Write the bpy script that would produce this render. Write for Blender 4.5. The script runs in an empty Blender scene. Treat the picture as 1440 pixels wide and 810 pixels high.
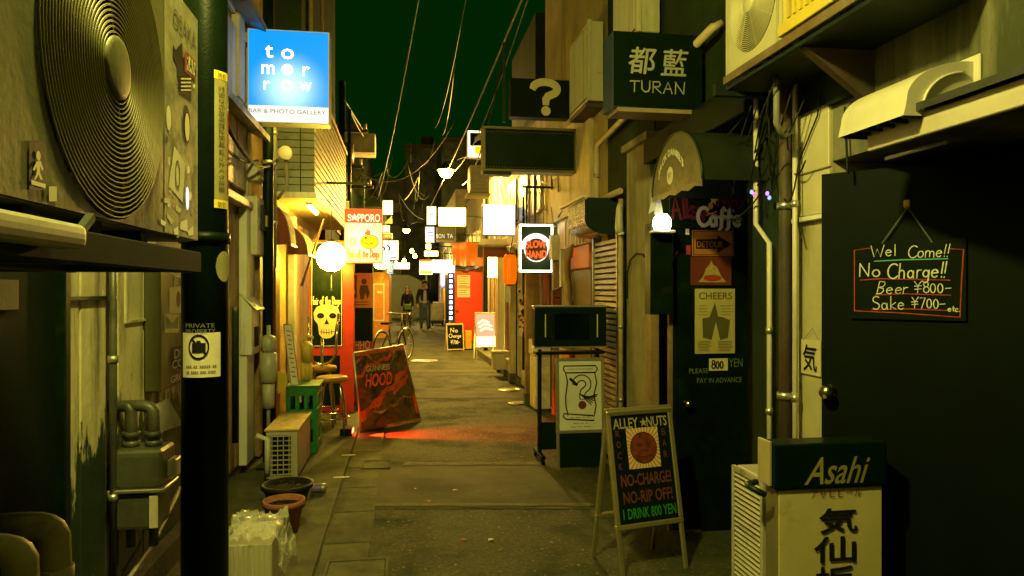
import bpy, bmesh, math, random
from mathutils import Vector, Matrix
random.seed(7)
sc = bpy.context.scene
COL = sc.collection
PI = math.pi
# ------------------------------------------------------------------ camera, world, exposure
FPX, HZ, CX, CAMZ = 1000.0, 408.0, 720.0, 1.5          # focal length in photo pixels, horizon row
TH = math.atan(0.155)                                   # the camera looks a little right of the alley's axis
FWD = Vector((math.sin(TH), math.cos(TH), 0)); RGT = Vector((math.cos(TH), -math.sin(TH), 0)); UP = Vector((0, 0, 1))
CAM = Vector((0, 0, CAMZ))
cd = bpy.data.cameras.new('camera'); cam = bpy.data.objects.new('camera', cd); COL.objects.link(cam)
cam.location = CAM; cam.rotation_euler = (PI/2, 0, -TH)
cd.sensor_width = 36; cd.lens = 36*FPX/1440; cd.shift_y = 3/1440; cd.clip_start = .05; cd.clip_end = 400
sc.camera = cam
world = bpy.data.worlds.new('World'); sc.world = world; world.use_nodes = True
wn = world.node_tree.nodes; wl = world.node_tree.links
sky = wn.new('ShaderNodeTexSky'); sky.sky_type = 'NISHITA'; sky.sun_disc = False
sky.sun_elevation = math.radians(-3); sky.sun_rotation = math.radians(200)
mixw = wn.new('ShaderNodeMix'); mixw.data_type = 'RGBA'; mixw.inputs[0].default_value = .9
wl.new(sky.outputs[0], mixw.inputs[6]); mixw.inputs[7].default_value = (.006, .5, .012, 1)   # city glow, green in this white balance
wl.new(mixw.outputs[2], wn['Background'].inputs[0]); wn['Background'].inputs[1].default_value = 0.03
vs = sc.view_settings
vs.view_transform = 'Standard'; vs.look = 'None'; vs.gamma = 1; vs.use_curve_mapping = False; vs.exposure = 0.22
LAMPS = 2.5                                             # how strongly the lit lamps and white signs burn
sc.cycles.use_denoising = True
sc.cycles.max_bounces = 6; sc.cycles.diffuse_bounces = 3; sc.cycles.sample_clamp_indirect = 4
# ------------------------------------------------------------------ photo pixel -> place
def ray(px, py): return FWD + RGT*((px-CX)/FPX) + UP*((HZ-py)/FPX)
def onX(px, py, X): r = ray(px, py); return CAM + r*(X/r.x)
def onY(px, py, Y): r = ray(px, py); return CAM + r*(Y/r.y)
def gnd(px, py, Z=0): r = ray(px, py); return CAM + r*((Z-CAMZ)/r.z)
def yx(px, X): r = ray(px, HZ); return X*r.y/r.x          # where a plane X=const is met
def yd(px, d): return ray(px, HZ).y*d                     # depth along the lens axis -> Y
def at(px, py, d): return CAM + ray(px, py)*d
class Fr:                                                 # a vertical (or tilted) plane in the place: a along u, b along v, c outwards
    def __init__(s, o, u, v=(0, 0, 1)):
        s.o = Vector(o); s.u = Vector(u).normalized(); s.v = Vector(v).normalized(); s.n = s.u.cross(s.v)
    def pt(s, a, b, c=0): return s.o + s.u*a + s.v*b + s.n*c
    def px(s, x, y, c=0):
        r = ray(x, y); p = CAM + r*((s.o + s.n*c - CAM).dot(s.n)/r.dot(s.n)) - s.o
        return (p.dot(s.u), p.dot(s.v))
    def rect(s, x0, y0, x1, y1, c=0):                     # photo rectangle -> a0,a1,b0,b1 (edges at mid height / mid width)
        xm, ym = (x0+x1)/2, (y0+y1)/2
        a = sorted((s.px(x0, ym, c)[0], s.px(x1, ym, c)[0])); b = sorted((s.px(xm, y1, c)[1], s.px(xm, y0, c)[1]))
        return a[0], a[1], b[0], b[1]
def FY(Y): return Fr((0, Y, 0), (1, 0, 0))                # faces the camera end of the alley
def FL(X): return Fr((X, 0, 0), (0, 1, 0))                # left wall, faces right
def FRW(X): return Fr((X, 0, 0), (0, -1, 0))              # right wall, faces left
# ------------------------------------------------------------------ materials
MATS = {}
def M(name, col, rough=.6, metal=0, var=.18, scale=5, dirt=None, amt=.5, dscale=3, streak=False, bump=0, bscale=60, emit=0, ecol=None, alpha=1, trans=0):
    if name in MATS: return MATS[name]
    m = bpy.data.materials.new(name); m.use_nodes = True; MATS[name] = m
    nt = m.node_tree; N = nt.nodes; L = nt.links; b = N['Principled BSDF']
    b.inputs['Roughness'].default_value = rough; b.inputs['Metallic'].default_value = metal
    if max(col) < .04 and not metal: b.inputs['Specular IOR Level'].default_value = .12
    tc = N.new('ShaderNodeTexCoord'); oi = N.new('ShaderNodeObjectInfo')
    ad = N.new('ShaderNodeVectorMath'); ad.operation = 'ADD'; mu = N.new('ShaderNodeMath'); mu.operation = 'MULTIPLY'; mu.inputs[1].default_value = 31
    L.new(oi.outputs['Random'], mu.inputs[0]); L.new(tc.outputs['Object'], ad.inputs[0]); L.new(mu.outputs[0], ad.inputs[1])
    n1 = N.new('ShaderNodeTexNoise'); n1.inputs['Scale'].default_value = scale; n1.inputs['Detail'].default_value = 7; n1.inputs['Roughness'].default_value = .65
    L.new(ad.outputs[0], n1.inputs['Vector'])
    mx = N.new('ShaderNodeMix'); mx.data_type = 'RGBA'
    rp = N.new('ShaderNodeMapRange'); rp.inputs[1].default_value = .3; rp.inputs[2].default_value = .7
    L.new(n1.outputs['Fac'], rp.inputs[0]); L.new(rp.outputs[0], mx.inputs[0])
    mx.inputs[6].default_value = tuple(max(0, c*(1-var*1.6)) for c in col)+(1,); mx.inputs[7].default_value = tuple(min(1, c*(1+var*.6)) for c in col)+(1,)
    out = mx.outputs[2]
    if dirt:
        n2 = N.new('ShaderNodeTexNoise'); n2.inputs['Scale'].default_value = dscale; n2.inputs['Detail'].default_value = 9; n2.inputs['Roughness'].default_value = .72
        if streak:
            mp = N.new('ShaderNodeMapping'); mp.inputs['Scale'].default_value = (1, 1, .14); L.new(ad.outputs[0], mp.inputs[0]); L.new(mp.outputs[0], n2.inputs['Vector'])
        else: L.new(ad.outputs[0], n2.inputs['Vector'])
        r2 = N.new('ShaderNodeMapRange'); r2.inputs[1].default_value = .62-.3*amt; r2.inputs[2].default_value = .78-.25*amt
        L.new(n2.outputs['Fac'], r2.inputs[0])
        m2 = N.new('ShaderNodeMix'); m2.data_type = 'RGBA'; L.new(r2.outputs[0], m2.inputs[0]); L.new(out, m2.inputs[6]); m2.inputs[7].default_value = tuple(dirt)+(1,)
        out = m2.outputs[2]
        rr = N.new('ShaderNodeMapRange'); rr.inputs[3].default_value = rough; rr.inputs[4].default_value = min(1, rough+.3); L.new(r2.outputs[0], rr.inputs[0]); L.new(rr.outputs[0], b.inputs['Roughness'])
    L.new(out, b.inputs['Base Color'])
    if bump:
        n3 = N.new('ShaderNodeTexNoise'); n3.inputs['Scale'].default_value = bscale; n3.inputs['Detail'].default_value = 6; L.new(ad.outputs[0], n3.inputs['Vector'])
        bp = N.new('ShaderNodeBump'); bp.inputs['Strength'].default_value = bump; bp.inputs['Distance'].default_value = .01
        L.new(n3.outputs['Fac'], bp.inputs['Height']); L.new(bp.outputs[0], b.inputs['Normal'])
    if emit:
        b.inputs['Emission Strength'].default_value = emit; b.inputs['Emission Color'].default_value = tuple(ecol or col)+(1,)
    b.inputs['Alpha'].default_value = alpha; b.inputs['Transmission Weight'].default_value = trans
    return m
def E(name, col, s, var=.06):                             # a lit sign face / lamp: slightly uneven glow
    if name in MATS: return MATS[name]
    if s >= 2.2:
        s *= LAMPS
        if min(col) > .09 and col[0] >= .95: col = (1, .72, max(.05, 1.08/s))    # white tubes: warm spill in this white balance, still burning out to white
    m = bpy.data.materials.new(name); m.use_nodes = True; MATS[name] = m
    nt = m.node_tree; N = nt.nodes; L = nt.links; b = N['Principled BSDF']
    b.inputs['Base Color'].default_value = tuple(min(.8, c)*.2 for c in col)+(1,); b.inputs['Roughness'].default_value = .35
    tc = N.new('ShaderNodeTexCoord'); n1 = N.new('ShaderNodeTexNoise'); n1.inputs['Scale'].default_value = 2.5; L.new(tc.outputs['Object'], n1.inputs['Vector'])
    rp = N.new('ShaderNodeMapRange'); rp.inputs[3].default_value = s*(1-var*2); rp.inputs[4].default_value = s*(1+var*2); L.new(n1.outputs['Fac'], rp.inputs[0])
    b.inputs['Emission Color'].default_value = tuple(col)+(1,); L.new(rp.outputs[0], b.inputs['Emission Strength'])
    return m
def EG(name, edge, mid, s0, s1, cen, rad):                # backlit face with the tube's hot spot inside (object space centre, radius)
    if name in MATS: return MATS[name]
    m = bpy.data.materials.new(name); m.use_nodes = True; MATS[name] = m
    nt = m.node_tree; N = nt.nodes; L = nt.links; b = N['Principled BSDF']
    b.inputs['Base Color'].default_value = tuple(c*.15 for c in edge)+(1,); b.inputs['Roughness'].default_value = .3
    tc = N.new('ShaderNodeTexCoord'); sb = N.new('ShaderNodeVectorMath'); sb.operation = 'DISTANCE'; sb.inputs[1].default_value = cen
    L.new(tc.outputs['Object'], sb.inputs[0])
    rp = N.new('ShaderNodeMapRange'); rp.interpolation_type = 'SMOOTHSTEP'; rp.inputs[1].default_value = rad; rp.inputs[2].default_value = 0
    L.new(sb.outputs['Value'], rp.inputs[0])
    mx = N.new('ShaderNodeMix'); mx.data_type = 'RGBA'; L.new(rp.outputs[0], mx.inputs[0]); mx.inputs[6].default_value = tuple(edge)+(1,); mx.inputs[7].default_value = tuple(mid)+(1,)
    L.new(mx.outputs[2], b.inputs['Emission Color'])
    r2 = N.new('ShaderNodeMapRange'); r2.inputs[3].default_value = s0; r2.inputs[4].default_value = s1; L.new(rp.outputs[0], r2.inputs[0]); L.new(r2.outputs[0], b.inputs['Emission Strength'])
    return m
# ------------------------------------------------------------------ mesh collector
class MB:
    def __init__(s): s.v = []; s.f = []; s.sm = []
    def add(s, vs_, fs, smooth=False):
        k = len(s.v); s.v += [Vector(p) for p in vs_]; s.f += [tuple(i+k for i in f) for f in fs]; s.sm += [smooth]*len(fs); return s
    def box(s, x0, x1, y0, y1, z0, z1):
        x0, x1 = sorted((x0, x1)); y0, y1 = sorted((y0, y1)); z0, z1 = sorted((z0, z1))
        return s.add([(x0,y0,z0),(x1,y0,z0),(x1,y1,z0),(x0,y1,z0),(x0,y0,z1),(x1,y0,z1),(x1,y1,z1),(x0,y1,z1)],
                     [(0,3,2,1),(4,5,6,7),(0,1,5,4),(1,2,6,5),(2,3,7,6),(3,0,4,7)])
    def plate(s, F, a0, a1, b0, b1, c0, c1):
        P = [F.pt(a, b, c) for c in (c0, c1) for a, b in ((a0,b0),(a1,b0),(a1,b1),(a0,b1))]
        return s.add(P, [(0,3,2,1),(4,5,6,7),(0,1,5,4),(1,2,6,5),(2,3,7,6),(3,0,4,7)])
    def bar(s, p, q, w, h=None):                           # square bar between two points
        p, q = Vector(p), Vector(q); h = h or w; d = (q-p).normalized(); u = d.cross(UP if abs(d.z) < .95 else Vector((1,0,0))).normalized(); v = d.cross(u)
        P = [o+u*a*w/2+v*b*h/2 for o in (p, q) for a, b in ((-1,-1),(1,-1),(1,1),(-1,1))]
        return s.add(P, [(0,3,2,1),(4,5,6,7),(0,1,5,4),(1,2,6,5),(2,3,7,6),(3,0,4,7)])
    def tube(s, pts, r, n=8, caps=True):
        pts = [Vector(p) for p in pts]; R = r if isinstance(r, (list, tuple)) else [r]*len(pts); k = len(s.v); V = []; ref = None
        for i, p in enumerate(pts):
            d = (pts[min(i+1, len(pts)-1)]-pts[max(i-1, 0)]).normalized()
            if ref is None: ref = d.cross(UP if abs(d.z) < .9 else Vector((1, 0, 0))).normalized()
            ref = (ref - d*ref.dot(d)).normalized(); w = d.cross(ref)
            V += [p + ref*math.cos(t)*R[i] + w*math.sin(t)*R[i] for t in [2*PI*j/n for j in range(n)]]
        Fs = [(i*n+j, i*n+(j+1)%n, (i+1)*n+(j+1)%n, (i+1)*n+j) for i in range(len(pts)-1) for j in range(n)]
        s.add(V, Fs, True)
        if caps:
            s.f += [tuple(k+j for j in reversed(range(n))), tuple(k+(len(pts)-1)*n+j for j in range(n))]; s.sm += [False, False]
        return s
    def cyl(s, p, q, r, r2=None, n=16): return s.tube([p, q], [r, r if r2 is None else r2], n)
    def lathe(s, o, prof, n=24, ax=None):                  # profile of (radius, height)
        o = Vector(o); V = []; A = ax or (Vector((1,0,0)), Vector((0,1,0)), UP)
        for r, h in prof: V += [o + A[0]*math.cos(2*PI*j/n)*r + A[1]*math.sin(2*PI*j/n)*r + A[2]*h for j in range(n)]
        return s.add(V, [(i*n+j, i*n+(j+1)%n, (i+1)*n+(j+1)%n, (i+1)*n+j) for i in range(len(prof)-1) for j in range(n)], True)
    def prism(s, F, poly, c0, c1):                         # polygon of (a,b) in a frame, extruded along its normal
        n = len(poly); P = [F.pt(a, b, c) for c in (c0, c1) for a, b in poly]
        return s.add(P, [tuple(reversed(range(n))), tuple(range(n, 2*n))] + [(i, (i+1) % n, n+(i+1) % n, n+i) for i in range(n)])
    def poly(s, F, pts, c=0): return s.add([F.pt(a, b, c) for a, b in pts], [tuple(range(len(pts)))])
    def ell(s, F, a, b, ra, rb, c=0, n=28): return s.poly(F, [(a+ra*math.cos(2*PI*i/n), b+rb*math.sin(2*PI*i/n)) for i in range(n)], c)
    def ringp(s, F, a, b, ra, rb, t, c=0, n=32):
        V = [F.pt(a+(ra-k*t)*math.cos(2*PI*i/n), b+(rb-k*t)*math.sin(2*PI*i/n), c) for i in range(n) for k in (0, 1)]
        return s.add(V, [(2*i, (2*i+2) % (2*n), (2*i+3) % (2*n), 2*i+1) for i in range(n)])
    def stroke(s, F, pts, w, c=0, c2=.0004):               # flat brush stroke: a mitred ribbon
        L_ = []; R_ = []; n = len(pts)
        for i in range(n):
            p = Vector(pts[i]); a = Vector(pts[max(i-1, 0)]); b = Vector(pts[min(i+1, n-1)]); d = (b-a)
            if d.length < 1e-9: continue
            d.normalize(); nn = Vector((-d.y, d.x))*w/2*(1 if 0 < i < n-1 else .8)
            if i == 0: p = p - d*w*.3
            if i == n-1: p = p + d*w*.3
            L_.append(p+nn); R_.append(p-nn)
        m = len(L_); V = [F.pt(q.x, q.y, c) for q in L_] + [F.pt(q.x, q.y, c) for q in R_]
        return s.add(V, [(m+i, m+i+1, i+1, i) for i in range(m-1)])
    def star(s, F, a, b, r, c=0, rot=0): return s.poly(F, [(a+(r if i % 2 == 0 else r*.42)*math.sin(PI*i/5+rot), b+(r if i % 2 == 0 else r*.42)*math.cos(PI*i/5+rot)) for i in range(10)], c)
    def frame(s, F, a0, a1, b0, b1, t, c0, c1):            # picture frame: four butted bars
        s.plate(F, a0, a1, b0, b0+t, c0, c1); s.plate(F, a0, a1, b1-t, b1, c0, c1); s.plate(F, a0, a0+t, b0+t, b1-t, c0, c1); return s.plate(F, a1-t, a1, b0+t, b1-t, c0, c1)
def topof(o):
    while o.parent: o = o.parent
    return o
def new(name, mb, mat, parent=None, bevel=0, local=False, smooth=None, seg=1):
    me = bpy.data.meshes.new(name)
    off = Vector((0, 0, 0)) if (parent is None or local) else topof(parent).location
    me.from_pydata([tuple(v-off) for v in mb.v], [], mb.f)
    me.polygons.foreach_set('use_smooth', mb.sm if smooth is None else [smooth]*len(mb.f))
    if bevel:
        bm = bmesh.new(); bm.from_mesh(me); bmesh.ops.recalc_face_normals(bm, faces=bm.faces)
        ed = [e for e in bm.edges if len(e.link_faces) == 2 and e.calc_face_angle(0) > .5]
        bmesh.ops.bevel(bm, geom=ed, offset=bevel, segments=seg, affect='EDGES', profile=.6, clamp_overlap=True); bm.to_mesh(me); bm.free()
    me.materials.append(mat); me.update()
    o = bpy.data.objects.new(name, me); COL.objects.link(o)
    if parent: o.parent = parent
    return o
def tag(o, label, cat, group=None):
    o['label'] = label; o['category'] = cat
    if group: o['group'] = group
    return o
def thing(name, label, cat, loc=(0, 0, 0), rz=0, group=None):
    o = bpy.data.objects.new(name, None); COL.objects.link(o); o.location = loc; o.rotation_euler = (0, 0, rz); o.empty_display_size = .1
    return tag(o, label, cat, group)
def struct(name, mb, mat, bevel=0, kind='structure'):
    o = new(name, mb, mat, None, bevel); o['kind'] = kind; return o
def lamp(kind, loc, col, power, parent=None, size=.05, name='bulb_light', rot=None, spot=None):
    l = bpy.data.lights.new(name, kind); l.color = col; l.energy = power*LAMPS*1.5
    if kind == 'AREA': l.size = size
    else: l.shadow_soft_size = size
    if spot: l.spot_size = spot; l.spot_blend = .6
    o = bpy.data.objects.new(name, l); COL.objects.link(o); o.location = loc
    if rot: o.rotation_euler = rot
    if parent: o.parent = parent; o.location = Vector(loc) - topof(parent).location
    return o
# ------------------------------------------------------------------ lettering
TX = {}
def tmesh(s, bold=0):
    if (s, bold) in TX: return TX[(s, bold)]
    cu = bpy.data.curves.new('t', 'FONT'); cu.body = s; cu.offset = bold; cu.resolution_u = 3
    o = bpy.data.objects.new('t', cu); COL.objects.link(o)
    dg = bpy.context.evaluated_depsgraph_get(); me = bpy.data.meshes.new_from_object(o.evaluated_get(dg))
    V = [(v.co.x, v.co.y) for v in me.vertices]; Fs = [tuple(p.vertices) for p in me.polygons]
    bpy.data.objects.remove(o); bpy.data.curves.remove(cu); bpy.data.meshes.remove(me)
    xs = [v[0] for v in V]; ys = [v[1] for v in V]; bb = (min(xs), max(xs), min(ys), max(ys))
    TX[(s, bold)] = (V, Fs, bb); return TX[(s, bold)]
def text(mb, F, s, a0, a1, b0, b1, c=.002, bold=0, shear=0, up=0, arc=0, fat=0):   # the string stretched into a rectangle of the frame
    if fat:                                                # heavy brush weight: the glyph laid over itself, slightly shifted
        for i, (dx, dy) in enumerate(((fat, 0), (-fat, 0), (0, fat), (0, -fat))): text(mb, F, s, a0+dx, a1+dx, b0+dy, b1+dy, c+.0003*(i+1), bold, shear, up, arc)
    V, Fs, bb = tmesh(s, bold); w = bb[1]-bb[0]; h = bb[3]-bb[2]; P = []
    for x, y in V:
        t = (x-bb[0])/w; q = (y-bb[2])/h
        P.append(F.pt(a0+(a1-a0)*t+shear*(q-.5)*(b1-b0), b0+(b1-b0)*q+up*t+arc*(1-(2*t-1)**2), c))
    return mb.add(P, Fs)
def qmark(mb, F, a0, a1, b0, b1, w, c):                    # a fat question mark drawn with a brush
    X_ = lambda u: a0+(a1-a0)*u; Y_ = lambda v: b0+(b1-b0)*v
    mb.stroke(F, [(X_(.5+.36*math.cos(math.radians(t))), Y_(.74+.19*math.sin(math.radians(t)))) for t in range(172, -46, -14)]+[(X_(.58), Y_(.53)), (X_(.52), Y_(.44)), (X_(.52), Y_(.34))], w, c); return mb.ell(F, X_(.52), Y_(.12), w*.62, w*.62, c, 20)
def marks(mb, F, x0, y0, x1, y1, rows=3, c=.006, w=None, seed=1):   # writing too small to read: short dashes
    R = random.Random(seed); w = w or abs(F.px(x0, y0)[1]-F.px(x0, y1)[1])/rows*.4
    for k in range(rows):
        y = y0+(y1-y0)*(k+.5)/rows; x = x0
        while x < x1-.5:
            l = R.uniform(.08, .3)*(x1-x0); mb.stroke(F, [F.px(x, y), F.px(min(x1, x+l*.8), y)], w, c); x += l
    return mb
def ptext(mb, F, s, x0, y0, x1, y1, c=.002, **k): return text(mb, F, s, *F.rect(x0, y0, x1, y1), c=c, **k)
# hand lettering: strokes in a unit cell (width, [polyline, ...])
def arcp(cx, cy, rx, ry, a0, a1, n=9): return [(cx+rx*math.cos(math.radians(a0+(a1-a0)*i/n)), cy+ry*math.sin(math.radians(a0+(a1-a0)*i/n))) for i in range(n+1)]
G = {
 'W': (.95, [[(0,1),(.22,0),(.45,.7),(.68,0),(.95,1.02)]]), 'e': (.5, [[(.04,.28),(.42,.34)]+arcp(.24,.28,.2,.26,10,320)]), 'l': (.2, [[(.1,1),(.1,.05)]]),
 'C': (.7, [arcp(.42,.5,.38,.5,50,320,12)]), 'o': (.5, [arcp(.24,.27,.21,.26,90,450,12)]), 'm': (.75, [[(.03,.5),(.05,0)],[(.05,.35)]+arcp(.2,.32,.15,.2,160,0,6)+[(.36,0)],[(.37,.33)]+arcp(.53,.32,.15,.2,160,0,6)+[(.7,0)]]),
 '!': (.2, [[(.13,1.02),(.08,.28)],[(.07,.08),(.07,.02)]]), 'N': (.72, [[(.05,0),(.08,1)],[(.08,1),(.58,.02)],[(.58,.02),(.63,1)]]), 'h': (.5, [[(.06,1),(.05,0)],[(.05,.36)]+arcp(.23,.32,.17,.21,160,0,6)+[(.41,0)]]),
 'a': (.52, [arcp(.22,.26,.18,.25,40,400,10),[(.41,.5),(.44,.02)]]), 'r': (.38, [[(.06,.52),(.07,0)],[(.07,.34),(.18,.5),(.34,.5)]]), 'g': (.5, [arcp(.22,.28,.18,.22,40,400,10),[(.4,.5),(.38,-.2),(.2,-.34),(.03,-.22)]]),
 'B': (.6, [[(.1,1),(.02,0)],[(.1,1),(.45,.95),(.5,.75),(.36,.56),(.08,.53)],[(.08,.53),(.44,.46),(.5,.25),(.34,.04),(.02,0)]]), 'S': (.6, [arcp(.32,.76,.25,.24,40,250,8)+arcp(.28,.25,.26,.26,80,-140,8)]),
 'k': (.5, [[(.06,1),(.05,0)],[(.42,.52),(.07,.24),(.44,0)]]), 't': (.36, [[(.16,.85),(.16,.12),(.3,.03)],[(.02,.56),(.32,.58)]]), 'c': (.42, [arcp(.24,.27,.2,.26,50,310,8)]), '.': (.2, [[(.08,.04),(.1,.03)]]), '-': (.5, [[(.04,.42),(.46,.45)]]),
 '¥': (.65, [[(.08,1),(.34,.6),(.62,1.02)],[(.34,.6),(.3,0)],[(.08,.58),(.6,.62)],[(.08,.34),(.58,.38)]]), '8': (.5, [arcp(.25,.74,.18,.22,270,630,10),arcp(.25,.26,.22,.26,90,450,10)]), '0': (.48, [arcp(.23,.42,.19,.4,90,450,12)]), '7': (.5, [[(.04,.92),(.46,.94),(.16,0)]]),
 'A': (.62, [[(.02,0),(.3,1),(.55,0)],[(.1,.36),(.48,.38)]]), 'y': (.48, [[(.04,.52),(.22,.06)],[(.44,.54),(.1,-.34)]]), 'u': (.5, [[(.05,.52),(.06,.14),(.22,.02),(.38,.16),(.42,.52)],[(.42,.5),(.44,0)]]), 's': (.4, [[(.34,.48),(.14,.5),(.08,.38),(.28,.24),(.3,.08),(.04,.04)]]),
 'f': (.42, [[(.42,.86),(.3,1.02),(.19,.86),(.15,-.1),(.02,-.2)],[(.02,.5),(.36,.54)]]), 'H': (.65, [[(.08,1),(.05,0)],[(.55,1),(.55,0)],[(.06,.5),(.56,.54)]]), 'i': (.2, [[(.1,.5),(.1,0)],[(.1,.72),(.1,.76)]]), 'D': (.62, [[(.08,1),(.06,0)],[(.06,1),(.4,.9),(.56,.5),(.4,.08),(.04,0)]]), 'd': (.5, [arcp(.22,.26,.18,.25,40,400,10),[(.42,1),(.42,0)]]),
 'T': (.62, [[(.02,.95),(.6,.97)],[(.3,.95),(.28,0)]]), 'U': (.62, [[(.05,1),(.06,.25),(.25,.02),(.46,.1),(.53,.4),(.54,1)]]), 'R': (.6, [[(.08,.95),(.06,0)],[(.02,.96),(.42,.98),(.5,.76),(.4,.55),(.08,.52)],[(.16,.5),(.56,0)]]), 'n': (.5, [[(.05,.52),(.06,0)],[(.06,.36)]+arcp(.23,.32,.17,.2,160,0,6)+[(.41,0)]]), 'P': (.55, [[(.08,1),(.06,0)],[(.06,1),(.44,.94),(.46,.62),(.08,.52)]]),
 'O': (.66, [arcp(.32,.5,.3,.48,90,450,14)]), 'E': (.52, [[(.46,1),(.06,.98),(.05,0),(.48,.02)],[(.05,.52),(.4,.54)]]), ' ': (.34, []),
}
def hand(mb, F, s, a0, a1, b0, b1, w, c=.002, jit=.02, up=0, shear=0):
    tot = sum(G[ch][0]*1.12 for ch in s); k = (a1-a0)/tot; h = b1-b0; x = 0; R = random.Random(s); lay = 0
    for ch in s:
        for st in G[ch][1]:
            dx, dy = R.uniform(-jit, jit), R.uniform(-jit, jit); lay += 1
            pts = [(a0+(x+q[0]+dx)*k + shear*q[1]*h, b0+(q[1]+dy)*h + up*(x/tot)) for q in st]
            if len(pts) >= 2: mb.stroke(F, pts, w, c+(lay % 5)*.00025)
        x += G[ch][0]*1.12
    return mb
def phand(mb, F, s, x0, y0, x1, y1, w, **k): return hand(mb, F, s, *F.rect(x0, y0, x1, y1), w, **k)
# ------------------------------------------------------------------ common materials
asph = M('asphalt', (.058,.06,.02), .8, var=.5, scale=38, dirt=(.016,.026,.009), amt=.5, dscale=2.2, bump=.7, bscale=110)  # dirt patches tinted green to stand in for greenish shadow light
conc = M('concrete', (.1,.1,.05), .85, var=.3, scale=6, dirt=(.045,.045,.03), amt=.5, dscale=2.2, bump=.25, bscale=90)
concd = M('dark_concrete', (.11,.1,.08), .85, var=.3, scale=4, dirt=(.03,.035,.025), amt=.6, dscale=1.6, streak=True, bump=.3, bscale=50)
cream = M('cream_paint', (.52,.46,.33), .5, var=.14, scale=4, dirt=(.13,.11,.07), amt=.35, dscale=2.2, streak=True, bump=.12, bscale=30)
ivory = M('ivory_plastic', (.62,.57,.45), .42, var=.08, dirt=(.2,.17,.11), amt=.22, dscale=3, streak=True)
acm = M('ac_casing_enamel', (.46,.42,.33), .45, var=.1, dirt=(.12,.1,.06), amt=.35, dscale=2.5, streak=True, bump=.05)
white = M('white_paint', (.72,.7,.64), .45, var=.08, dirt=(.3,.27,.2), amt=.25, streak=True)
blk = M('black_paint', (.004,.011,.004), .45, var=.3, scale=7, bump=.05, dirt=(.014,.022,.01), amt=.2)
blkm = M('matt_black', (.003,.008,.003), .75, var=.3)
steel = M('brushed_steel', (.5,.5,.48), .32, 1, var=.12, dirt=(.2,.17,.12), amt=.3)
alu = M('aluminium', (.62,.6,.54), .38, .85, var=.08, dirt=(.25,.22,.16), amt=.3)
rust = M('rusty_steel', (.09,.07,.05), .7, .4, var=.3, dirt=(.12,.055,.02), amt=.45, bump=.2)
dkmet = M('dark_metal', (.01,.022,.009), .5, .4, var=.25, dirt=(.03,.032,.018), amt=.3)
wood = M('old_wood', (.3,.19,.09), .6, var=.3, scale=8, dirt=(.1,.055,.025), amt=.45, streak=True, bump=.15)
cable = M('black_cable', (.02,.02,.018), .6)
greyc = M('grey_cable', (.2,.19,.16), .6)
red = M('red_enamel', (.5,.03,.018), .4, var=.12, dirt=(.16,.015,.01), amt=.25)
maroon = M('maroon_cloth', (.16,.03,.02), .75, var=.15)
paper = M('paper', (.66,.6,.46), .8, var=.08, dirt=(.4,.33,.2), amt=.3)
ink = M('black_ink', (.015,.014,.012), .6)
pwhite = M('white_print', (.74,.72,.64), .6, var=.08)
pcream = M('cream_print', (.66,.58,.34), .6, var=.1)
predp = M('red_print', (.36,.035,.02), .6, var=.15)
pgreen = M('green_print', (.02,.24,.04), .6, var=.1)
pyel = M('yellow_print', (.7,.52,.05), .6, var=.08)
porange = M('orange_print', (.66,.25,.04), .6, var=.12, dirt=(.4,.14,.03), amt=.25)
# ================================================================== ground
XL, XR, XK = -1.27, 1.85, -.45                          # left wall, right wall, gutter edge
struct('ground', MB().add([(-60,-20,0),(60,-20,0),(60,160,0),(-60,160,0)], [(0,1,2,3)]), asph)
# loose aggregate worn bright in the tarmac
ag = MB(); R = random.Random(3)
for i in range(3200):
    y = 2.2+R.random()**1.6*9; x = R.uniform(-.15, 1.7); r = R.uniform(.0025, .008)*(1 if R.random() < .9 else 1.6)
    ag.add([(x+r*math.cos(t), y+r*math.sin(t), .0015) for t in (0, 1.3, 2.5, 3.8, 5.1)] + [(x, y, .0035)], [(i_, (i_+1) % 5, 5) for i_ in range(5)])
struct('tarmac_chippings', ag, M('chippings', (.24,.22,.12), .8, var=.7, scale=60), kind='stuff')
pav = MB().box(-1.3, XK-.012, -3, 34, -.1, .018)
pv = struct('pavement', pav, conc)
gut = bpy.data.objects.new('gutter', None); COL.objects.link(gut); gut['kind'] = 'structure'
R = random.Random(5); gm = None
for i in range(46):
    y = 1.6+i*.6
    o = new('slab', MB().box(XK, XK+.27, -.296, .296, -.05, .006), conc, gut, bevel=.006) if gm is None else bpy.data.objects.new('slab', gm)
    if gm is None: gm = o.data
    else: COL.objects.link(o); o.parent = gut
    o.location = (R.uniform(-.003, .003), y, R.uniform(-.001, .003)); o.rotation_euler = (R.uniform(-.004, .004), R.uniform(-.004, .004), 0)
# resurfaced bands across the alley
def band(px0, px1, y0, y1, z=.004, mat=conc):
    a, b, c, d = gnd(px0[0], y0), gnd(px0[1], y0), gnd(px1[1], y1), gnd(px1[0], y1)
    n = 14; V = []; R = random.Random(int(y0))
    for (p, q) in ((d, c), (a, b)):
        V += [Vector((p.x+(q.x-p.x)*i/n, p.y+(q.y-p.y)*i/n+R.uniform(-.012, .012), z)) for i in range(n+1)]
    struct('resurfaced_band', MB().add(V, [(i, i+1, n+2+i, n+1+i) for i in range(n)]), mat)
concw = M('worn_cement', (.064,.062,.026), .82, var=.25, scale=5, dirt=(.06,.055,.045), amt=.45, dscale=2, bump=.2, bscale=110)
band((531, 770), (522, 832), 653, 716, .0042, concw)
band((560, 735), (556, 742), 546, 560, .0042, concw)
concl = M('pale_cement_edge', (.12,.11,.05), .85, var=.3, scale=14)
band((570, 765), (566, 768), 651, 655, .0084, concl); band((524, 834), (523, 836), 709, 713, .0084, concl)
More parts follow.
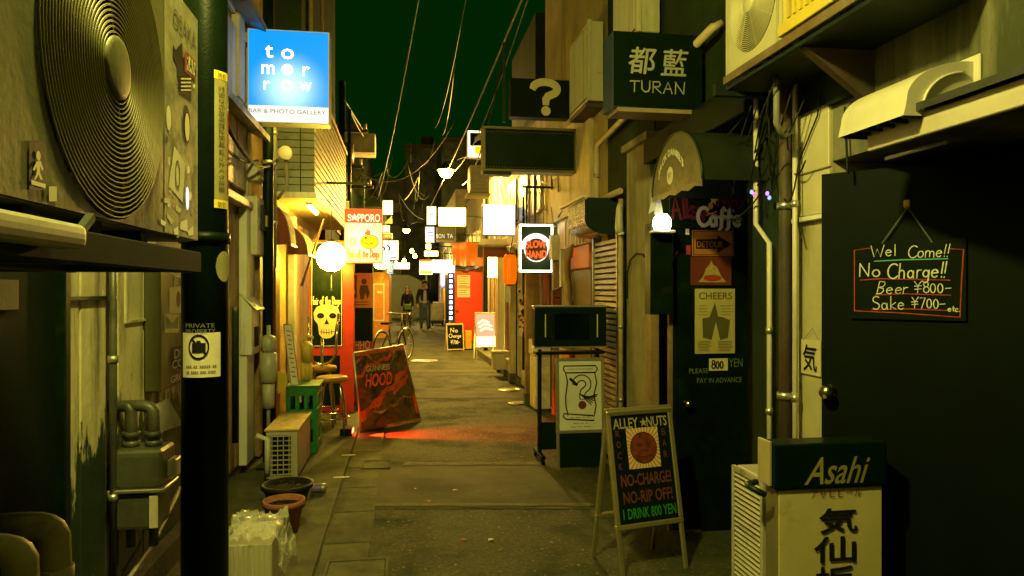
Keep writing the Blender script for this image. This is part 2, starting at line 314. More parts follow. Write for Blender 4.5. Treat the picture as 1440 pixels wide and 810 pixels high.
band((566, 700), (566, 702), 520, 524, .0042, concw)
def lid(px0, px1, y, rr, label, mat, sq=False):
    c = (gnd(px0, y)+gnd(px1, y))/2; r = abs(gnd(px1, y).x-gnd(px0, y).x)/2
    t = thing('manhole_cover', label, 'manhole cover', (c.x, c.y, 0))
    mb = MB().lathe(c+Vector((0,0,.004)), [(0, .012), (r*.8, .012), (r*.82, .008), (r*.9, .008), (r*.92, .012), (r, .012), (r, 0)], 32) if not sq else MB().box(c.x-r, c.x+r, c.y-rr, c.y+rr, .003, .012)
    new('cover', mb, mat, t)
    if sq: new('rim', MB().frame(Fr((0,0,.016), (1,0,0), (0,1,0)), c.x-r-.02, c.x+r+.02, c.y-rr-.02, c.y+rr+.02, .012, -.016, 0), conc, t)
    else:
        g = MB()
        for k in range(-3, 4): g.box(c.x-math.sqrt(1-(k/4)**2)*r*.75, c.x+math.sqrt(1-(k/4)**2)*r*.75, c.y+k*r*.22-.008, c.y+k*r*.22+.008, .015, .0175)
        new('tread_ribs', g, mat, t)
steelw = M('worn_steel_lid', (.42,.4,.34), .35, .9, var=.2, dirt=(.15,.13,.1), amt=.3)
lid(577, 616, 508, 0, 'round steel manhole cover shining in the middle of the alley', steelw)
lid(714, 741, 568, 0, 'small round pale cover by the right kerb near the foam boxes', steelw)
lid(700, 732, 549, 0, 'round pale cover beside the right step, farther of two small ones', steelw)
lid(462, 540, 806, .14, 'square framed utility lid in the gutter at the bottom edge', conc, True)
lid(512, 546, 655, .12, 'square framed utility lid in the gutter beside the cement band', conc, True)
t = thing('drain_grate', 'black slotted drain grate under the red banner board', 'grate', gnd(524, 606))
c = t.location; new('rim', MB().frame(Fr((0,0,.016), (1,0,0), (0,1,0)), c.x-.13, c.x+.13, c.y-.1, c.y+.1, .015, -.01, 0), dkmet, t)
new('pit', MB().box(c.x-.115, c.x+.115, c.y-.085, c.y+.085, .005, .0075), blkm, t)
for k in range(9): new('grate_bar', MB().box(c.x-.105+k*.026-.005, c.x-.105+k*.026+.005, c.y-.085, c.y+.085, .0075, .015), dkmet, t)
# narrow white paint dashes along the pavement edge
for px, py in ((490, 640), (480, 671)):
    g = gnd(px, py, .02); new_ = struct('paint_dash', MB().box(g.x-.06, g.x+.06, g.y-.012, g.y+.012, .019, .0215), white)
# right-hand kerb step
a, b = gnd(742, 543), gnd(671, 497)
struct('kerb_step', MB().add([(1.78,a.y,.13),(2.4,a.y,.13),(2.4,b.y,.13),(1.72,b.y,.13),(1.78,a.y,0),(2.4,a.y,0),(2.4,b.y,0),(1.72,b.y,0)], [(0,1,2,3),(0,4,5,1),(0,3,7,4),(3,2,6,7)]), conc)
# ================================================================== left: shabby near house
def bld(name, label, loc, cat='building'): return thing(name, label, cat, loc)
tin = M('tin_roof', (.25,.24,.2), .5, .6, var=.2, dirt=(.12,.06,.03), amt=.45)
plas = M('old_plaster', (.34,.3,.21), .85, var=.25, scale=3, dirt=(.07,.065,.04), amt=.5, dscale=1.4, streak=True, bump=.25, bscale=25)
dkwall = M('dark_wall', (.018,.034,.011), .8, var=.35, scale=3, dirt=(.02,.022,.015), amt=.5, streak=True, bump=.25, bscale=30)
flake = M('flaking_cream_boards', (.6,.53,.33), .7, var=.2, scale=4, dirt=(.09,.08,.045), amt=.38, dscale=5, streak=True, bump=.35, bscale=35)
# grime creeping up the foot of the boards: bare blackened wood where the paint has gone, coloured greener in place of green fill light
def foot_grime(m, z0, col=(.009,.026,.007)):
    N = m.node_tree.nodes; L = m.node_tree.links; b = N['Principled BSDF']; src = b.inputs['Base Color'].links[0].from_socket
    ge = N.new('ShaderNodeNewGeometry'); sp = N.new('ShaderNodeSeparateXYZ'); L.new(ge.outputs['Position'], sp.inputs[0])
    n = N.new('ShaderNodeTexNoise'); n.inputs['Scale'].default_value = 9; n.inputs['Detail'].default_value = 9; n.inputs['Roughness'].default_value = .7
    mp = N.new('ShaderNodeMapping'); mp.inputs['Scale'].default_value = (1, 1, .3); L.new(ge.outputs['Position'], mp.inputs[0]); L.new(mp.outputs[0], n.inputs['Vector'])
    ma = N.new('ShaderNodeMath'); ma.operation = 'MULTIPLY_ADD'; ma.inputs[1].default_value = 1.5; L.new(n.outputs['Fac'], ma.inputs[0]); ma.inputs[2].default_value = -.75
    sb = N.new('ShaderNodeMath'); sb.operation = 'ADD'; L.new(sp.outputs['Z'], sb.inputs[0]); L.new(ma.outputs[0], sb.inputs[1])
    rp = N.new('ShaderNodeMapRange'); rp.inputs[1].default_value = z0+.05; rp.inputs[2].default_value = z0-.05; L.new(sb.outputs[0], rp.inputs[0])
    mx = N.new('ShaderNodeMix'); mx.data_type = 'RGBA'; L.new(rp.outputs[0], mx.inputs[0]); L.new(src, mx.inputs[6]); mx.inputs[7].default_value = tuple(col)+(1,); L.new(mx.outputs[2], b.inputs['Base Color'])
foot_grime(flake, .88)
A = bld('shabby_house', 'shabby cream boarded house nearest on the left', (-2.5, 3, 0))
Y0, Y1 = -3, 6.35
new('wall', MB().box(-6, XL-.03, Y0, Y1, 0, 7.2), plas, A)
new('plinth', MB().box(XL-.028, XL+.06, 2.62, 4.75, 0, .16), concd, A, .01)
Fl = FL(XL)
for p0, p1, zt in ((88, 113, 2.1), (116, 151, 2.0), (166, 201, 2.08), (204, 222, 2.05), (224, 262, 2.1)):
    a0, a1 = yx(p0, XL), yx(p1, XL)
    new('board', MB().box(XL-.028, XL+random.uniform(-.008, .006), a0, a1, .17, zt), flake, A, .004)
new('board_rail', MB().box(XL-.02, XL+.012, yx(88, XL), yx(158, XL), 1.46, 1.475), dkmet, A)
a0, a1, b0, b1 = Fl.rect(174, 375, 204, 453); new('hatch_trim', MB().frame(Fl, a0, a1, b0, b1+.5, .012, -.01, .012), flake, A)
new('door', MB().box(XL-.028, XL-.005, 1.2, yx(86, XL), 0, 2.2), blkm, A)
new('door_post', MB().box(XL-.02, XL+.03, yx(80, XL), yx(88, XL), 0, 2.15), blk, A, .004)
a0, a1, b0, b1 = FL(XL+.02).rect(-20, 393, 32, 436); new('old_plate', MB().box(XL-.004, XL+.008, a0, a1, b0, b1), rust, A)
# beyond the pole: boarded bay, warm wooden door strip, upper panels and ledges
for p0, p1, y0, y1 in ((318, 331, 40, 262), (332, 345, 40, 262), (318, 330, -60, 22), (331, 345, -60, 22), (346, 352, -60, 270)):
    a0, a1 = yx(p0, XL), yx(p1, XL); z0, z1 = onX(332, y1, XL).z, onX(332, y0, XL).z
    new('upper_panel', MB().box(XL-.028, XL+.01, a0+.006, a1-.006, z0, z1), cream, A, .006)
for (py, dz, dx) in ((180, .05, .16), (36, .06, .18)):
    z = onX(345, py, XL).z; new('ledge', MB().add([(XL-.03, 4.7, z+.06),(XL+dx, 4.7, z-.02),(XL+dx, 6.3, z-.02),(XL-.03, 6.3, z+.06),(XL-.03, 4.7, z+.06-dz),(XL+dx, 4.7, z-.02-dz),(XL+dx, 6.3, z-.02-dz),(XL-.03, 6.3, z+.06-dz)], [(0,1,2,3),(7,6,5,4),(0,4,5,1),(1,5,6,2),(2,6,7,3)]), tin, A)
new('sill_beam', MB().box(XL-.02, XL+.07, 4.7, yx(352, XL), 2.16, 2.22), cream, A, .006)
for k, (p0, p1) in enumerate(((318, 324), (325, 332), (333, 338))):
    new('door_board', MB().box(XL-.028, XL-.008, yx(p0, XL)+.004, yx(p1, XL)-.004, .12, 2.1), wood, A, .004)
new('white_post', MB().box(XL-.02, XL+.05, yx(338, XL), yx(348, XL), .1, 2.16), white, A, .006)
new('tile_wall', MB().box(XL-.028, XL+.01, yx(348, XL), yx(366, XL), .1, 1.9), M('grey_tile', (.36,.36,.36), .3, var=.15, dirt=(.1,.1,.07), amt=.3), A)
new('window', MB().box(XL-.02, XL+.02, yx(353, XL), yx(375, XL), 2.95, 3.7), M('dusty_glass', (.22,.26,.28), .12, var=.4, scale=12, bump=.4, bscale=25), A)
# upper storey clutter above the blue sign
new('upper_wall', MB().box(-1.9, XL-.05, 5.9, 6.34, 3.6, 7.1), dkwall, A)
new('corner_board', MB().box(XL-.03, XL+.03, 5.75, 5.95, 3.0, 7), M('pale_board', (.5,.43,.34), .7, var=.15, dirt=(.2,.17,.1), amt=.3, streak=True), A, .005)
# ------------------------------------------------------------------ air conditioner right beside the camera
def holed(mb, F, a0, a1, b0, b1, ca, cb, r, c, n=56):       # plate with a round hole
    V = []
    for i in range(n):
        t = 2*PI*i/n; dx, dy = math.cos(t), math.sin(t)
        k = min([((a1 if dx > 0 else a0)-ca)/dx if abs(dx) > 1e-6 else 9e9, ((b1 if dy > 0 else b0)-cb)/dy if abs(dy) > 1e-6 else 9e9])
        V += [F.pt(ca+dx*r, cb+dy*r, c), F.pt(ca+dx*k, cb+dy*k, c)]
    mb.add(V, [(2*i, 2*i+1, (2*i+3) % (2*n), (2*i+2) % (2*n)) for i in range(n)])
    for sa, sb in ((a0, b0), (a0, b1), (a1, b0), (a1, b1)):     # corner fill
        ts = math.atan2(sb-cb, sa-ca) % (2*PI); i = int(ts/(2*PI)*n); q = [V[2*i+1], F.pt(sa, sb, c), V[(2*i+3) % (2*n)]]; mb.add(q, [(0, 1, 2)])
    return mb
def tor(F, ca, cb, r, c, t, n=44, m=5):
    mb = MB(); V = []
    for i in range(n):
        A_ = 2*PI*i/n; d = F.u*math.cos(A_)+F.v*math.sin(A_); o = F.pt(ca, cb, c)
        V += [o + d*(r+t*math.cos(2*PI*j/m)) + F.n*t*math.sin(2*PI*j/m) for j in range(m)]
    return mb.add(V, [(i*m+j, ((i+1) % n)*m+j, ((i+1) % n)*m+(j+1) % m, i*m+(j+1) % m) for i in range(n) for j in range(m)], True)
def ac_unit(label, F, a0, a1, b0, b1, depth, ca, cb, r, rings=24, mat=acm, gm=None, dome=.03, hubr=.2, rt=.0062, group=None, name='air_conditioner'):
    o = F.pt((a0+a1)/2, b0, -depth/2); t = thing(name, label, 'air conditioner', o, 0, group)
    mb = MB().plate(F, a0, a1, b0, b1, -depth, -.012); new('casing', mb, mat, t, .012, seg=2)
    fp = new('front_panel', holed(MB(), F, a0+.004, a1-.004, b0+.004, b1-.004, ca, cb, r, 0), mat, t)
    ed = MB(); ed.frame(F, a0+.004, a1-.004, b0+.004, b1-.004, .004, -.012, -.0005); new('panel_edge', ed, mat, t)
    new('fan_well', MB().lathe(F.pt(ca, cb, 0), [(r, 0), (r*.98, -.008), (r*.95, -.0105), (0, -.0105)], 40, (F.u, F.v, F.n)), blkm, t)
    bl = MB()
    for k in range(3):
        A_ = k*2*PI/3+.4; bl.add([F.pt(ca+math.cos(A_+w)*q*r, cb+math.sin(A_+w)*q*r, -.008+z) for q, w, z in ((.2, -.2, 0), (.9, -.5, 0), (.92, .35, .004), (.2, .3, .004))], [(0,1,2,3)])
    new('fan_blades', bl, dkmet, t)
    gm = gm or mat; t_ = t; t = fp                          # the grille belongs to the front panel
    for k in range(rings):
        q = hubr+(1-hubr)*(k+1)/rings
        new('grille_ring', tor(F, ca, cb, r*q*.985, .004+dome*(1-q*q), r*rt), gm, t)
    sp = MB()
    for k in range(8):
        A_ = 2*PI*k/8+.2; sp.tube([F.pt(ca+math.cos(A_)*q*r, cb+math.sin(A_)*q*r, .001+dome*(1-q*q)) for q in (.15, .4, .7, 1)], .0025, 5)
    new('grille_spokes', sp, gm, t)
    new('hub_cap', MB().lathe(F.pt(ca, cb, .002), [(r*.21, dome-.004), (r*.205, dome+.006), (r*.17, dome+.009), (0, dome+.009)], 32, (F.u, F.v, F.n)), mat, t)
    return t_
acd = M('ac_casing_weathered', (.095,.09,.028), .5, var=.16, dirt=(.06,.058,.03), amt=.45, dscale=2.2, streak=True, bump=.1)
acg = M('ac_grille_olive', (.12,.108,.03), .45, var=.15, dirt=(.1,.09,.05), amt=.3)
XA = -.55; Fa = FL(XA); zb, zt = 1.63, 2.24
ca, cb = Fa.px(168, 96, .014)
T1 = ac_unit('large weathered air conditioner with round grille and stickers at the left edge', Fa, .72, yx(278, XA), zb, zt, .3, ca, cb, .29, 24, acd, acg, .006, rt=.0078)
new('end_panel', MB().plate(Fa, yx(231, XA), yx(278, XA)-.004, zb+.006, zt-.006, .0004, .001), M('sticker_panel', (.26,.24,.14), .6, var=.3, scale=14, dirt=(.1,.095,.05), amt=.5, dscale=9), T1)
# stickers on its end panel: torn, overlapping
def stick(parent, F, rect=None, pts=None, mat=paper, c=.002, name='sticker'):
    mb = MB()
    if rect: x0, y0, x1, y1 = rect; pts = [(x0, y0), (x1, y0), (x1, y1), (x0, y1)]
    pp = [F.px(*p) for p in pts]; ar = sum(pp[i][0]*pp[(i+1) % len(pp)][1]-pp[(i+1) % len(pp)][0]*pp[i][1] for i in range(len(pp)))
    if ar < 0: pp.reverse()
    mb.poly(F, pp, c); return new(name, mb, mat, parent)
stick(T1, Fa, pts=[(242, 62), (246, 70), (250, 65), (255, 60), (256, 80), (269, 90), (268, 143), (250, 130), (247, 92), (242, 80)], mat=ink)
stick(T1, Fa, pts=[(258, 70), (274, 86), (273, 112), (258, 100)], mat=predp, c=.003); stick(T1, Fa, pts=[(260, 75), (273, 89), (272, 107), (260, 97)], mat=pcream, c=.0038)
mb = MB(); text(mb, Fa, 'RAN', *Fa.rect(260, 80, 273, 101), c=.0046, up=0); new('lettering', mb, ink, T1)
mb = MB(); text(mb, Fa, 'OSAKA', *Fa.rect(242, 28, 274, 52), c=.003); new('lettering', mb, M('faint_ink', (.09,.085,.05), .7), T1)
new('small_print', marks(MB(), Fa, 252, 108, 266, 129, 4, .0046, .005), pcream, T1)
R = random.Random(12)
for k in range(34):
    cx_, cy_ = R.uniform(230, 273), R.choice((R.uniform(60, 330), R.uniform(190, 335))); s_ = R.uniform(2, 7)
    stick(T1, Fa, pts=[(cx_+s_*R.uniform(.4, 1)*math.cos(a_)*.7, cy_+s_*1.6*R.uniform(.4, 1)*math.sin(a_)) for a_ in (0, 1.2, 2.3, 3.4, 4.4, 5.3)], mat=R.choice((paper, pwhite, ink, acd, M('torn_grey', (.3,.28,.22), .8), M('torn_pink', (.5,.3,.25), .8))), c=.0012+.0002*k/10)
mb = MB(); e0 = Fa.px(261, 175); mb.ell(Fa, e0[0], e0[1], .035, .05, .002); new('sticker', mb, ink, T1)
mb = MB(); mb.ell(Fa, e0[0]+.004, e0[1]-.006, .02, .036, .003); new('sticker', mb, pcream, T1)
mb = MB(); e1 = Fa.px(236, 166); mb.ell(Fa, e1[0], e1[1], .017, .03, .002); new('sticker', mb, paper, T1)
stick(T1, Fa, pts=[(244, 205), (259, 230), (256, 285), (236, 262)]); mb = MB(); e2 = Fa.px(248, 245); mb.ringp(Fa, e2[0], e2[1], .02, .035, .006, .0032); new('sticker', mb, rust, T1)
for p in ([(230, 278), (238, 280), (237, 287), (229, 284)], [(234, 300), (243, 310), (240, 316), (234, 306)], [(246, 288), (254, 294), (252, 300), (246, 296)], [(253, 312), (262, 308), (263, 326), (252, 322)], [(225, 308), (232, 312), (231, 318), (225, 315)], [(243, 322), (249, 318), (250, 330), (244, 330)], [(263, 325), (270, 318), (271, 330), (264, 332)]):
    stick(T1, Fa, pts=p, mat=pwhite if p[0][0] % 2 else paper)
mb = MB(); e3 = Fa.px(262, 279); mb.ell(Fa, e3[0], e3[1], .013, .03, .003); new('sticker', mb, E('sticker_glint_glow', (.8,.82,1), 0.9), T1)  # last sticker's reflected glint is put in as its own glow
stick(T1, Fa, (39, 199, 63, 267), mat=blk); F_ = Fa
mb = MB(); mb.ell(F_, *F_.px(51, 219), .0065, .0075, .0032, 12); man = [(48,227),(54,226),(58,238),(56,240),(53,233),(53,242),(57,252),(54,253),(51,245),(47,253),(45,252),(49,241),(48,234),(45,240),(43,238)]
pp = [F_.px(*q) for q in man][::-1]; mb.poly(F_, pp, .0032); mb.plate(F_, F_.px(41, 260)[0], F_.px(61, 260)[0], F_.px(51, 262)[1], F_.px(51, 256)[1], .0028, .0032); new('running_figure_print', mb, pcream, T1)
stick(T1, Fa, (67, 262, 78, 283))
# its bracket shelf
T = thing('air_conditioner_shelf', 'dark steel bracket shelf under the large left air conditioner', 'shelf', (-.9, 1.3, 1.52))
new('front_rail', MB().box(XA-.01, XA+.025, .6, 1.99, 1.545, 1.6), blkm, T, .003); new('rear_rail', MB().box(-.86, -.83, .6, 1.99, 1.545, 1.6), dkmet, T, .003)
for y in (.75, 1.35, 1.95): new('cross_arm', MB().box(XL, XA-.011, y-.02, y+.02, 1.546, 1.598), dkmet, T, .003)
for y in (.95, 1.2, 1.45, 1.7): new('rubber_foot', MB().box(-.84, XA-.02, y-.02, y+.02, 1.6, 1.63), blkm, T)
T = thing('drip_tray', 'pale plastic drip tray under the large left air conditioner', 'tray', (-.6, 1.0, 1.545)); new('tray', MB().box(XA+.026, XA+.075, .55, 1.18, 1.562, 1.6), M('aged_plastic', (.3,.28,.2), .5, var=.12, dirt=(.12,.11,.06), amt=.35), T, .015, seg=3); new('hook', MB().bar((XA+.05, 1.19, 1.58), (XA+.05, 1.25, 1.62), .012), dkmet, T)
# ------------------------------------------------------------------ utility pole with stickers and its lamp
g = at(288, 700, 2.55); PX, PY, PR = g.x, g.y, .0805
T = thing('lamp_post', 'thick black lamp post carrying a no photography notice', 'lamp post', (PX, PY, 0))
new('post', MB().cyl((PX, PY, 0), (PX, PY, 4.9), PR, PR*.92, 32), M('black_post_paint', (.003,.009,.003), .4, var=.3, bump=.12, bscale=120), T)
zc = 1.5+(HZ-333)/392; new('collar', MB().cyl((PX, PY, zc-.025), (PX, PY, zc+.012), PR+.006, None, 32), blk, T)
def wrap(name, mat, t0, t1, z0, z1, dr=.002, n=10, ell=False):   # a label following the post's curve; angles about the post, 0 = toward camera axis
    base = math.atan2(-PY, -PX); V = []
    for i in range(n+1):
        t = base+math.radians(t0+(t1-t0)*i/n); h = 1 if not ell else math.sqrt(max(.0, 1-(2*i/n-1)**2)); zm = (z0+z1)/2; zh = (z1-z0)/2*h
        V += [(PX+(PR+dr)*math.cos(t), PY+(PR+dr)*math.sin(t), zm-zh), (PX+(PR+dr)*math.cos(t), PY+(PR+dr)*math.sin(t), zm+zh)]
    return new(name, MB().add(V, [(2*i, 2*i+2, 2*i+3, 2*i+1) for i in range(n)]), mat, T)
def wz(py): return CAMZ+(HZ-py)/(FPX/2.47)
def wtext(s, t0, t1, z0, z1, mat, dr=.004, vert=False, bold=0):
    V, Fs, bb = tmesh(s, bold); base = math.atan2(-PY, -PX); P = []
    for x, y in V:
        u = (x-bb[0])/(bb[1]-bb[0]); w = (y-bb[2])/(bb[3]-bb[2])
        if vert: u, w = w, 1-u
        t = base+math.radians(t0+(t1-t0)*u); P.append((PX+(PR+dr)*math.cos(t), PY+(PR+dr)*math.sin(t), z0+(z1-z0)*w))
    new('lettering', MB().add(P, Fs), mat, T)
wrap('notice', paper, -58, 38, wz(531), wz(468))
wtext('PRIVATE', -46, 22, wz(461), wz(455), M('grey_print', (.16,.16,.13), .7)); wtext('PROPERTY', -46, 24, wz(469), wz(463), M('grey_print', (.16,.16,.13), .7))
# no-camera pictogram, following the curve
def wpoly(pts, mat, name, dr=.004):
    base = math.atan2(-PY, -PX); P = [(PX+(PR+dr)*math.cos(base+math.radians(t)), PY+(PR+dr)*math.sin(base+math.radians(t)), z) for t, z in pts]; return P
V = []; n = 40; mbq = MB(); zc2 = wz(488); 
for i in range(n):
    for k in (1, .84): V.append((-14+24*k*math.cos(2*PI*i/n), zc2+.044*k*math.sin(2*PI*i/n)))
mbq.add(wpoly(V, ink, ''), [(2*i, (2*i+2) % (2*n), (2*i+3) % (2*n), 2*i+1) for i in range(n)])
mbq.add(wpoly([(-33, zc2+.026), (-29, zc2+.032), (6, zc2-.026), (2, zc2-.032)], ink, '', .0046), [(3, 2, 1, 0)])
mbq.add(wpoly([(-29, zc2-.02), (-14, zc2-.02), (2, zc2-.02), (2, zc2+.014), (-8, zc2+.014), (-10, zc2+.022), (-18, zc2+.022), (-20, zc2+.014), (-29, zc2+.014)], ink, '', .0042), [(0,1,2,3,4,5,6,7,8)])
new('no_camera_pictogram', mbq, ink, T)
wtext('--- -- ----- --', -44, 26, wz(517), wz(514), M('grey_print', (.16,.16,.13), .7)); wtext('-- ---- --- ----', -44, 24, wz(525), wz(522), M('grey_print', (.16,.16,.13), .7))
wrap('yellow_notice', M('yellow_label', (.3,.26,.1), .6, var=.2, dirt=(.15,.12,.04), amt=.4), 22, 62, wz(289), wz(97)); wrap('yellow_band', pyel, 21, 63, wz(107), wz(95), .003); wrap('yellow_band', pyel, 21, 63, wz(291), wz(279), .003)
wrap('red_stripe', predp, 62, 70, wz(270), wz(150), .003); wtext('客引き行為等禁止区域 ぼったくり注意', 32, 50, wz(268), wz(116), M('label_ink', (.05,.05,.03), .7), .0044, True, .01)
wtext('防犯', 30, 54, wz(106), wz(98), ink, .0052); wtext('防犯', 30, 54, wz(290), wz(282), ink, .0052)
wrap('oval_sticker', M('oval_label', (.25,.22,.1), .6), 25, 76, wz(396), wz(352), .002, 14, True)
b_ = math.atan2(-PY, -PX)+math.radians(84); o_ = Vector((PX+math.cos(b_)*(PR+.022), PY+math.sin(b_)*(PR+.022), 0))
new('cable_guard', MB().tube([o_+Vector((0,0,wz(z))) for z in (632, 440, 433)], .012, 8), dkmet, T)
# lamp arm at the top of the post (above the frame)
lz = 3.5; lx, ly = -.3, 1.5
new('arm', MB().tube([(PX, PY, 3.6), (PX+.1, PY-.25, 3.8), (PX+.28, PY-.7, 3.8), (lx, ly, lz+.12)], .025, 10), blk, T)
sh = new('lamp_shade', MB().lathe((lx, ly, lz), [(.03, .14), (.07, .12), (.2, .02), (.205, 0)], 24), dkmet, T)
new('bulb', MB().lathe((lx, ly, lz), [(.0, -.05), (.05, -.035), (.07, 0), (.05, .04), (.0, .06)], 16), E('bulb_glow', (1, .86, .3), 40), T)
KEY = lamp('POINT', (lx, ly, lz-.12), (1, .92, .18), 86, T, .09)
# ------------------------------------------------------------------ left wall fittings
iron = M('painted_iron', (.1,.1,.07), .45, .3, var=.25, dirt=(.05,.045,.03), amt=.4, bump=.15)
def pipe(label, pts, r, mat, name='drainpipe', clips=(), cat='pipe', n=10, group=None):
    t = thing(name, label, cat, pts[0], 0, group); new('tube', MB().tube(pts, r, n), mat, t)
    for c in clips: c = Vector(c); new('pipe_clip', MB().cyl(c-Vector((0,0,.015)), c+Vector((0,0,.015)), r*1.35, None, 12), alu, t)
    return t
def bend(a, b, c, k=.35, n=5):                            # rounded corner a-b-c
    a, b, c = Vector(a), Vector(b), Vector(c); p = b+(a-b).normalized()*min(k, (a-b).length*.5); q = b+(c-b).normalized()*min(k, (c-b).length*.5)
    return [p*(1-t)**2+b*2*t*(1-t)+q*t*t for t in [i/n for i in range(n+1)]]
yg = yx(208, -1.13)
T = thing('gas_meter', 'cast gas meter with two bent inlet pipes on the left boards', 'gas meter', (-1.14, yg, .42))
new('body', MB().box(-1.25, -1.04, yg-.1, yg+.1, .63, .80), iron, T, .03, seg=3); new('flange', MB().box(-1.262, -1.03, yg-.11, yg+.11, .615, .63), alu, T, .003)
new('lower_body', MB().box(-1.24, -1.06, yg-.09, yg+.09, .45, .613), iron, T, .015, seg=2); new('dial_box', MB().box(-1.04, -1.0, yg-.03, yg+.06, .66, .74), ivory, T, .006)
new('card', MB().box(-1.09, -1.055, yg-.105, yg-.101, .46, .6), paper, T)
for k, dx in enumerate((-.055, .04)):
    x = -1.145+dx; new('inlet_pipe', MB().tube([(x, yg, .8), (x, yg, .9)] + bend((x, yg, .9), (x, yg, .98), (XL, yg+.02, .98), .07)[1:] + [(XL-.02, yg+.02, .975)], .026, 12), iron, T)
    new('union_nut', MB().cyl((x, yg, .84), (x, yg, .865), .038, None, 6), iron, T); new('union_nut', MB().cyl((x, yg, .80), (x, yg, .825), .036, None, 12), iron, T)
    new('outlet_stub', MB().cyl((x, yg, .35), (x, yg, .45), .02, None, 10), iron, T)
yp = yx(159, XL+.03); pipe('thin dark pipe climbing the left boards beside the gas meter', [(XL+.03, yp, .16), (XL+.03, yp, 2.2)], .016, iron, clips=((XL+.03, yp, 1.2), (XL+.03, yp, .6)))
T = thing('elbow_pipe', 'fat stubby waste pipe bending into the wall at bottom left, nearer of two', 'pipe', (-1.06, 2.1, 0), group='stubby waste pipes'); x, y = gnd(38, 800, .28).x, gnd(38, 800, .28).y
for k, (px, py, zt) in enumerate(((30, 775, .77), (78, 755, .75))):
    if k: T = thing('elbow_pipe', 'fat stubby waste pipe bending into the wall beside the boards, farther of two', 'pipe', (-1.09, 2.42, 0), group='stubby waste pipes')
    q = onX(px, py, -1.06-.03*k); y = q.y; x = q.x
    new('tube', MB().tube([(x, y, .02), (x, y, zt-.12)] + bend((x, y, zt-.1), (x, y, zt), (XL, y, zt), .07)[1:] + [(XL-.01, y, zt)], .046, 14), M('pvc_pipe', (.34,.33,.17), .5, var=.2, dirt=(.08,.075,.04), amt=.4), T)
    new('coupling', MB().cyl((x, y, zt-.2), (x, y, zt-.13), .053, None, 16), M('pvc_pipe', (.3,.28,.18)), T)
Fb = FL(-1.19); a0, a1, b0, b1 = Fb.rect(226, 380, 258, 545)
T = thing('sticker_box', 'wall box plastered with band stickers behind the lamp post', 'utility box', (-1.23, (a0+a1)/2, b0)); new('case', MB().plate(Fb, a0, a1, b0, b1, -.08, 0), acd, T, .006)
stick(T, Fb, (244, 388, 256, 404), mat=paper); stick(T, Fb, (238, 404, 257, 440), mat=pwhite); mb = MB(); e = Fb.px(250, 421); mb.ell(Fb, e[0], e[1], .035, .045, .003); new('sticker', mb, maroon, T)
mb = MB(); text(mb, Fb, '3', *Fb.rect(247, 390, 254, 402), c=.003); new('lettering', mb, ink, T)
stick(T, Fb, (231, 441, 251, 468), mat=pwhite); stick(T, Fb, (232, 442, 250, 462), mat=M('teal_print', (.02,.1,.07), .6), c=.003); mb = MB(); mb.poly(Fb, [Fb.px(*p) for p in ((232, 443), (241, 455), (250, 443))][::-1], .004); new('chevron_print', mb, pcream, T)
stick(T, Fb, pts=[(240, 489), (257, 486), (257, 520), (241, 516), (237, 503)], mat=ink); mb = MB(); text(mb, Fb, 'DE', *Fb.rect(244, 490, 257, 503), c=.004, bold=.02); text(mb, Fb, 'CO', *Fb.rect(241, 505, 257, 517), c=.004, bold=.02); text(mb, Fb, 'GRO', *Fb.rect(239, 526, 257, 536), c=.004, bold=.01); new('lettering', mb, pwhite, T)
# hanging leaflet by the meter
T = thing('paper_slip', 'curled paper slip stuck to the wall above the gas meter', 'paper'); q = onX(229, 580, -1.2); T.location = q
new('sheet', MB().add([(-1.24, q.y-.1, q.z+.04), (-1.2, q.y+.08, q.z+.06), (-1.13, q.y+.1, q.z-.08), (-1.22, q.y-.06, q.z-.1)], [(0,1,2,3)]), paper, T)
# ------------------------------------------------------------------ blue TOMORROW box sign
D = 5.8; Ft = FY(yd(405, D)); a0, a1, b0, b1 = Ft.rect(348, 43, 463, 173)
T = thing('box_sign', 'glowing blue projecting box sign reading tomorrow', 'sign', Ft.pt(a0, b0, -.08)); lz_ = T.location
glow = E('sign_white_glow', (1, .86, .55), 5)
bb_ = b0+(b1-b0)*.18; cen = Ft.pt(a0+(a1-a0)*.5, b0+(b1-b0)*.38, 0)-lz_
new('case', MB().plate(Ft, a0+.012, a1-.012, b0+.03, b1, -.16, -.012), glow, T, .004); new('rim', MB().frame(Ft, a0, a1, b0, b1+.004, .008, -.17, -.004), white, T)
new('sign_face', MB().plate(Ft, a0+.008, a1-.008, bb_, b1-.004, -.012, 0), EG('blue_face', (.0, .3, .95), (.55, .9, 1.0), 1.0, 1.3, cen, .34), T)
new('lower_band', MB().plate(Ft, a0+.008, a1-.008, b0+.008, bb_-.002, -.012, 0), E('band_glow', (1, .97, .88), .92), T)
mw = E('letter_glow', (1, 1, 1), 2.2); mb = MB()
new('letter_dot', MB().ell(Ft, *Ft.px(404, 98), .043, .043, .003), mw, T)
for ch, r_ in (('t', (373, 64, 384, 81)), ('o', (396, 69, 413, 83)), ('m', (368, 91, 386, 104)), ('r', (426, 94, 435, 107)), ('r', (371, 114, 380, 126)), ('o', (395, 113, 412, 128)), ('w', (421, 116, 438, 128))): new('letter', ptext(MB(), Ft, ch, *r_, c=.003), mw, T)
mb = MB(); ptext(mb, Ft, 'BAR & PHOTO GALLERY', 350, 154, 458, 160, c=.003); new('lettering', mb, M('brown_letter', (.3,.2,.1), .6), T)
for z in (b0+.12, b1-.1): new('wall_bracket', MB().bar(Ft.pt(a0+.01, z, -.1), Ft.pt(a0-.12, z, -.1), .03), dkmet, T)
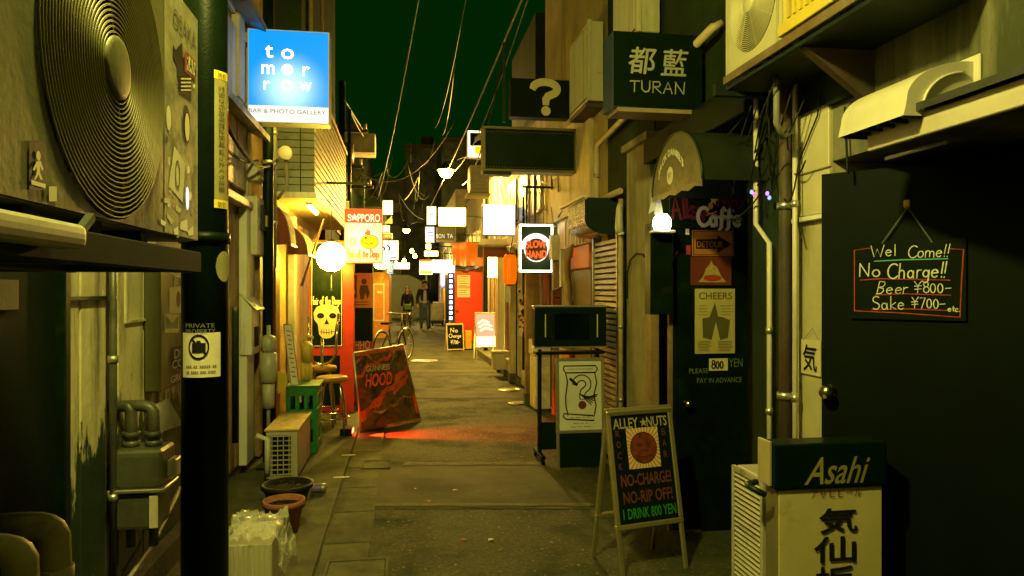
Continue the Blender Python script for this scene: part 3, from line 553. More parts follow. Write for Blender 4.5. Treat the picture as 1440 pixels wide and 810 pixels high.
# ------------------------------------------------------------------ meter boxes, conduits
def mbox(label, px0, px1, px2, y0, y1, mat=ivory, slope=False):
    Y = yx(px0, XL); F = FY(Y); z0, z1 = F.px(px0, y1)[1], F.px(px0, y0)[1]; x1 = F.px(px1, y0)[0]; Yb = yx(px2, x1)
    t = thing('meter_box', label, 'meter box', ((XL+x1)/2, Y, z0))
    if slope: new('case', MB().prism(Fr((0, Y, 0), (1,0,0)), [(XL, z0), (x1, z0), (x1, z1-.12), (XL, z1)], -(Yb-Y), 0), mat, t, .006); new('lid', MB().bar((XL, (Y+Yb)/2, z1+.012), (x1+.04, (Y+Yb)/2, z1-.13), Yb-Y+.02, .012), mat, t)
    else: new('case', MB().box(XL, x1, Y, Yb, z0, z1), mat, t, .01, seg=2)
    return t, x1, Y, Yb, z0, z1
t, x1, Y, Yb, z0, z1 = mbox('cream electric meter box with glass window high on the left wall', 344, 362, 376, 275, 358)
new('meter_window', MB().box(x1, x1+.03, Y+.12, Yb-.05, z0+.2, z1-.06), M('meter_glass', (.05,.05,.05), .1), t, .01); new('dial', MB().box(x1+.031, x1+.036, Y+.2, Yb-.1, z0+.25, z1-.14), paper, t)
t, x1, Y, Yb, z0, z1 = mbox('white sloped-top meter box low on the left wall', 337, 354, 365, 413, 500, white, True)
new('window', MB().box(x1, x1+.006, Y+.1, Yb-.06, z0+.06, z0+.22), blkm, t)
t = pipe('black drainpipe running full height beside the meter boxes', [(-1.14, yx(377, -1.14), .02), (-1.14, yx(377, -1.14), 5)], .045, blk, clips=((-1.14, yx(377, -1.14), 2.6), (-1.14, yx(377, -1.14), 1.0)), n=14)
yq = yx(386, -1.12); pipe('grey conduit rising left of the slatted overhang', [(-1.12, yq, 1.7), (-1.12, yq, 3.6)], .02, greyc, clips=((-1.12, yq, 2.1), (-1.12, yq, 2.9)))
q = at(402, 216, 6.6); T = thing('floodlight', 'round grey floodlight on a bent arm below the blue sign', 'floodlight', (-1.12, q.y, q.z-.3))
new('head', MB().lathe(q+Vector((0,-.05,0)), [(0, 0), (.058, 0), (.066, .012), (.06, .05), (.03, .09), (0, .095)], 24, (Vector((1,0,0)), UP, Vector((0,1,0)))), M('pale_enamel', (.5,.5,.45), .5), T)
new('arm', MB().tube([(-1.15, q.y+.05, q.z-.42), (-1.06, q.y+.05, q.z-.3), (q.x, q.y+.04, q.z-.16), (q.x, q.y+.02, q.z-.03)], .016, 8), greyc, T)
new('back_box', MB().box(q.x-.09, q.x-.05, q.y-.02, q.y+.05, q.z-.03, q.z+.03), greyc, T)
q = at(350, 240, 5.9); T = thing('junction_box', 'small beige junction box under the tin ledge', 'junction box', (XL, q.y, q.z)); new('case', MB().box(XL+.005, XL+.09, q.y, q.y+.25, q.z-.08, q.z+.08), ivory, T, .008); new('lid', MB().box(XL+.09, XL+.1, q.y+.02, q.y+.23, q.z-.06, q.z+.06), ivory, T, .003)
# ================================================================== bar with slatted overhang
XO = -.88; Yo = yx(442, XO); Ye = yx(486, XO); ZO = 2.46
B = bld('overhang_bar', 'bar house on the left with slatted upper floor overhanging the alley', (-2.5, (Yo+Ye)/2, 0))
new('wall', MB().box(-6, XL-.04, 6.36, Ye, 0, 7.4), M('ochre_wall', (.42,.28,.12), .8, var=.2, dirt=(.15,.08,.03), amt=.35), B)
new('upper_floor', MB().box(-1.6, XO-.02, Yo+.02, Ye-.01, ZO+.03, 3.66), dkwall, B); new('top_storey', MB().box(-1.7, XO-.16, Yo+.25, Ye-.02, 3.662, 7.3), dkwall, B); new('ledge_trim', MB().box(XL-.02, XO+.03, Yo-.03, Ye, 3.63, 3.68), M('orange_trim', (.4,.2,.06), .5, var=.2), B, .004); new('upper_window', MB().box(XO-.175, XO-.14, Yo+.8, Yo+1.9, 4.3, 5.4), M('dim_window', (.06,.06,.05), .45), B); new('window_frame', MB().frame(FL(XO-.14), Yo+.75, Yo+1.95, 4.25, 5.45, .05, 0, .03), wood, B)
new('soffit', MB().box(-1.6, XO-.005, Yo+.005, Ye-.01, ZO-.01, ZO+.028), M('soffit_paint', (.55,.42,.22), .6, var=.12, dirt=(.3,.2,.1), amt=.3), B)
new('soffit_trim', MB().box(XL-.03, XO+.02, Yo-.02, Yo+.004, ZO-.025, ZO+.035), white, B, .003); new('soffit_trim', MB().box(XO-.004, XO+.022, Yo+.005, Ye, ZO-.025, ZO+.035), white, B, .003)
sid_b = M('slate_siding', (.16,.19,.2), .55, var=.15, dirt=(.08,.08,.07), amt=.3, bump=.06); sid_c = M('cream_siding', (.6,.52,.34), .5, var=.12, dirt=(.35,.27,.14), amt=.3, bump=.06)
n_ = 15; pit = .0755; mf = ma = None
for i in range(n_):
    z = ZO+.037+i*pit
    if mf is None:
        o = new('siding_board', MB().add([(-1.33,0,0),(XO,0,0),(XO,0,pit-.006),(-1.33,0,pit-.006),(-1.33,-.014,0),(XO,-.014,0),(XO,-.002,pit-.006),(-1.33,-.002,pit-.006)], [(0,3,2,1),(4,5,6,7),(0,1,5,4),(1,2,6,5),(2,3,7,6),(3,0,4,7)]), sid_b, B, local=True); mf = o.data
        p = new('siding_board', MB().add([(0,Yo,0),(0,Ye,0),(0,Ye,pit-.006),(0,Yo,pit-.006),(.016,Yo,0),(.016,Ye,0),(.003,Ye,pit-.006),(.003,Yo,pit-.006)], [(0,1,2,3),(7,6,5,4),(0,4,5,1),(1,5,6,2),(2,6,7,3),(3,7,4,0)]), sid_c, B, local=True); ma = p.data
    else:
        o = bpy.data.objects.new('siding_board', mf); p = bpy.data.objects.new('siding_board', ma)
        for q in (o, p): COL.objects.link(q); q.parent = B
    o.location = Vector((random.uniform(-.002, .002), Yo+.003, z))-B.location; p.location = Vector((XO-.003, random.uniform(-.003, .003), z))-B.location
new('siding_seam', MB().box(-1.02, -1.008, Yo-.014, Yo, ZO+.04, 3.62), dkmet, B)
new('downpipe', MB().tube([(XO+.05, Ye+.12, 2.2), (XO+.05, Ye+.12, 4.4)], .03, 8), dkmet, B)
for dz, x in ((0, XO-.03), (1.2, XO-.1)): new('roof_duct', MB().tube([(x-.05, Yo+.8, 5.0+dz), (x-.05, Yo+.8, 6.6)], .09, 12), dkmet, B)
# lit strip lamp under the soffit
T = thing('soffit_lamp', 'warm tube lamp fixed under the slatted overhang', 'lamp', (XO-.1, Yo+.9, ZO-.05)); new('tube', MB().tube([(XO-.12, Yo+.55, ZO-.05), (XO-.12, Yo+1.25, ZO-.05)], .016, 10), E('warm_tube', (1, .5, .05), 60), T); new('batten', MB().box(XO-.15, XO-.09, Yo+.5, Yo+1.3, ZO-.03, ZO-.011), white, T)
# ground floor: wooden boards lit orange, plaster post
for k in range(7):
    y = yx(410, XL)+.2+k*.17; new('door_board', MB().box(XL-.03, XL+.02+random.uniform(0, .006), y+.004, y+.166, .05, 2.3), M('orange_wood', (.55,.33,.1), .5, var=.22, scale=9, dirt=(.3,.14,.04), amt=.4, streak=True), B, .004)
new('post', MB().box(XL-.02, XL+.06, yx(408, XL)-.05, yx(408, XL)+.1, .05, 2.35), M('lilac_post', (.4,.37,.38), .5), B, .008)
new('lattice_board', MB().box(XL, XL+.05, 6.45, 6.9, .05, 2.3), wood, B, .006); new('maroon_jamb', MB().box(XL, XL+.09, 7.0, 7.25, .03, 2.25), M('maroon_paint', (.15,.028,.016), .45, dirt=(.07,.015,.01), amt=.3), B, .006)
# rounded door awnings
def quarter_awning(label, px0, px1, y0, y1, d, L_, mat, group=None):
    Y = yd((px0+px1)/2, d); F = FY(Y); a0, a1, b0, b1 = F.rect(px0, y0, px1, y1); t = thing('awning', label, 'awning', (a0, Y, b0), 0, group); n = 10
    arc = [(a0+(a1-a0)*math.sin(PI/2*i/n), b0+(b1-b0)*math.cos(PI/2*i/n)) for i in range(n+1)]
    mb = MB(); V = [F.pt(a, b, c) for c in (0, -L_) for a, b in arc]; mb.add(V, [(i, i+1, n+2+i, n+1+i) for i in range(n)], True); new('cover', mb, mat, t)
    new('end_panel', MB().prism(F, [(a0, b0)]+arc[::-1], -.006, 0), mat, t); new('edge_piping', MB().tube([F.pt(a, b, .004) for a, b in arc], .007, 6), pcream, t)
    new('hem_rail', MB().bar(F.pt(a1, b0, 0), F.pt(a1, b0, -L_), .016), alu, t)
quarter_awning('dark maroon quarter-round awning nearer the meter boxes', 386, 409, 290, 344, 6.75, .35, maroon, 'rounded door awnings'); quarter_awning('brown quarter-round awning with piped edge behind the maroon one', 404, 433, 318, 358, 7.4, .7, M('brown_cloth', (.2,.07,.03), .7), 'rounded door awnings')
# bar front panels facing up the alley
Yk = yd(460, 8.5); Fk = FY(Yk); a0, a1, b0, b1 = Fk.rect(434, 338, 498, 584)
T = thing('bar_door', 'red bar door with black panel bearing a painted skull', 'door', (a0, Yk, .02)); new('leaf', MB().plate(Fk, a0, a1, .03, b1, -.05, 0), red, T, .006)
r = Fk.rect(437, 340, 482, 488); new('upper_panel', MB().plate(Fk, r[0], r[1], r[2], r[3], 0, .008), blk, T); r = Fk.rect(441, 500, 478, 570); new('lower_panel', MB().plate(Fk, r[0], r[1], r[2], r[3], 0, .008), blk, T)
r = Fk.rect(438, 341, 481, 487); new('outline', MB().frame(Fk, *r, .008, .008, .0095), pcream, T)
mb = MB(); phand(mb, Fk, 'Hair of the Dogs', 438, 417, 479, 428, .014, c=.0105); new('lettering', mb, pcream, T)
# a plain generic skull
sk = lambda pts: [Fk.px(*p) for p in pts]
def ccw(pp): return pp if sum(pp[i][0]*pp[(i+1) % len(pp)][1]-pp[(i+1) % len(pp)][0]*pp[i][1] for i in range(len(pp))) > 0 else pp[::-1]
mb = MB(); mb.poly(Fk, ccw(sk([(445,432),(452,429),(460,428),(468,429),(475,432),(478,441),(477,450),(472,457),(471,464),(470,471),(465,475),(459,476),(453,475),(449,470),(448,463),(447,456),(442,449),(441,440)])), .0105); SK = new('skull_motif', mb, pcream, T)
mb = MB(); mb.ell(Fk, *Fk.px(451, 444), .042, .034, .012); mb.ell(Fk, *Fk.px(468, 444), .042, .034, .012); mb.poly(Fk, ccw(sk([(459.5, 448), (456, 456), (463, 456)])), .012)
for k in range(5): mb.stroke(Fk, sk([(452+k*3.6, 463), (452.2+k*3.5, 470)]), .009, .012)
mb.stroke(Fk, sk([(450, 466.5), (460, 467.6), (470, 466)]), .009, .0126); new('skull_hollows', mb, ink, SK)
# black pillar board with an orange film poster
Yc = yd(510, 9.4); Fc = FY(Yc); a0, a1, b0, b1 = Fc.rect(494, 370, 524, 560)
T = thing('black_pillar', 'black boxed pillar under the beer sign with an orange poster', 'pillar', (a0, Yc, 0)); new('post', MB().plate(Fc, a0, a1, 0, 2.05, -.3, 0), blk, T, .008); new('base_board', MB().plate(Fc, a0-.01, a1+.01, .0, .82, 0, .02), red, T, .004)
r = Fc.rect(497, 372, 499.5, 545); new('outline', MB().plate(Fc, r[0], r[1], r[2], r[3], .02, .024), pcream, T)
Fp = FY(Yc-.03); r = Fp.rect(485, 384, 524, 433); new('poster', MB().plate(Fp, *r, -.004, 0), porange, T)
bm = M('brown_print', (.1,.05,.02), .7); mb = MB(); mb.plate(Fp, *Fp.rect(487, 387, 502, 419), .001, .0016)
for cx, cy in ((512, 396),): mb.ell(Fp, *Fp.px(cx, cy), .035, .04, .002); mb.poly(Fp, ccw([Fp.px(*p) for p in ((507, 401), (517, 401), (520, 412), (517, 421), (514, 412), (511, 421), (507, 421), (505, 409))]), .002)
new('picture_print', mb, bm, T); mb = MB(); mb.ell(Fp, *Fp.px(494, 395), .025, .032, .003); mb.poly(Fp, ccw([Fp.px(*p) for p in ((491, 400), (497, 400), (500, 412), (494, 418), (488, 412))]), .003); new('picture_print', mb, pyel, T)
new('small_print', marks(MB(), Fp, 489, 423, 518, 430, 2, .002), bm, T)
mb = MB(); ptext(mb, FY(Yc-.022), 'HHO', 500, 479, 520, 491, c=.002, bold=-.01); new('lettering', mb, pwhite, T)
# paper lantern
q = at(466, 361, 8.0); rl = .163
T = thing('paper_lantern', 'round glowing white paper lantern hanging by the skull door', 'lantern', q-Vector((0,0,rl)))
pr = []
for i in range(41):
    t_ = -PI/2+PI*i/40; k = 1+.012*math.cos(i*PI); pr.append((max(.035, rl*k*math.cos(t_)) if 0 < i < 40 else .03, rl*1.03*math.sin(t_)))
new('shade', MB().lathe(q, pr, 32), E('lantern_glow', (1, .6, .18), 36), T); new('ring', MB().cyl(q+Vector((0,0,rl)), q+Vector((0,0,rl+.03)), .04, None, 14), blk, T); new('ring', MB().cyl(q-Vector((0,0,rl+.02)), q-Vector((0,0,rl-.005)), .036, None, 14), blk, T)
new('cord', MB().tube([q+Vector((0,0,rl+.03)), q+Vector((.0,0,ZO-q.z-.02))], .004, 5), cable, T); new('tassel', MB().tube([q-Vector((0,0,rl+.02)), q-Vector((0,0,rl+.17)), q-Vector((0,0,rl+.22))], [.004, .005, .016], 6), pcream, T)
# crossed wooden pole from the soffit
p0, p1 = at(456, 308, 7.9), at(434, 372, 7.7); T = thing('bamboo_pole', 'thin wooden pole slanting down behind the paper lantern', 'pole', p1); new('shaft', MB().tube([p0, p1, at(424, 402, 7.7)], [.012, .014, .016], 8), wood, T)
# beer sign
Fs = FY(yd(511, 8.35)); a0, a1, b0, b1 = Fs.rect(484, 293, 538, 370)
T = thing('box_sign', 'lit white and red beer box sign with a yellow smiley', 'sign', Fs.pt(a0, b0, 0)); new('case', MB().plate(Fs, a0, a1, b0, b1, -.14, -.01), E('orange_case_glow', (1, .3, .04), .55), T, .012, seg=2)
new('sign_face', MB().plate(Fs, a0+.008, a1-.008, b0+.01, b0+(b1-b0)*.735, -.01, 0), EG('cream_face', (1, .72, .3), (1, .97, .75), .85, 1.15, Fs.pt((a0+a1)/2, b0+(b1-b0)*.42, 0)-T.location, .34), T)
new('header', MB().plate(Fs, a0+.008, a1-.008, b0+(b1-b0)*.738, b1-.01, -.01, 0), E('red_header_glow', (1, .035, .004), .8), T)
mb = MB(); ptext(mb, Fs, 'S', 489, 301, 494, 311, bold=.01); ptext(mb, Fs, 'PPORO', 503, 301, 534.5, 312, bold=.01); mb.star(Fs, *Fs.px(498.5, 305.6), .05, .003); new('lettering', mb, E('cream_letter_glow', (1, .9, .55), 1.2), T)
e = Fs.px(519.3, 340); mb = MB(); mb.ell(Fs, e[0], e[1], .109, .087, .002); new('smiley_outline', mb, ink, T); mb = MB(); mb.ell(Fs, e[0], e[1], .102, .08, .003); new('smiley', mb, E('smiley_glow', (1, .55, .0), .95), T)
mb = MB(); mb.ell(Fs, *Fs.px(514.5, 334.5), .012, .014, .0042); mb.stroke(Fs, [Fs.px(*p) for p in ((520, 335), (522.5, 334.3))], .008, .0042); mb.stroke(Fs, [Fs.px(*p) for p in ((508.5, 338), (512, 341.5), (518, 343.6), (525, 341.5))], .008, .0044)
for k, (x_, y_) in enumerate(((505, 323), (507.5, 320.5), (511, 318.6), (514, 318), (521, 319.5), (524.5, 320), (528, 322), (531, 326))): mb.stroke(Fs, [Fs.px(x_, y_), Fs.px(x_*.65+519*.35, y_*.5+331*.5)], .006, .0042)
new('smiley_features', mb, ink, T)
mb = MB(); mb.poly(Fs, ccw([Fs.px(*p) for p in ((512.5, 330), (514.5, 324), (516, 327), (517, 319.5), (518.5, 325), (520, 323), (520.5, 329.5))]), .0048); new('mohawk_print', mb, E('mohawk_glow', (.9, .1, .01), .8), T)
brn = M('sign_brown', (.2,.08,.01), .5); mb = MB(); phand(mb, Fs, 'Hair of the Dogs', 488, 350.5, 533.5, 362, .014, c=.003); phand(mb, Fs, 'HOD', 489, 334, 503, 344.5, .009, c=.003); new('lettering', mb, brn, T)
new('top_fin', MB().plate(Fs, a0+.02, a0+.05, b1, b1+.09, -.09, -.06), white, T); new('hanger', MB().bar(Fs.pt((a0+a1)/2, b1, -.07), Fs.pt((a0+a1)/2, b1+.3, -.07), .02), dkmet, T); new('arm', MB().bar(Fs.pt((a0+a1)/2+.05, b1+.3, -.07), Fs.pt(XO, b1+.3, -.07), .025), dkmet, T)
# ------------------------------------------------------------------ bits on the left pavement
chrome = M('chrome', (.6,.58,.52), .18, 1, var=.05)
def stool(label, px, py, d, sh, up=False, group='bar stools by the skull door'):
    c = at(px, py, d); x, y = c.x, c.y; t = thing('bar_stool', label, 'stool', (x, y, .018), 0, group)
    new('seat', MB().lathe((x, y, sh), [(0, .0), (.15, .0), (.165, .02), (.16, .05), (.13, .06), (0, .062)], 20), M('tan_vinyl', (.36,.2,.07), .4, var=.15), t)
    for k in range(4):
        A_ = PI/4+k*PI/2; dx, dy = math.cos(A_), math.sin(A_); new('leg', MB().tube([(x+dx*.09, y+dy*.09, sh), (x+dx*.13, y+dy*.13, sh-.06), (x+dx*.17, y+dy*.17, sh*.5), (x+dx*.19, y+dy*.19, .02)], .011, 8), chrome, t)
    new('foot_ring', tor(Fr((x, y, .2), (1,0,0), (0,1,0)), 0, 0, .178, 0, .008, 24, 6), chrome, t)
    return t, x, y
stool('chrome legged bar stool with tan seat in front of the skull door', 467, 560, 7.3, .56)
t, x, y = stool('bar stool with an upturned chrome loop standing on its seat', 452, 545, 7.75, .62); 
new('loop', MB().tube([(x-.14+.02, y-.12, 1.22), (x-.12, y-.12, .95)] + [(x+.02+.15*math.cos(a_), y-.12, .86+.16*math.sin(a_)) for a_ in [PI+PI*i/10 for i in range(11)]] + [(x+.17, y-.12, .95), (x+.19, y-.12, 1.25)], .014, 8), chrome, t); new('stem', MB().cyl((x+.02, y-.12, .62), (x+.02, y-.12, .98), .016, None, 8), chrome, t)
# yellow plastic dispenser on the crates' back
q = at(432, 540, 6.9); T = thing('plastic_jug', 'yellow plastic pump jug above the green crates', 'jug', (q.x, q.y, .64)); ypl = M('yellow_plastic', (.68,.5,.1), .35, var=.1)
for z0_, z1_, r_ in ((.8, .98, .055), (.98, 1.0, .035)): new('body', MB().lathe((q.x, q.y, 0), [(0, z0_), (r_, z0_), (r_, z1_-.02), (r_*.8, z1_), (0, z1_)], 18), ypl, T)
new('spout', MB().tube([(q.x-.04, q.y, .9), (q.x-.06, q.y, 1.0), (q.x, q.y-.01, 1.05), (q.x+.06, q.y-.02, 1.04)], .014, 8), ypl, T)
for k in range(3): new('bottle_leg', MB().lathe((q.x-.035+k*.035, q.y-.03, 0), [(0, .62), (.02, .62), (.022, .7), (.014, .8), (0, .8)], 12), ypl, T)
# beer crates
def crate(label, x0, x1, y0, y1, z0, mat):
    h = .3; t = thing('beer_crate', label, 'crate', ((x0+x1)/2, (y0+y1)/2, z0), 0, 'green beer crates'); w = .012
    for k, (A_, B_) in enumerate((((x0, y0), (x1, y0+w)), ((x0, y1-w), (x1, y1)), ((x0, y0+w), (x0+w, y1-w)), ((x1-w, y0+w), (x1, y1-w)))):
        mb = MB(); mb.box(A_[0], B_[0], A_[1], B_[1], z0, z0+.1); mb.box(A_[0], B_[0], A_[1], B_[1], z0+h-.08, z0+h)
        L_ = max(B_[0]-A_[0], B_[1]-A_[1]); n = 4
        for j in range(n):
            f0, f1 = j/(n-1)*.86, j/(n-1)*.86+.14
            if B_[0]-A_[0] > B_[1]-A_[1]: mb.box(A_[0]+L_*f0, A_[0]+L_*f1, A_[1], B_[1], z0+.1, z0+h-.08)
            else: mb.box(A_[0], B_[0], A_[1]+L_*f0, A_[1]+L_*f1, z0+.1, z0+h-.08)
        new('side_panel', mb, mat, t, .003)
    new('base', MB().box(x0+w, x1-w, y0+w, y1-w, z0+.01, z0+.03), mat, t); return t
gpl = M('green_crate_plastic', (.02,.24,.05), .4, var=.15, dirt=(.03,.07,.03), amt=.3)
q = gnd(403, 642); x0_, y0_ = -1.03, q.y
crate('green beer crate at the bottom of the stack', x0_, x0_+.27, y0_, y0_+.42, .02, gpl); t = crate('green beer crate on top of the stack with a board lid', x0_, x0_+.27, y0_, y0_+.42, .322, gpl); new('board_lid', MB().box(x0_-.01, x0_+.29, y0_-.01, y0_+.43, .624, .636), M('green_board', (.06,.2,.06), .5), t)
# small floor air conditioner with slatted end
Yn = gnd(395, 683).y; Fn = FY(Yn); a0, a1, b0, b1 = Fn.rect(371, 607, 418, 683); b0 = .05
T = thing('air_conditioner', 'small beige outdoor unit on the pavement beside the crates', 'air conditioner', ((a0+a1)/2, Yn, .018)); new('casing', MB().plate(Fn, a0+.012, a1, b0, b1, -.8, -.012), acm, T, .01, seg=2); new('top_lid', MB().plate(Fn, a0, a1+.01, b1, b1+.016, -.81, 0), M('tan_lid', (.55,.38,.16), .6, var=.2, dirt=(.3,.17,.06), amt=.4), T, .004)
new('coil', MB().plate(Fn, a0+.05, a1-.05, b0+.03, b1-.03, -.012, -.009), blkm, T)
for k in range(9): z = b0+.035+k*(b1-b0-.07)/8; new('coil_guard_bar', MB().plate(Fn, a0+.04, a1-.04, z-.004, z+.004, -.008, .002), acm, T)
for k in range(4): a = a0+.06+k*(a1-a0-.12)/3; new('coil_guard_bar', MB().plate(Fn, a-.003, a+.003, b0+.03, b1-.03, .0021, .006), acm, T)
new('refrigerant_pipe', MB().tube([Fn.pt(a0+.03, b0+.06, .03), Fn.pt(a0+.03, b1-.05, .03), Fn.pt(a0-.05, b1-.02, .03)], .022, 8), white, T)
for a in (a0+.03, a1-.05): new('foot', MB().plate(Fn, a, a+.04, .018, .05, -.7, -.05), blkm, T)
q = gnd(400, 720); 
def pot(label, px, py, r, h, mat, wall=.012, name='plant_pot'):
    c = gnd(px, py, .02); t = thing(name, label, 'pot', (c.x, c.y, .019)); z = .019
    new('soil', MB().lathe((c.x, c.y, z), [(0, h*.84), (r*.9, h*.83)], 24), M('soil', (.02,.018,.01), .95, var=.4, scale=40, bump=.5), t); new('pot', MB().lathe((c.x, c.y, z), [(0, 0), (r*.7, 0), (r*.95, h*.82), (r*1.04, h*.82), (r*1.06, h), (r*.95, h), (r*.9, h*.8), (0, h*.8)], 28), mat, t)
    mb = MB(); R = random.Random(px)
    for k in range(90):
        a_ = R.uniform(0, 2*PI); q_ = R.random()**.5*r*.85; s_ = R.uniform(.008, .02); p = Vector((c.x+q_*math.cos(a_), c.y+q_*math.sin(a_), z+h*.845)); d_ = Vector((R.uniform(-1, 1), R.uniform(-1, 1), R.uniform(.2, 1)))*s_; e_ = Vector((R.uniform(-1, 1), R.uniform(-1, 1), 0))*s_*.6; mb.add([p, p+e_, p+d_+e_*.5, p+d_-e_*.3], [(0,1,2,3)])
    o = new('soil_and_leaves', mb, M('dry_leaves', (.05,.06,.025), .9, var=.4, scale=30), t); o['kind'] = 'stuff'; return t
pot('terracotta pot of dry soil in front of the small outdoor unit', 399, 748, .12, .2, M('terracotta', (.36,.12,.06), .75, var=.18, dirt=(.16,.07,.04), amt=.3))
pot('wide black planter tub between the terracotta pot and the outdoor unit', 404, 712, .165, .16, M('black_plastic', (.02,.022,.02), .5))
# can and bottle litter by the crate
c = gnd(447, 692, .02); T = thing('drink_can', 'crushed drink can on the pavement beside the black planter', 'can', (c.x, c.y, .019)); new('can', MB().lathe((c.x-.05, c.y, .05), [(0, 0), (.024, .0), (.032, .01), (.03, .05), (.032, .1), (.024, .11), (0, .11)], 16, (Vector((0,1,0)), UP, Vector((1,0,0)))), alu, T); new('label', MB().lathe((c.x-.03, c.y, .05), [(.0325, 0), (.0312, .03), (.0325, .06)], 16, (Vector((0,1,0)), UP, Vector((1,0,0)))), M('violet_label', (.2,.14,.4), .5), T)
# ribbed box with crumpled plastic wrap at the bottom
g0 = gnd(352, 838, .02); T = thing('ribbed_box', 'pale ribbed packing box at the foot of the lamp post', 'box', (g0.x, g0.y, .019)); bx0, bx1, by0, by1 = g0.x-.12, g0.x+.1, g0.y, g0.y+.35
new('box', MB().box(bx0, bx1, by0, by1, .02, .27), M('pale_card', (.5,.45,.34), .6, var=.15), T, .006)
for k in range(9): x = bx0+.012+k*(bx1-bx0-.024)/8; new('rib', MB().box(x-.005, x+.005, by0-.008, by0, .03, .265), M('pale_card', (.5,.45,.34)), T)
def crumple(label, name, c, sx, sy, sz, mat, cat, amp=.35, seed=1, sub=4):
    bm = bmesh.new(); bmesh.ops.create_icosphere(bm, subdivisions=sub, radius=1); R = random.Random(seed); ks = [(Vector((R.uniform(-1,1), R.uniform(-1,1), R.uniform(-1,1))).normalized(), R.uniform(3, 11), R.uniform(0, 6)) for _ in range(14)]
    for v in bm.verts:
        n = v.co.normalized(); f = sum(abs(math.sin(n.dot(k)*w+p)) for k, w, p in ks)/14; v.co = n*(1-amp+amp*1.5*f); v.co.x *= sx; v.co.y *= sy; v.co.z *= sz; v.co.z = max(v.co.z, -sz*.6)
    me = bpy.data.meshes.new(name); bm.to_mesh(me); bm.free(); me.materials.append(mat); o = bpy.data.objects.new(name, me); COL.objects.link(o); o.location = c; tag(o, label, cat); return o
clear = M('clear_film', (.8,.78,.68), .08, var=.1, alpha=.42)
from mathutils import noise as mnoise
def film(label, name, cat, pos, w, h, seed, fall):          # wrinkled clear film draped over the box and down its side
    n, m = 70, 46; V = []
    for j in range(m+1):
        for i in range(n+1):
            u, v = i/n, j/m; q = Vector((u*5+seed, v*4, seed)); r = 1-abs(mnoise.noise(q*1.1)*1.6); r2 = 1-abs(mnoise.noise(q*2.7)*1.7); t = u*w
            over = max(0, t-fall); x = min(t, fall)+.25*over+.02*mnoise.noise(q); z = -.95*over
            V.append(Vector(pos)+Vector((x, v*h+.03*mnoise.noise(q+Vector((9,0,0))), z+.03*r*r+.02*r2*r2+.012)))
    o = new(name, MB().add(V, [(j*(n+1)+i, j*(n+1)+i+1, (j+1)*(n+1)+i+1, (j+1)*(n+1)+i) for j in range(m) for i in range(n)], True), clear); tag(o, label, cat)
film('crinkled clear plastic film draped over the ribbed box', 'plastic_film', 'plastic film', (bx0-.02, by0-.02, .28), .46, .4, 2.3, .25)
# pale water meter, tag and leaning card by the maroon jamb
Yw = yx(381, -1.1); T = thing('water_meter', 'pale cylindrical meters strapped to the wall left of the maroon post', 'meter', (-1.12, Yw, .5)); gp = M('grey_plastic', (.42,.42,.36), .35, var=.12, dirt=(.2,.18,.1), amt=.3)
for z0_, z1_, r_ in ((.98, 1.1, .06), (.72, .96, .07), (.5, .7, .05)): new('drum', MB().lathe((-1.12, Yw, 0), [(0, z0_), (r_, z0_), (r_*1.05, (z0_+z1_)/2), (r_, z1_), (r_*.4, z1_+.02), (0, z1_+.02)], 18), gp, T)
new('pipe', MB().tube([(-1.12, Yw, .05), (-1.12, Yw, 1.2)], .016, 8), gp, T); q = at(396, 536, 6.35); new('yellow_tag', MB().add([q+Vector((-.05,0,.1)), q+Vector((.05,-.02,.06)), q+Vector((.045,0,-.05)), q+Vector((-.03,.02,-.12)), q+Vector((-.06,.01,-.02))], [(4,3,2,1,0)]), pyel, T)
q0, q1 = at(415, 545, 6.5), at(404, 456, 6.55); T = thing('leaning_card', 'narrow white card with vertical writing leaning by the crates', 'sign', (q0.x, q0.y, .64)); F = Fr(q0-Vector((.035,0,0)), (1,-.1,0), q1-q0); L_ = (q1-q0).length; new('card', MB().plate(F, 0, .075, 0, L_, -.012, 0), wood, T); new('face', MB().plate(F, .006, .069, .008, L_-.008, 0, .003), pwhite, T)
mb = MB(); 
for k in range(11): mb.stroke(F, [(.02+.006*(k % 3), L_-.06-k*.042), (.056-.008*(k % 2), L_-.065-k*.042)], .012, .0045)
new('lettering', mb, predp, T)
# ------------------------------------------------------------------ red banner board
BL, BR = gnd(508, 608), gnd(592, 592); TL = CAM+ray(497, 497)*(.66*1000/(497-HZ)); TR = CAM+ray(567, 485)*(.66*1000/(485-HZ))
T = thing('banner_board', 'leaning red printed banner board under wrinkled plastic in the alley', 'sign board', (BL+BR)/2)
n = 64; m_ = 76; V = []; nn = (BR-BL).cross(TL-BL).normalized(); R = random.Random(11); ws = [(R.uniform(3, 16), R.uniform(3, 16), R.uniform(0, 6), R.uniform(.2, 1)) for _ in range(12)]
for j in range(m_+1):
    for i in range(n+1):
        u, v = i/n, j/m_; p = (BL*(1-u)+BR*u)*(1-v)+(TL*(1-u)+TR*u)*v; e_ = min(u, 1-u, v, 1-v)*8; q = Vector((u*3.1, v*4.3, 2.2)); rg = 1-abs(mnoise.noise(q)*1.8)
        V.append(p+nn*(.010+min(1, e_)*(.0025*sum(a_*math.sin(wx*u*2+wy*v*2+ph) for wx, wy, ph, a_ in ws)/3+.016*rg*rg+.006*mnoise.noise(q*4))))
ban = M('banner_print', (.13,.075,.02), .14, var=.6, scale=7, dirt=(.05,.055,.012), amt=.6, dscale=6)
bro = M('banner_orange', (.75,.13,.012), .14, var=.35, scale=9, dirt=(.35,.06,.01), amt=.3); btan = M('banner_tan', (.45,.24,.07), .16, var=.4, scale=8)
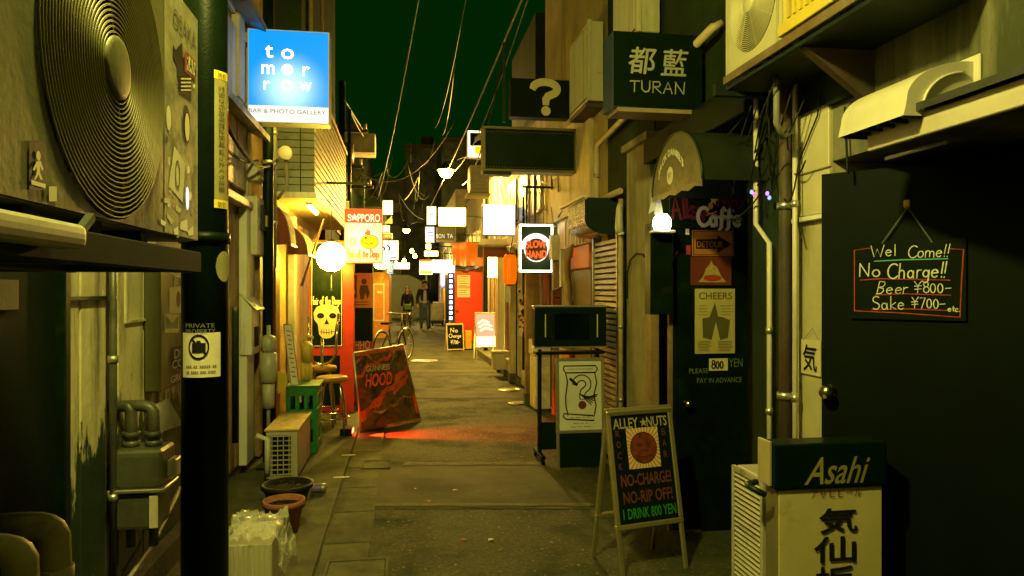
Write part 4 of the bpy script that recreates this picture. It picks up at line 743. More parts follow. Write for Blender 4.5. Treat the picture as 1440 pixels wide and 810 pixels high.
sh_ = new('sheet', MB().add(V, [(j*(n+1)+i, j*(n+1)+i+1, (j+1)*(n+1)+i+1, (j+1)*(n+1)+i) for j in range(m_) for i in range(n)], True), ban, T); sh_.data.materials.append(bro); sh_.data.materials.append(btan)
for p in sh_.data.polygons:                                # the printed layout: stripes and swashes
    i, j = p.index % n, p.index//n; u, v = (i+.5)/n, (j+.5)/m_; w = .018*math.sin(u*23)+.02*math.sin(v*19+u*7)
    if abs(v-.2-.52*u+w) < .045 or v > .955 or abs(v-.72-.3*u+w) < .022 or (u > .6 and abs(v-.12-.5*u+w) < .03 and u < .93) or (u > .93 and .1 < v < .33): p.material_index = 1
    elif abs(v-.86-.1*math.sin(u*9)+w) < .02 or abs(v-.16-.2*u+w) < .012 or (v < .04 and u > .4): p.material_index = 2
for p, q in ((BL, BR), (TL, TR), (BL, TL), (BR, TR)): new('frame_bar', MB().tube([p, q], .011, 8), alu, T)
Fbn = Fr(BL, BR-BL, TL-BL); Fbn.n = nn; wB, hB = (BR-BL).length, (TL-BL).length
mb = MB(); text(mb, Fbn, 'GUINNESS', .12, .44, hB*.76, hB*.83, c=.034); new('lettering', mb, pcream, T)
mb = MB(); text(mb, Fbn, 'HOOD', .1, .46, hB*.56, hB*.73, c=.034, bold=.02, shear=.2); new('lettering', mb, bro, T)
new('prop_leg', MB().tube([TL*.3+TR*.7, (BL+BR)/2+Vector((.05,.35,0))], .01, 8), alu, T)
# red door light spilling from the step behind the banner
q = gnd(503, 612); T = thing('step_lamp', 'red lamp strip at the foot of the bar step', 'lamp', (-.52, q.y+.05, .02)); new('housing', MB().box(-.62, -.5, q.y-.12, q.y+.08, .02, .09), blk, T, .004); new('lens', MB().box(-.4995, -.494, q.y-.1, q.y+.06, .04, .07), E('red_lens', (1, .03, .01), 25), T); lamp('SPOT', (-.485, q.y-.05, .085), (1, .02, .004), 230, T, .01, 'step_light', (0, -PI/2+.06, 0), math.radians(46))
# ================================================================== right: concrete house with the black door
stain = M('stained_concrete', (.2,.185,.13), .85, var=.3, scale=3, dirt=(.04,.045,.022), amt=.75, dscale=2.6, streak=True, bump=.6, bscale=22)
A = bld('concrete_house', 'stained concrete house nearest on the right', (3, 1, 0))
new('wall', MB().box(XR, 5, -3, 2.84, 2.06, 7), stain, A); new('wall', MB().box(XR, 5, -3, 1.6, 0, 2.058), stain, A); new('inner_wall', MB().box(3.2, 5, 1.6, 2.84, 0, 2.058), blkm, A)
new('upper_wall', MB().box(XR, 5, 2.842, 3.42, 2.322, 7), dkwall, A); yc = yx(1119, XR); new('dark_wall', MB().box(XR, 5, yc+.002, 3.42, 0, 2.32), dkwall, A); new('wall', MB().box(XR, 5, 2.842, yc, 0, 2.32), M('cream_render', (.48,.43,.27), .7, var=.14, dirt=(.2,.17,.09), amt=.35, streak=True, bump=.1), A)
Fx = FRW(XR); cp = M('cream_panel', (.55,.49,.33), .5, var=.07, dirt=(.3,.25,.15), amt=.2, streak=True)
a0, a1 = -yc, -2.845
for z0, z1, am in ((1.84, 2.03, a1), (2.038, 2.3, a1)): new('wall_panel', MB().plate(Fx, a0, am, z0, z1, 0, .016), cp, A, .003)
new('panel_trim', MB().plate(Fx, a0, a1, 1.815, 1.836, 0, .03), white, A, .003); new('pier', MB().box(XR-.03, XR+.2, 2.65, 2.84, 2.3, 7), dkwall, A)
# canopy over the door
T = thing('door_canopy', 'metal canopy with pale fascia above the black door', 'canopy', (1.8, 1.6, 2.0)); Xc = 1.66
new('roof', MB().add([(Xc-.03, .3, 2.1), (XR-.002, .3, 2.18), (XR-.002, 2.37, 2.18), (Xc-.03, 2.37, 2.1), (Xc-.03, .3, 2.075), (XR-.002, .3, 2.15), (XR-.002, 2.37, 2.15), (Xc-.03, 2.37, 2.075)], [(0,1,2,3),(7,6,5,4),(0,3,7,4),(3,2,6,7)]), M('dark_tin', (.06,.06,.05), .55, .5, var=.2), T)
new('fascia', MB().box(Xc, Xc+.02, .3, 2.34, 2.0, 2.074), M('pale_fascia', (.5,.44,.36), .55, var=.1, dirt=(.25,.2,.14), amt=.3, streak=True), T, .003); new('soffit', MB().box(Xc+.021, XR-.002, .3, 2.34, 2.05, 2.07), dkmet, T)
new('light_rail', MB().tube([(Xc+.12, 2.1, 1.99), (Xc+.12, 2.4, 1.99)], .007, 8), white, T)
# vent hood: rounded cover with louvred underside
T = thing('vent_hood', 'large cream plastic vent hood on the concrete wall', 'vent hood'); q = onX(1375, 155, XR); Yh0 = q.y; Yh1 = yx(1262, XR-.02); T.location = (XR, (Yh0+Yh1)/2, 2.08); zb, zt = 2.06, onX(1375, 86, XR).z; dep = .24
hc = M('hood_plastic', (.6,.55,.46), .4, var=.06, dirt=(.36,.3,.18), amt=.22, streak=True)
new('back_plate', MB().box(XR-.012, XR-.001, Yh0-.02, Yh1+.02, zb-.01, zt+.02), hc, T, .004); n = 12; W_ = Yh1-Yh0
prof = [(XR-.012, zt)] + [(XR-.012-dep*math.sin(PI/2*i/n), zt-(zt-zb)*.72*(1-math.cos(PI/2*i/n))) for i in range(1, n+1)] + [(XR-.012-dep-.012, zb)]
V = [(x, Yh0+.004, z) for x, z in prof]+[(x, Yh1-.004, z) for x, z in prof]; m_ = len(prof)
new('cover', MB().add(V, [(i, i+1, m_+i+1, m_+i) for i in range(m_-1)], True), hc, T)
for y, s_ in ((Yh0+.004, 1), (Yh1-.004, -1)): new('side', MB().add([(x, y, z) for x, z in prof]+[(XR-.012, y, zb)], [tuple(range(m_+1)) if s_ < 0 else tuple(reversed(range(m_+1)))]), hc, T)
pr2 = [(XR-.05, zt-.04)]+[(XR-.05-(dep-.09)*math.sin(PI/2*i/n), zt-.04-(zt-zb)*.7*(1-math.cos(PI/2*i/n))) for i in range(1, n+1)]; new('side_bead', MB().tube([(x, Yh0-.001, z) for x, z in pr2], .005, 6), hc, T)
for k in range(6): y = Yh0+.02+k*(W_-.04)/5; new('louvre', MB().box(XR-.012-dep, XR-.03, y-.004, y+.004, zb-.006, zb+.014), dkmet, T)
# black door leaf with chalk menu
p0, p1 = at(1155, 400, 3.07), at(1440, 400, 2.59); p0.z = p1.z = 0; Fd = Fr(p0, p1-p0); wd = .93
T = thing('black_door', 'plain black door swung open at the right edge', 'door', p0); new('leaf', MB().plate(Fd, 0, wd, .04, 2.0, -.04, 0), M('black_door_paint', (.001,.0048,.001), .65, var=.3, scale=3, bump=.05), T, .003)
kz = Fd.px(1167, 550); kn = M('knob_brass', (.55,.5,.3), .22, 1, var=.1); new('knob', MB().lathe(Fd.pt(kz[0], kz[1], 0), [(.03, 0), (.03, .006), (.012, .01), (.012, .03), (.022, .036), (.03, .05), (.026, .062), (0, .066)], 20, (Fd.u, Fd.v, Fd.n)), kn, T)
hz = Fd.px(1276, 287); new('hook', MB().plate(Fd, hz[0]-.012, hz[0]+.012, hz[1]-.016, hz[1]+.016, 0, .012), M('wood_hook', (.6,.4,.14), .5), T, .004)
mb = MB(); x0 = Fd.px(1203, 350); x1 = Fd.px(1356, 350)
T2 = thing('chalk_menu', 'black chalk menu board hanging on the black door', 'menu board', Fd.pt(x0[0], Fd.px(1280, 445)[1], 0)); ra = Fd.rect(1198, 338, 1360, 450); new('board', MB().plate(Fd, *ra, .002, .012), blkm, T2, .002)
new('strap', MB().stroke(Fd, [Fd.px(1276, 291, .02), Fd.px(1240, 342, .02)], .007, .016), M('grey_strap', (.05,.06,.055), .6), T2); new('strap', MB().stroke(Fd, [Fd.px(1276, 291, .02), Fd.px(1310, 340, .02)], .007, .0165), M('grey_strap', (.05,.06,.055)), T2)
chalkm = M('chalk', (.72,.72,.6), .9, var=.25, scale=40); chr_ = M('red_chalk', (.42,.05,.02), .9, var=.3, scale=40); c_ = .014
W = lambda s, a, b, c, d, w=.004, **k: new('lettering', phand(MB(), Fd, s, a, b, c, d, w, c=c_, jit=.03, **k), chalkm, T2)
W('Wel', 1226, 345, 1262, 361); W('Come!!', 1277, 345, 1336, 362, shear=.12); W('No', 1209, 371, 1241, 389, .0056); W('Charge!!', 1248, 370, 1333, 391, .0055, shear=.08)
W('Beer', 1234, 396, 1279, 413, shear=.12); W('¥800-', 1286, 396, 1340, 412); W('Sake', 1228, 417, 1275, 435); W('¥700-', 1282, 418, 1332, 434); W('etc.', 1334, 430, 1352, 438, .004)
mb = MB(); S = lambda pts, w=.0045: mb.stroke(Fd, [Fd.px(*p) for p in pts], w, c_)
S([(1225, 349), (1203, 352), (1203, 436)]); S([(1203, 437), (1270, 440), (1351, 446)]); S([(1351, 446), (1353, 400), (1356, 351), (1338, 350)]); S([(1211, 394), (1240, 392), (1337, 394)]); S([(1232, 415), (1270, 413), (1338, 415)]); S([(1227, 435.5), (1270, 434), (1335, 436.5)]); new('chalk_lines', mb, chr_, T2)
mb = MB(); S([(1231, 367.5), (1270, 365.5), (1334, 364)], .005); new('chalk_lines', mb, M('teal_chalk', (.1,.42,.38), .9), T2)
# small kanji card on the cream wall
Fw = FRW(XR-.01); T = thing('kanji_card', 'cream card with one brushed kanji hanging beside the black door', 'sign', Fw.pt(*Fw.px(1139, 527))); r = Fw.rect(1126, 478, 1153, 527); new('card', MB().plate(Fw, *r, -.006, 0), pcream, T); mb = MB(); ptext(mb, Fw, '気', 1130, 485, 1149, 522, c=.002, fat=.0018); new('lettering', mb, ink, T); mb = MB(); mb.stroke(Fw, [Fw.px(1130, 478), Fw.px(1143, 462), Fw.px(1151, 478)], .003, .001); new('string', mb, ink, T)
# beer stand sign and louvred unit
D = 2.72; Fq = FY(yd(1165, D)); a0, a1, b0, b1 = Fq.rect(1088, 622, 1245, 860); sgm = M('stand_sign_cream', (.68,.58,.28), .45, var=.08, dirt=(.36,.3,.13), amt=.25)
T = thing('stand_sign', 'cream beer stand sign with black header and brushed kanji', 'sign', Fq.pt((a0+a1)/2, 0, -.1)); hb = Fq.px(1165, 685)[1]
new('body', MB().plate(Fq, a0+.015, a1-.012, .05, hb-.003, -.09, -.004), M('sign_side_metal', (.3,.27,.16), .4, .5, var=.15), T, .004); new('sign_face', MB().plate(Fq, a0+.02, a1-.016, .06, hb-.005, -.004, .002), sgm, T, .002)
new('header', MB().plate(Fq, a0, a1, hb, b1, -.1, .012), M('header_black', (.003,.012,.005), .3, var=.2), T, .008, seg=2); new('header_end', MB().plate(Fq, a0-.012, a0-.001, hb+.01, b1+.008, -.1, -.01), M('header_end_tan', (.42,.35,.2), .45), T, .002)
new('handle', MB().tube([Fq.pt(a0-.03, hb-.02, .0), Fq.pt(a0-.07, hb, -.03), Fq.pt(a0-.07, hb+.005, -.07), Fq.pt(a0-.02, hb+.005, -.095)], .012, 8), dkmet, T)
for a in (a0+.06, a1-.1): new('caster', MB().cyl(Fq.pt(a, .025, -.05), Fq.pt(a+.03, .025, -.05), .025, None, 14), blkm, T)
mb = MB(); ptext(mb, Fq, 'Asahi', 1134, 641, 1216, 679, c=.0145, bold=.01, shear=.34); new('lettering', mb, M('header_gold', (.36,.32,.1), .4), T)
mb = MB(); ptext(mb, Fq, 'アサヒビール', 1139, 686, 1211, 699, c=.005); new('lettering', mb, maroon, T)
for ch_, r_ in (('気', (1151, 714, 1204, 748)), ('仙', (1144, 754, 1202, 790)), ('坂', (1146, 796, 1200, 832))): new('lettering', ptext(MB(), Fq, ch_, *r_, c=.005, fat=.0022), ink, T)
Xv = 1.42; y0, y1 = yx(1074, Xv), yx(1030, Xv); zt = 1.5-(658-HZ)/330
T = thing('outdoor_unit', 'louvred outdoor fan unit behind the beer stand sign', 'air conditioner', (1.8, (y0+y1)/2, 0)); new('casing', MB().box(Xv+.012, 1.7, y0+.01, y1, .05, zt), acm, T, .01); Fv = FRW(Xv); new('front_frame', MB().frame(Fv, -y1, -y0, .06, zt, .022, -.011, .004), acm, T); new('fin_pack', MB().plate(Fv, -y1+.02, -y0-.02, .08, zt-.02, -.011, -.008), dkmet, T)
for k in range(30): z = .09+k*(zt-.13)/29; new('louvre', MB().add([Fv.pt(a, z+dz, c) for a in (-y1+.022, -y0-.022) for dz, c in ((0, .004), (.009, -.006), (.011, -.006), (.003, .005))], [(0,1,5,4),(1,2,6,5),(2,3,7,6),(3,0,4,7)]), acm, T)
for x in (1.47, 1.65): new('foot', MB().box(x-.02, x+.02, y0+.03, y1-.03, 0, .05), blkm, T)
# ================================================================== rock bar
B = bld('rock_bar', 'black fronted rock bar house on the right', (3, 4.2, 0)); yj = yx(1056, XR); new('wall', MB().box(XR+.01, 5, 3.424, yj, 0, 7.2), dkwall, B); new('wall', MB().box(2.25, 5, yj+.002, 5.04, 0, 2.44), dkwall, B); new('upper_wall', MB().box(XR+.01, 5, yj+.002, 5.04, 2.442, 7.2), dkwall, B)
new('fascia', MB().box(XR-.1, XR+.009, 3.45, 5.0, 2.42, 2.6), blk, B, .005)
for px, mat, r, lb in ((1063, ivory, .013, 'thin cream conduit with a kink on the rock bar front'), (1104, rust, .028, 'rusty brown drainpipe beside the cream wall'), (1118, ivory, .012, 'thin straight cream conduit beside the rusty drainpipe')):
    X = XR-.05; y = yx(px, X)
    if px == 1063:
        k0 = onX(1063, 315, X); k1 = onX(1082, 342, X); pipe(lb, [(X, k0.y, 2.5), (X, k0.y, k0.z), (X, k1.y, k1.z), (X, k1.y, .2)], r, mat, 'conduit', ((X, k1.y, 1.3), (X, k1.y, .9)))
    else: pipe(lb, [(X, y, .05), (X, y, 3)], r, mat, 'conduit' if px > 1110 else 'drainpipe', ((X, y, 1.0), (X, y, 1.9)))
# bar door with posters
Ya = yd(985, 4.4); Fa_ = FY(Ya); a0, a1, b0, b1 = Fa_.rect(921, 268, 1052, 745)
T = thing('poster_door', 'black bar door covered with posters and painted lettering', 'door', (a0, Ya, 0)); new('leaf', MB().plate(Fa_, Fa_.px(947, 400)[0], a1, .02, 2.0, -.05, 0), M('dark_green_black', (.003,.009,.003), .4, var=.4, scale=4, dirt=(.008,.02,.006), amt=.25, bump=.1), T, .004)
new('knob', MB().lathe(Fa_.pt(*Fa_.px(965, 567), 0), [(.02, 0), (.01, .02), (.024, .03), (.024, .05), (0, .056)], 16, (Fa_.u, Fa_.v, Fa_.n)), kn, T); new('chain', MB().tube([Fa_.pt(*Fa_.px(x, y), .01) for x, y in ((953, 352), (943, 370), (937, 385), (937, 402))], .004, 5), alu, T)
PT = lambda s, r, mat, c=.013, **k: new('lettering', ptext(MB(), Fa_, s, *r, c=c, **k), mat, T)
new('name_board', MB().plate(Fa_, *Fa_.rect(941, 270, 1050, 322), .001, .012), blk, T, .003)
dr = M('painted_red_letters', (.12,.008,.008), .6, var=.2); mb = MB(); phand(mb, Fa_, 'Alley', 944, 276, 994, 308, .024, c=.014, shear=-.1); phand(mb, Fa_, 'Nuts', 1008, 273, 1046, 292, .018, c=.014); new('lettering', mb, dr, T)
mb = MB(); phand(mb, Fa_, 'Caffe', 979, 293, 1042, 318, .024, c=.0165, jit=.01); new('lettering', mb, pcream, T); mb = MB(); mb.star(Fa_, *Fa_.px(1002, 282), .033, .018, .2); new('star_print', mb, pyel, T)
mb = MB(); mb.ell(Fa_, *Fa_.px(998, 290), .016, .02, .0155); mb.stroke(Fa_, [Fa_.px(992, 299), Fa_.px(1006, 303)], .01, .0155); mb.stroke(Fa_, [Fa_.px(992, 303), Fa_.px(1006, 298)], .01, .016); new('bone_print', mb, porange, T)
new('detour_plate', MB().plate(Fa_, *Fa_.rect(973, 324, 1031, 360), 0, .006), M('detour_orange', (.38,.14,.02), .5, var=.1), T); mb = MB(); mb.poly(Fa_, [Fa_.px(*p) for p in ((978, 350), (1008, 350), (1008, 356), (1028, 343), (1008, 331), (1008, 336), (978, 337))], .008); mb.frame(Fa_, *Fa_.rect(974.5, 325.5, 1029.5, 358.5), .003, .006, .0075); new('arrow_print', mb, ink, T)
PT('DETOUR', (979.5, 339.5, 1016, 348), M('detour_orange', (.5,.2,.03)), .0095, bold=.01)
new('red_poster', MB().plate(Fa_, *Fa_.rect(971, 361, 1028, 401), 0, .004), M('red_poster', (.16,.025,.015), .6, var=.2), T); mb = MB(); mb.poly(Fa_, [Fa_.px(*p) for p in ((981, 397), (1021, 397), (1014, 389), (1008, 376), (1002, 372), (1000, 366), (997, 372), (992, 378), (988, 389))], .006); new('figure_print', mb, M('dull_gold', (.45,.33,.1), .6, var=.3, scale=40), T)
mb = MB(); mb.ell(Fa_, *Fa_.px(1001, 391), .06, .02, .0075); new('dish_print', mb, predp, T)
new('cheers_poster', MB().plate(Fa_, *Fa_.rect(977, 406, 1033, 497), 0, .004), M('aged_poster', (.5,.42,.16), .7, var=.12), T); olv = M('olive_ink', (.1,.085,.03), .7, var=.2); PT('CHEERS', (982, 411, 1029, 421), olv, .006, bold=.01)
mb = MB(); mb.poly(Fa_, ccw([Fa_.px(*p) for p in ((1005, 425), (1009, 445), (1016, 446), (1026, 450), (1023, 475), (1012, 478), (1006, 452), (1000, 478), (988, 475), (987, 448), (997, 446))]), .006); new('picture_print', mb, olv, T)
mb = MB(); R = random.Random(2)
for k in range(11):
    y = 431+k*1.0 if k < 4 else 480+(k-4)*2.2
    if k < 4: y = 430+k*4.2
    for s_ in ((980, 996), (1012, 1030)) if k < 4 else ((980, 1000), (1008, 1030)): mb.stroke(Fa_, [Fa_.px(s_[0]+R.uniform(0, 3), y), Fa_.px(s_[1]-R.uniform(0, 4), y)], .004, .006)
new('small_print', mb, olv, T)
new('price_tag', MB().plate(Fa_, *Fa_.rect(997, 504, 1023, 521), 0, .005), pcream, T); mb = MB(); phand(mb, Fa_, '800', 1000, 506, 1017, 518, .009, c=.007); new('lettering', mb, ink, T); fad = M('faded_green_letters', (.14,.2,.08), .7); PT('YEN', (1025, 504, 1044, 516), fad, .002, bold=.0); PT('PLEASE', (969, 518, 996, 525), fad, .002); PT('PAY IN ADVANCE', (980, 531, 1043, 538), fad, .002)
new('side_post', MB().plate(Fa_, Fa_.px(941, 400)[0], Fa_.px(946, 400)[0], .02, 1.95, -.03, 0), wood, T)
new('sticker', MB().plate(Fa_, *Fa_.rect(965, 345, 971, 358), 0, .003), predp, T); new('sticker', MB().plate(Fa_, *Fa_.rect(964, 316, 969, 330), 0, .003), paper, T)
# wall lamp left of the door
q = at(931, 312, 4.2); T = thing('wall_lamp', 'bright wall lamp glowing at the left edge of the poster door', 'lamp', (q.x, q.y, q.z-.06)); new('globe', MB().lathe(q, [(0, -.05), (.042, -.05), (.055, -.02), (.05, .02), (.03, .045), (0, .05)], 18), E('lamp_globe', (.94, .84, .6), 6), T); new('base', MB().box(q.x-.06, q.x+.075, q.y-.03, q.y+.06, q.z-.066, q.z-.05), ivory, T, .004); new('backbox', MB().box(q.x-.05, q.x+.09, q.y+.06, q.y+.16, q.z-.55, q.z+.0), blk, T, .004)
q2 = at(921, 470, 4.75); new('door_jamb', MB().box(q2.x-.03, q2.x+.03, q2.y, q2.y+.1, 0, 1.8), wood, T, .004)
# rounded whiskey awning
Xf = 1.5; y0, y1 = yx(988, Xf), yx(918, Xf); zt, zs = 2.37, 2.06; Fo = FRW(Xf); n = 18; cm = (y0+y1)/2; rw = (y1-y0)/2
awn = M('awning_vinyl', (.09,.085,.03), .32, var=.2, dirt=(.04,.04,.015), amt=.4, bump=.12, bscale=14)
T = thing('barrel_awning', 'black round-topped awning with a white whiskey logo', 'awning', (Xf, cm, zs)); arc = [(-cm-rw*math.cos(PI*i/n), zs+(zt-zs)*math.sin(PI*i/n)) for i in range(n+1)]
V = [Fo.pt(a, b, c) for c in (0, -.6) for a, b in arc]; new('cover', MB().add(V, [(i, i+1, n+2+i, n+1+i) for i in range(n)], True), M('awning_vinyl_black', (.02,.025,.014), .4, var=.2, bump=.15, bscale=12), T); new('front_panel', MB().prism(Fo, [(arc[-1][0], zs-.09), (arc[0][0], zs-.07)]+arc, -.004, .002) if False else MB().poly(Fo, arc[::-1], .001), awn, T)
new('valance', MB().poly(Fo, [(arc[-1][0], zs), (arc[0][0], zs)]+[(arc[0][0]+(arc[-1][0]-arc[0][0])*i/8, zs-.035+.015*(i % 2)) for i in range(9)], .002), awn, T); new('rib', MB().tube([Fo.pt(a, b, 0) for a, b in arc], .008, 6), dkmet, T)
mb = MB(); lw = M('logo_white', (.75,.72,.6), .6); text(mb, Fo, "JACK DANIEL'S", *Fo.rect(927, 234, 962, 246), c=.004, fat=.003, arc=.1); e_ = Fo.px(943, 247); mb.ell(Fo, e_[0], e_[1], .048, .05, .004); new('lettering', mb, lw, T); mb = MB(); text(mb, Fo, '№7', e_[0]-.025, e_[0]+.025, e_[1]-.018, e_[1]+.018, c=.006); new('lettering', mb, ink, T)
# bundle of little coloured fairy bulbs
for k, (px, py, col) in enumerate(((1061, 273, (1, .1, .5)), (1079, 272, (.5, .2, 1)), (1057, 270, (.2, .3, 1)), (1082, 278, (.2, .3, 1)))):
    q = at(px, py, 3.5); T = thing('fairy_bulb', ('pink', 'violet', 'blue', 'blue')[k]+' fairy bulb under the awning, '+('left of the conduit', 'right of the conduit', 'leftmost', 'rightmost')[k], 'fairy light', q, 0, 'fairy bulbs under the awning'); new('bulb', MB().lathe(q, [(0, -.012), (.008, -.006), (.008, .004), (.004, .01), (0, .01)], 10), E('fairy%d' % k, col, 2.1), T); new('cap', MB().cyl(q+Vector((0,0,.009)), q+Vector((0,0,.02)), .004, None, 8), blk, T)
# upper air conditioner on its tray
Xg = 1.55; Fg = FRW(Xg); ca, cb = Fg.px(1058, 8); cb -= .01; y0 = yx(1092, Xg); zb = onX(1035, 100, Xg).z
ac2 = M('ac_casing_pale', (.5,.45,.29), .42, var=.08, dirt=(.25,.2,.1), amt=.28, streak=True)
ac_unit('pale air conditioner with round grille on the upper right tray', Fg, -yx(1024, Xg)-.03, -y0, zb, zb+.55, .27, ca, cb+.02, .207, 20, ac2, ac2, .015, rt=.011)
y2, y3 = y0-.02, 2.12
T = thing('ribbed_unit', 'yellow ribbed condenser unit beside the upper air conditioner', 'air conditioner', (1.7, (y2+y3)/2, zb)); yl = M('yellow_enamel', (.6,.46,.05), .45, var=.12, dirt=(.4,.3,.1), amt=.3, streak=True); new('casing', MB().plate(Fg, -y2, -y3, zb, zb+.5, -.26, -.012), yl, T, .012)
for k in range(16): a = -y2+.06+k*.042; new('rib', MB().plate(Fg, a, a+.02, zb+.08, zb+.46, -.012, .002), yl, T)
new('sill', MB().plate(Fg, -y2, -y3, zb+.02, zb+.07, -.012, .008), yl, T, .003)
T = thing('bracket_tray', 'rusty steel tray and bracket under the upper right units', 'shelf', (1.7, 2.8, zb-.1)); yt0, yt1 = yx(1018, Xg-.03), 2.0
new('lip', MB().box(Xg-.035, Xg-.02, yt0, yt1, zb-.05, zb-.012), M('rusty_lip', (.2,.15,.08), .6, .3, var=.25, dirt=(.14,.07,.03), amt=.5), T, .002); new('deck', MB().box(Xg-.019, XR-.002, yt0, yt1, zb-.075, zb-.06), dkmet, T)
for y in (3.35, 2.95, 2.7, 2.3): new('foot_rail', MB().box(Xg-.01, XR-.03, y-.02, y+.02, zb-.06, zb-.001), dkmet, T)
new('gusset', MB().add([(Xg, 2.6, zb-.08), (XR, 2.6, zb-.08), (XR, 2.6, zb-.3), (Xg, 2.56, zb-.08), (XR, 2.56, zb-.08), (XR, 2.56, zb-.3)], [(0,2,1),(3,4,5),(0,3,5,2),(0,1,4,3)]), rust, T)
new('hanging_pipe', MB().tube([(Xg+.1, 2.95, zb-.08), (Xg+.1, 2.95, zb-.28), (Xg+.14, 2.97, zb-.34), (Xg+.2, 3.0, zb-.3)], .015, 8), greyc, T)
q0 = [at(1130, 120+i*8, 3.2) for i in range(3)]
for k in range(9):
    R = random.Random(k); y = 2.7+R.random()*.8; X_ = Xg+.05+R.random()*.2; pts = [(X_, y, zb-.09), (X_+R.uniform(-.1, .1), y+.1, zb-.2-R.random()*.2), (X_+.05, y+.3, zb-.35-R.random()*.3), (XR-.01, y+.5, zb-.25)]
    pipe('thin black cable loop drooping under the upper right tray', pts, .0038, cable, 'cable_loop', (), 'cable', 6, 'cable loops under the tray')
# ================================================================== TURAN sign, duct, pillar, shutter
Fz = FY(yd(925, 4.3)); a0, a1, b0, b1 = Fz.rect(862, 46, 988, 152)
T = thing('box_sign', 'unlit black projecting box sign with two kanji and TURAN', 'sign', Fz.pt((a0+a1)/2, b0, -.1)); new('case', MB().plate(Fz, a0, a1, b0, b1, -.22, -.004), M('sign_blue_side', (.03,.05,.09), .35, var=.15), T, .004); new('sign_face', MB().plate(Fz, a0+.004, a1-.004, b0+.004, b1-.004, -.004, .002), M('turan_black', (.001,.008,.002), .5, var=.2), T); new('underside', MB().plate(Fz, a0+.03, a1-.02, b0-.025, b0, -.2, -.01), M('tan_underside', (.3,.22,.1), .5), T)
sil = M('silver_letters', (.4,.38,.3), .5, .2, var=.15); mb = MB(); ptext(mb, Fz, '都', 884, 67, 921, 104, c=.005, fat=.0022, shear=.12); ptext(mb, Fz, '藍', 931, 70, 966, 107, c=.005, fat=.0018, shear=.12); new('lettering', mb, sil, T); mb = MB(); phand(mb, Fz, 'TURAN', 885, 115, 966, 131, .009, c=.005); new('lettering', mb, M('dull_silver', (.3,.29,.22), .5), T)
new('stay', MB().bar(Fz.pt(a1, b1-.1, -.1), Fz.pt(a1+.12, b1-.1, -.1), .03), dkmet, T); new('stay', MB().bar(Fz.pt(a1, b0+.1, -.1), Fz.pt(a1+.12, b0+.1, -.1), .03), dkmet, T)
C = bld('shutter_house', 'plastered house on the right with roller shutter and pillar', (3, 7, 0)); olive = M('olive_plaster', (.3,.24,.12), .85, var=.2, scale=2.5, dirt=(.12,.1,.05), amt=.4, dscale=1.5, streak=True, bump=.2, bscale=25)
new('wall', MB().box(XR, 5, 5.044, 6.25, 0, 4.2), dkwall, C); new('wall', MB().box(XR, 5, 6.252, 9.1, 0, 7.6), olive, C); new('upper_wall', MB().box(XR, 5, 5.044, 6.25, 4.202, 7.6), olive, C); pyy0, pyy1 = yx(914, XR-.06), yx(881, XR-.06); new('pillar', MB().box(XR-.06, XR-.001, pyy0, pyy1, 0, 2.62), M('mossy_plaster', (.3,.27,.16), .85, var=.2, dirt=(.1,.11,.05), amt=.45, dscale=3, streak=True, bump=.3, bscale=22), C, .008)
new('pillar_cap', MB().box(XR-.1, XR-.001, pyy0-.03, pyy1+.03, 2.6, 2.66), plas, C, .005)
sy0, sy1 = yx(869, XR-.05), yx(837, XR-.05); sl = M('shutter_slat', (.36,.32,.26), .4, .5, var=.12, dirt=(.16,.12,.07), amt=.3); ms = None
for k in range(38):
    if ms is None: o = new('shutter_slat', MB().add([(XR-.01,sy0,0),(XR-.01,sy1,0),(XR-.055,sy0,.008),(XR-.055,sy1,.008),(XR-.05,sy0,.04),(XR-.05,sy1,.04),(XR-.012,sy0,.046),(XR-.012,sy1,.046)], [(0,1,3,2),(2,3,5,4),(4,5,7,6),(0,2,4,6),(1,7,5,3)]), sl, C, local=True); ms = o.data
    else: o = bpy.data.objects.new('shutter_slat', ms); COL.objects.link(o); o.parent = C
    o.location = Vector((0, 0, .05+k*.05))-C.location
for y in (sy0-.02, sy1+.02): new('shutter_guide', MB().box(XR-.07, XR-.001, y-.02, y+.02, 0, 1.98), steel, C, .003)
# drum housing of the shutter
Xh = 1.56; y0, y1 = yx(868, XR), yx(799, Xh); z0, z1 = 1.985, 2.3; n = 8; prof = [(XR-.002, z1), (Xh+.03, z1), (Xh, z1-.03)]+[(Xh+.2-.2*math.cos(PI/2*i/n), z0+.12-.12*math.sin(PI/2*i/n)) for i in range(n+1)]+[(XR-.002, z0)]
T = thing('shutter_drum_housing', 'polished metal drum housing above the roller shutter', 'shutter housing', (1.7, (y0+y1)/2, z0)); m_ = len(prof)
new('shell', MB().add([(x, y, z) for y in (y0, y1) for x, z in prof], [(i, i+1, m_+i+1, m_+i) for i in range(m_-1)], False), M('polished_tin', (.55,.52,.46), .22, .9, var=.12, dirt=(.3,.25,.18), amt=.3), T); new('end_plate', MB().add([(x, y0-.002, z) for x, z in prof], [tuple(range(m_))]), M('green_end_plate', (.02,.035,.02), .4), T)
new('seam', MB().box(Xh-.004, Xh+.0, y0+.01, y1, z0+.17, z0+.185), alu, T); new('top_rail', MB().box(Xh-.02, Xh+.02, y0, y1+.3, z1, z1+.02), white, T)
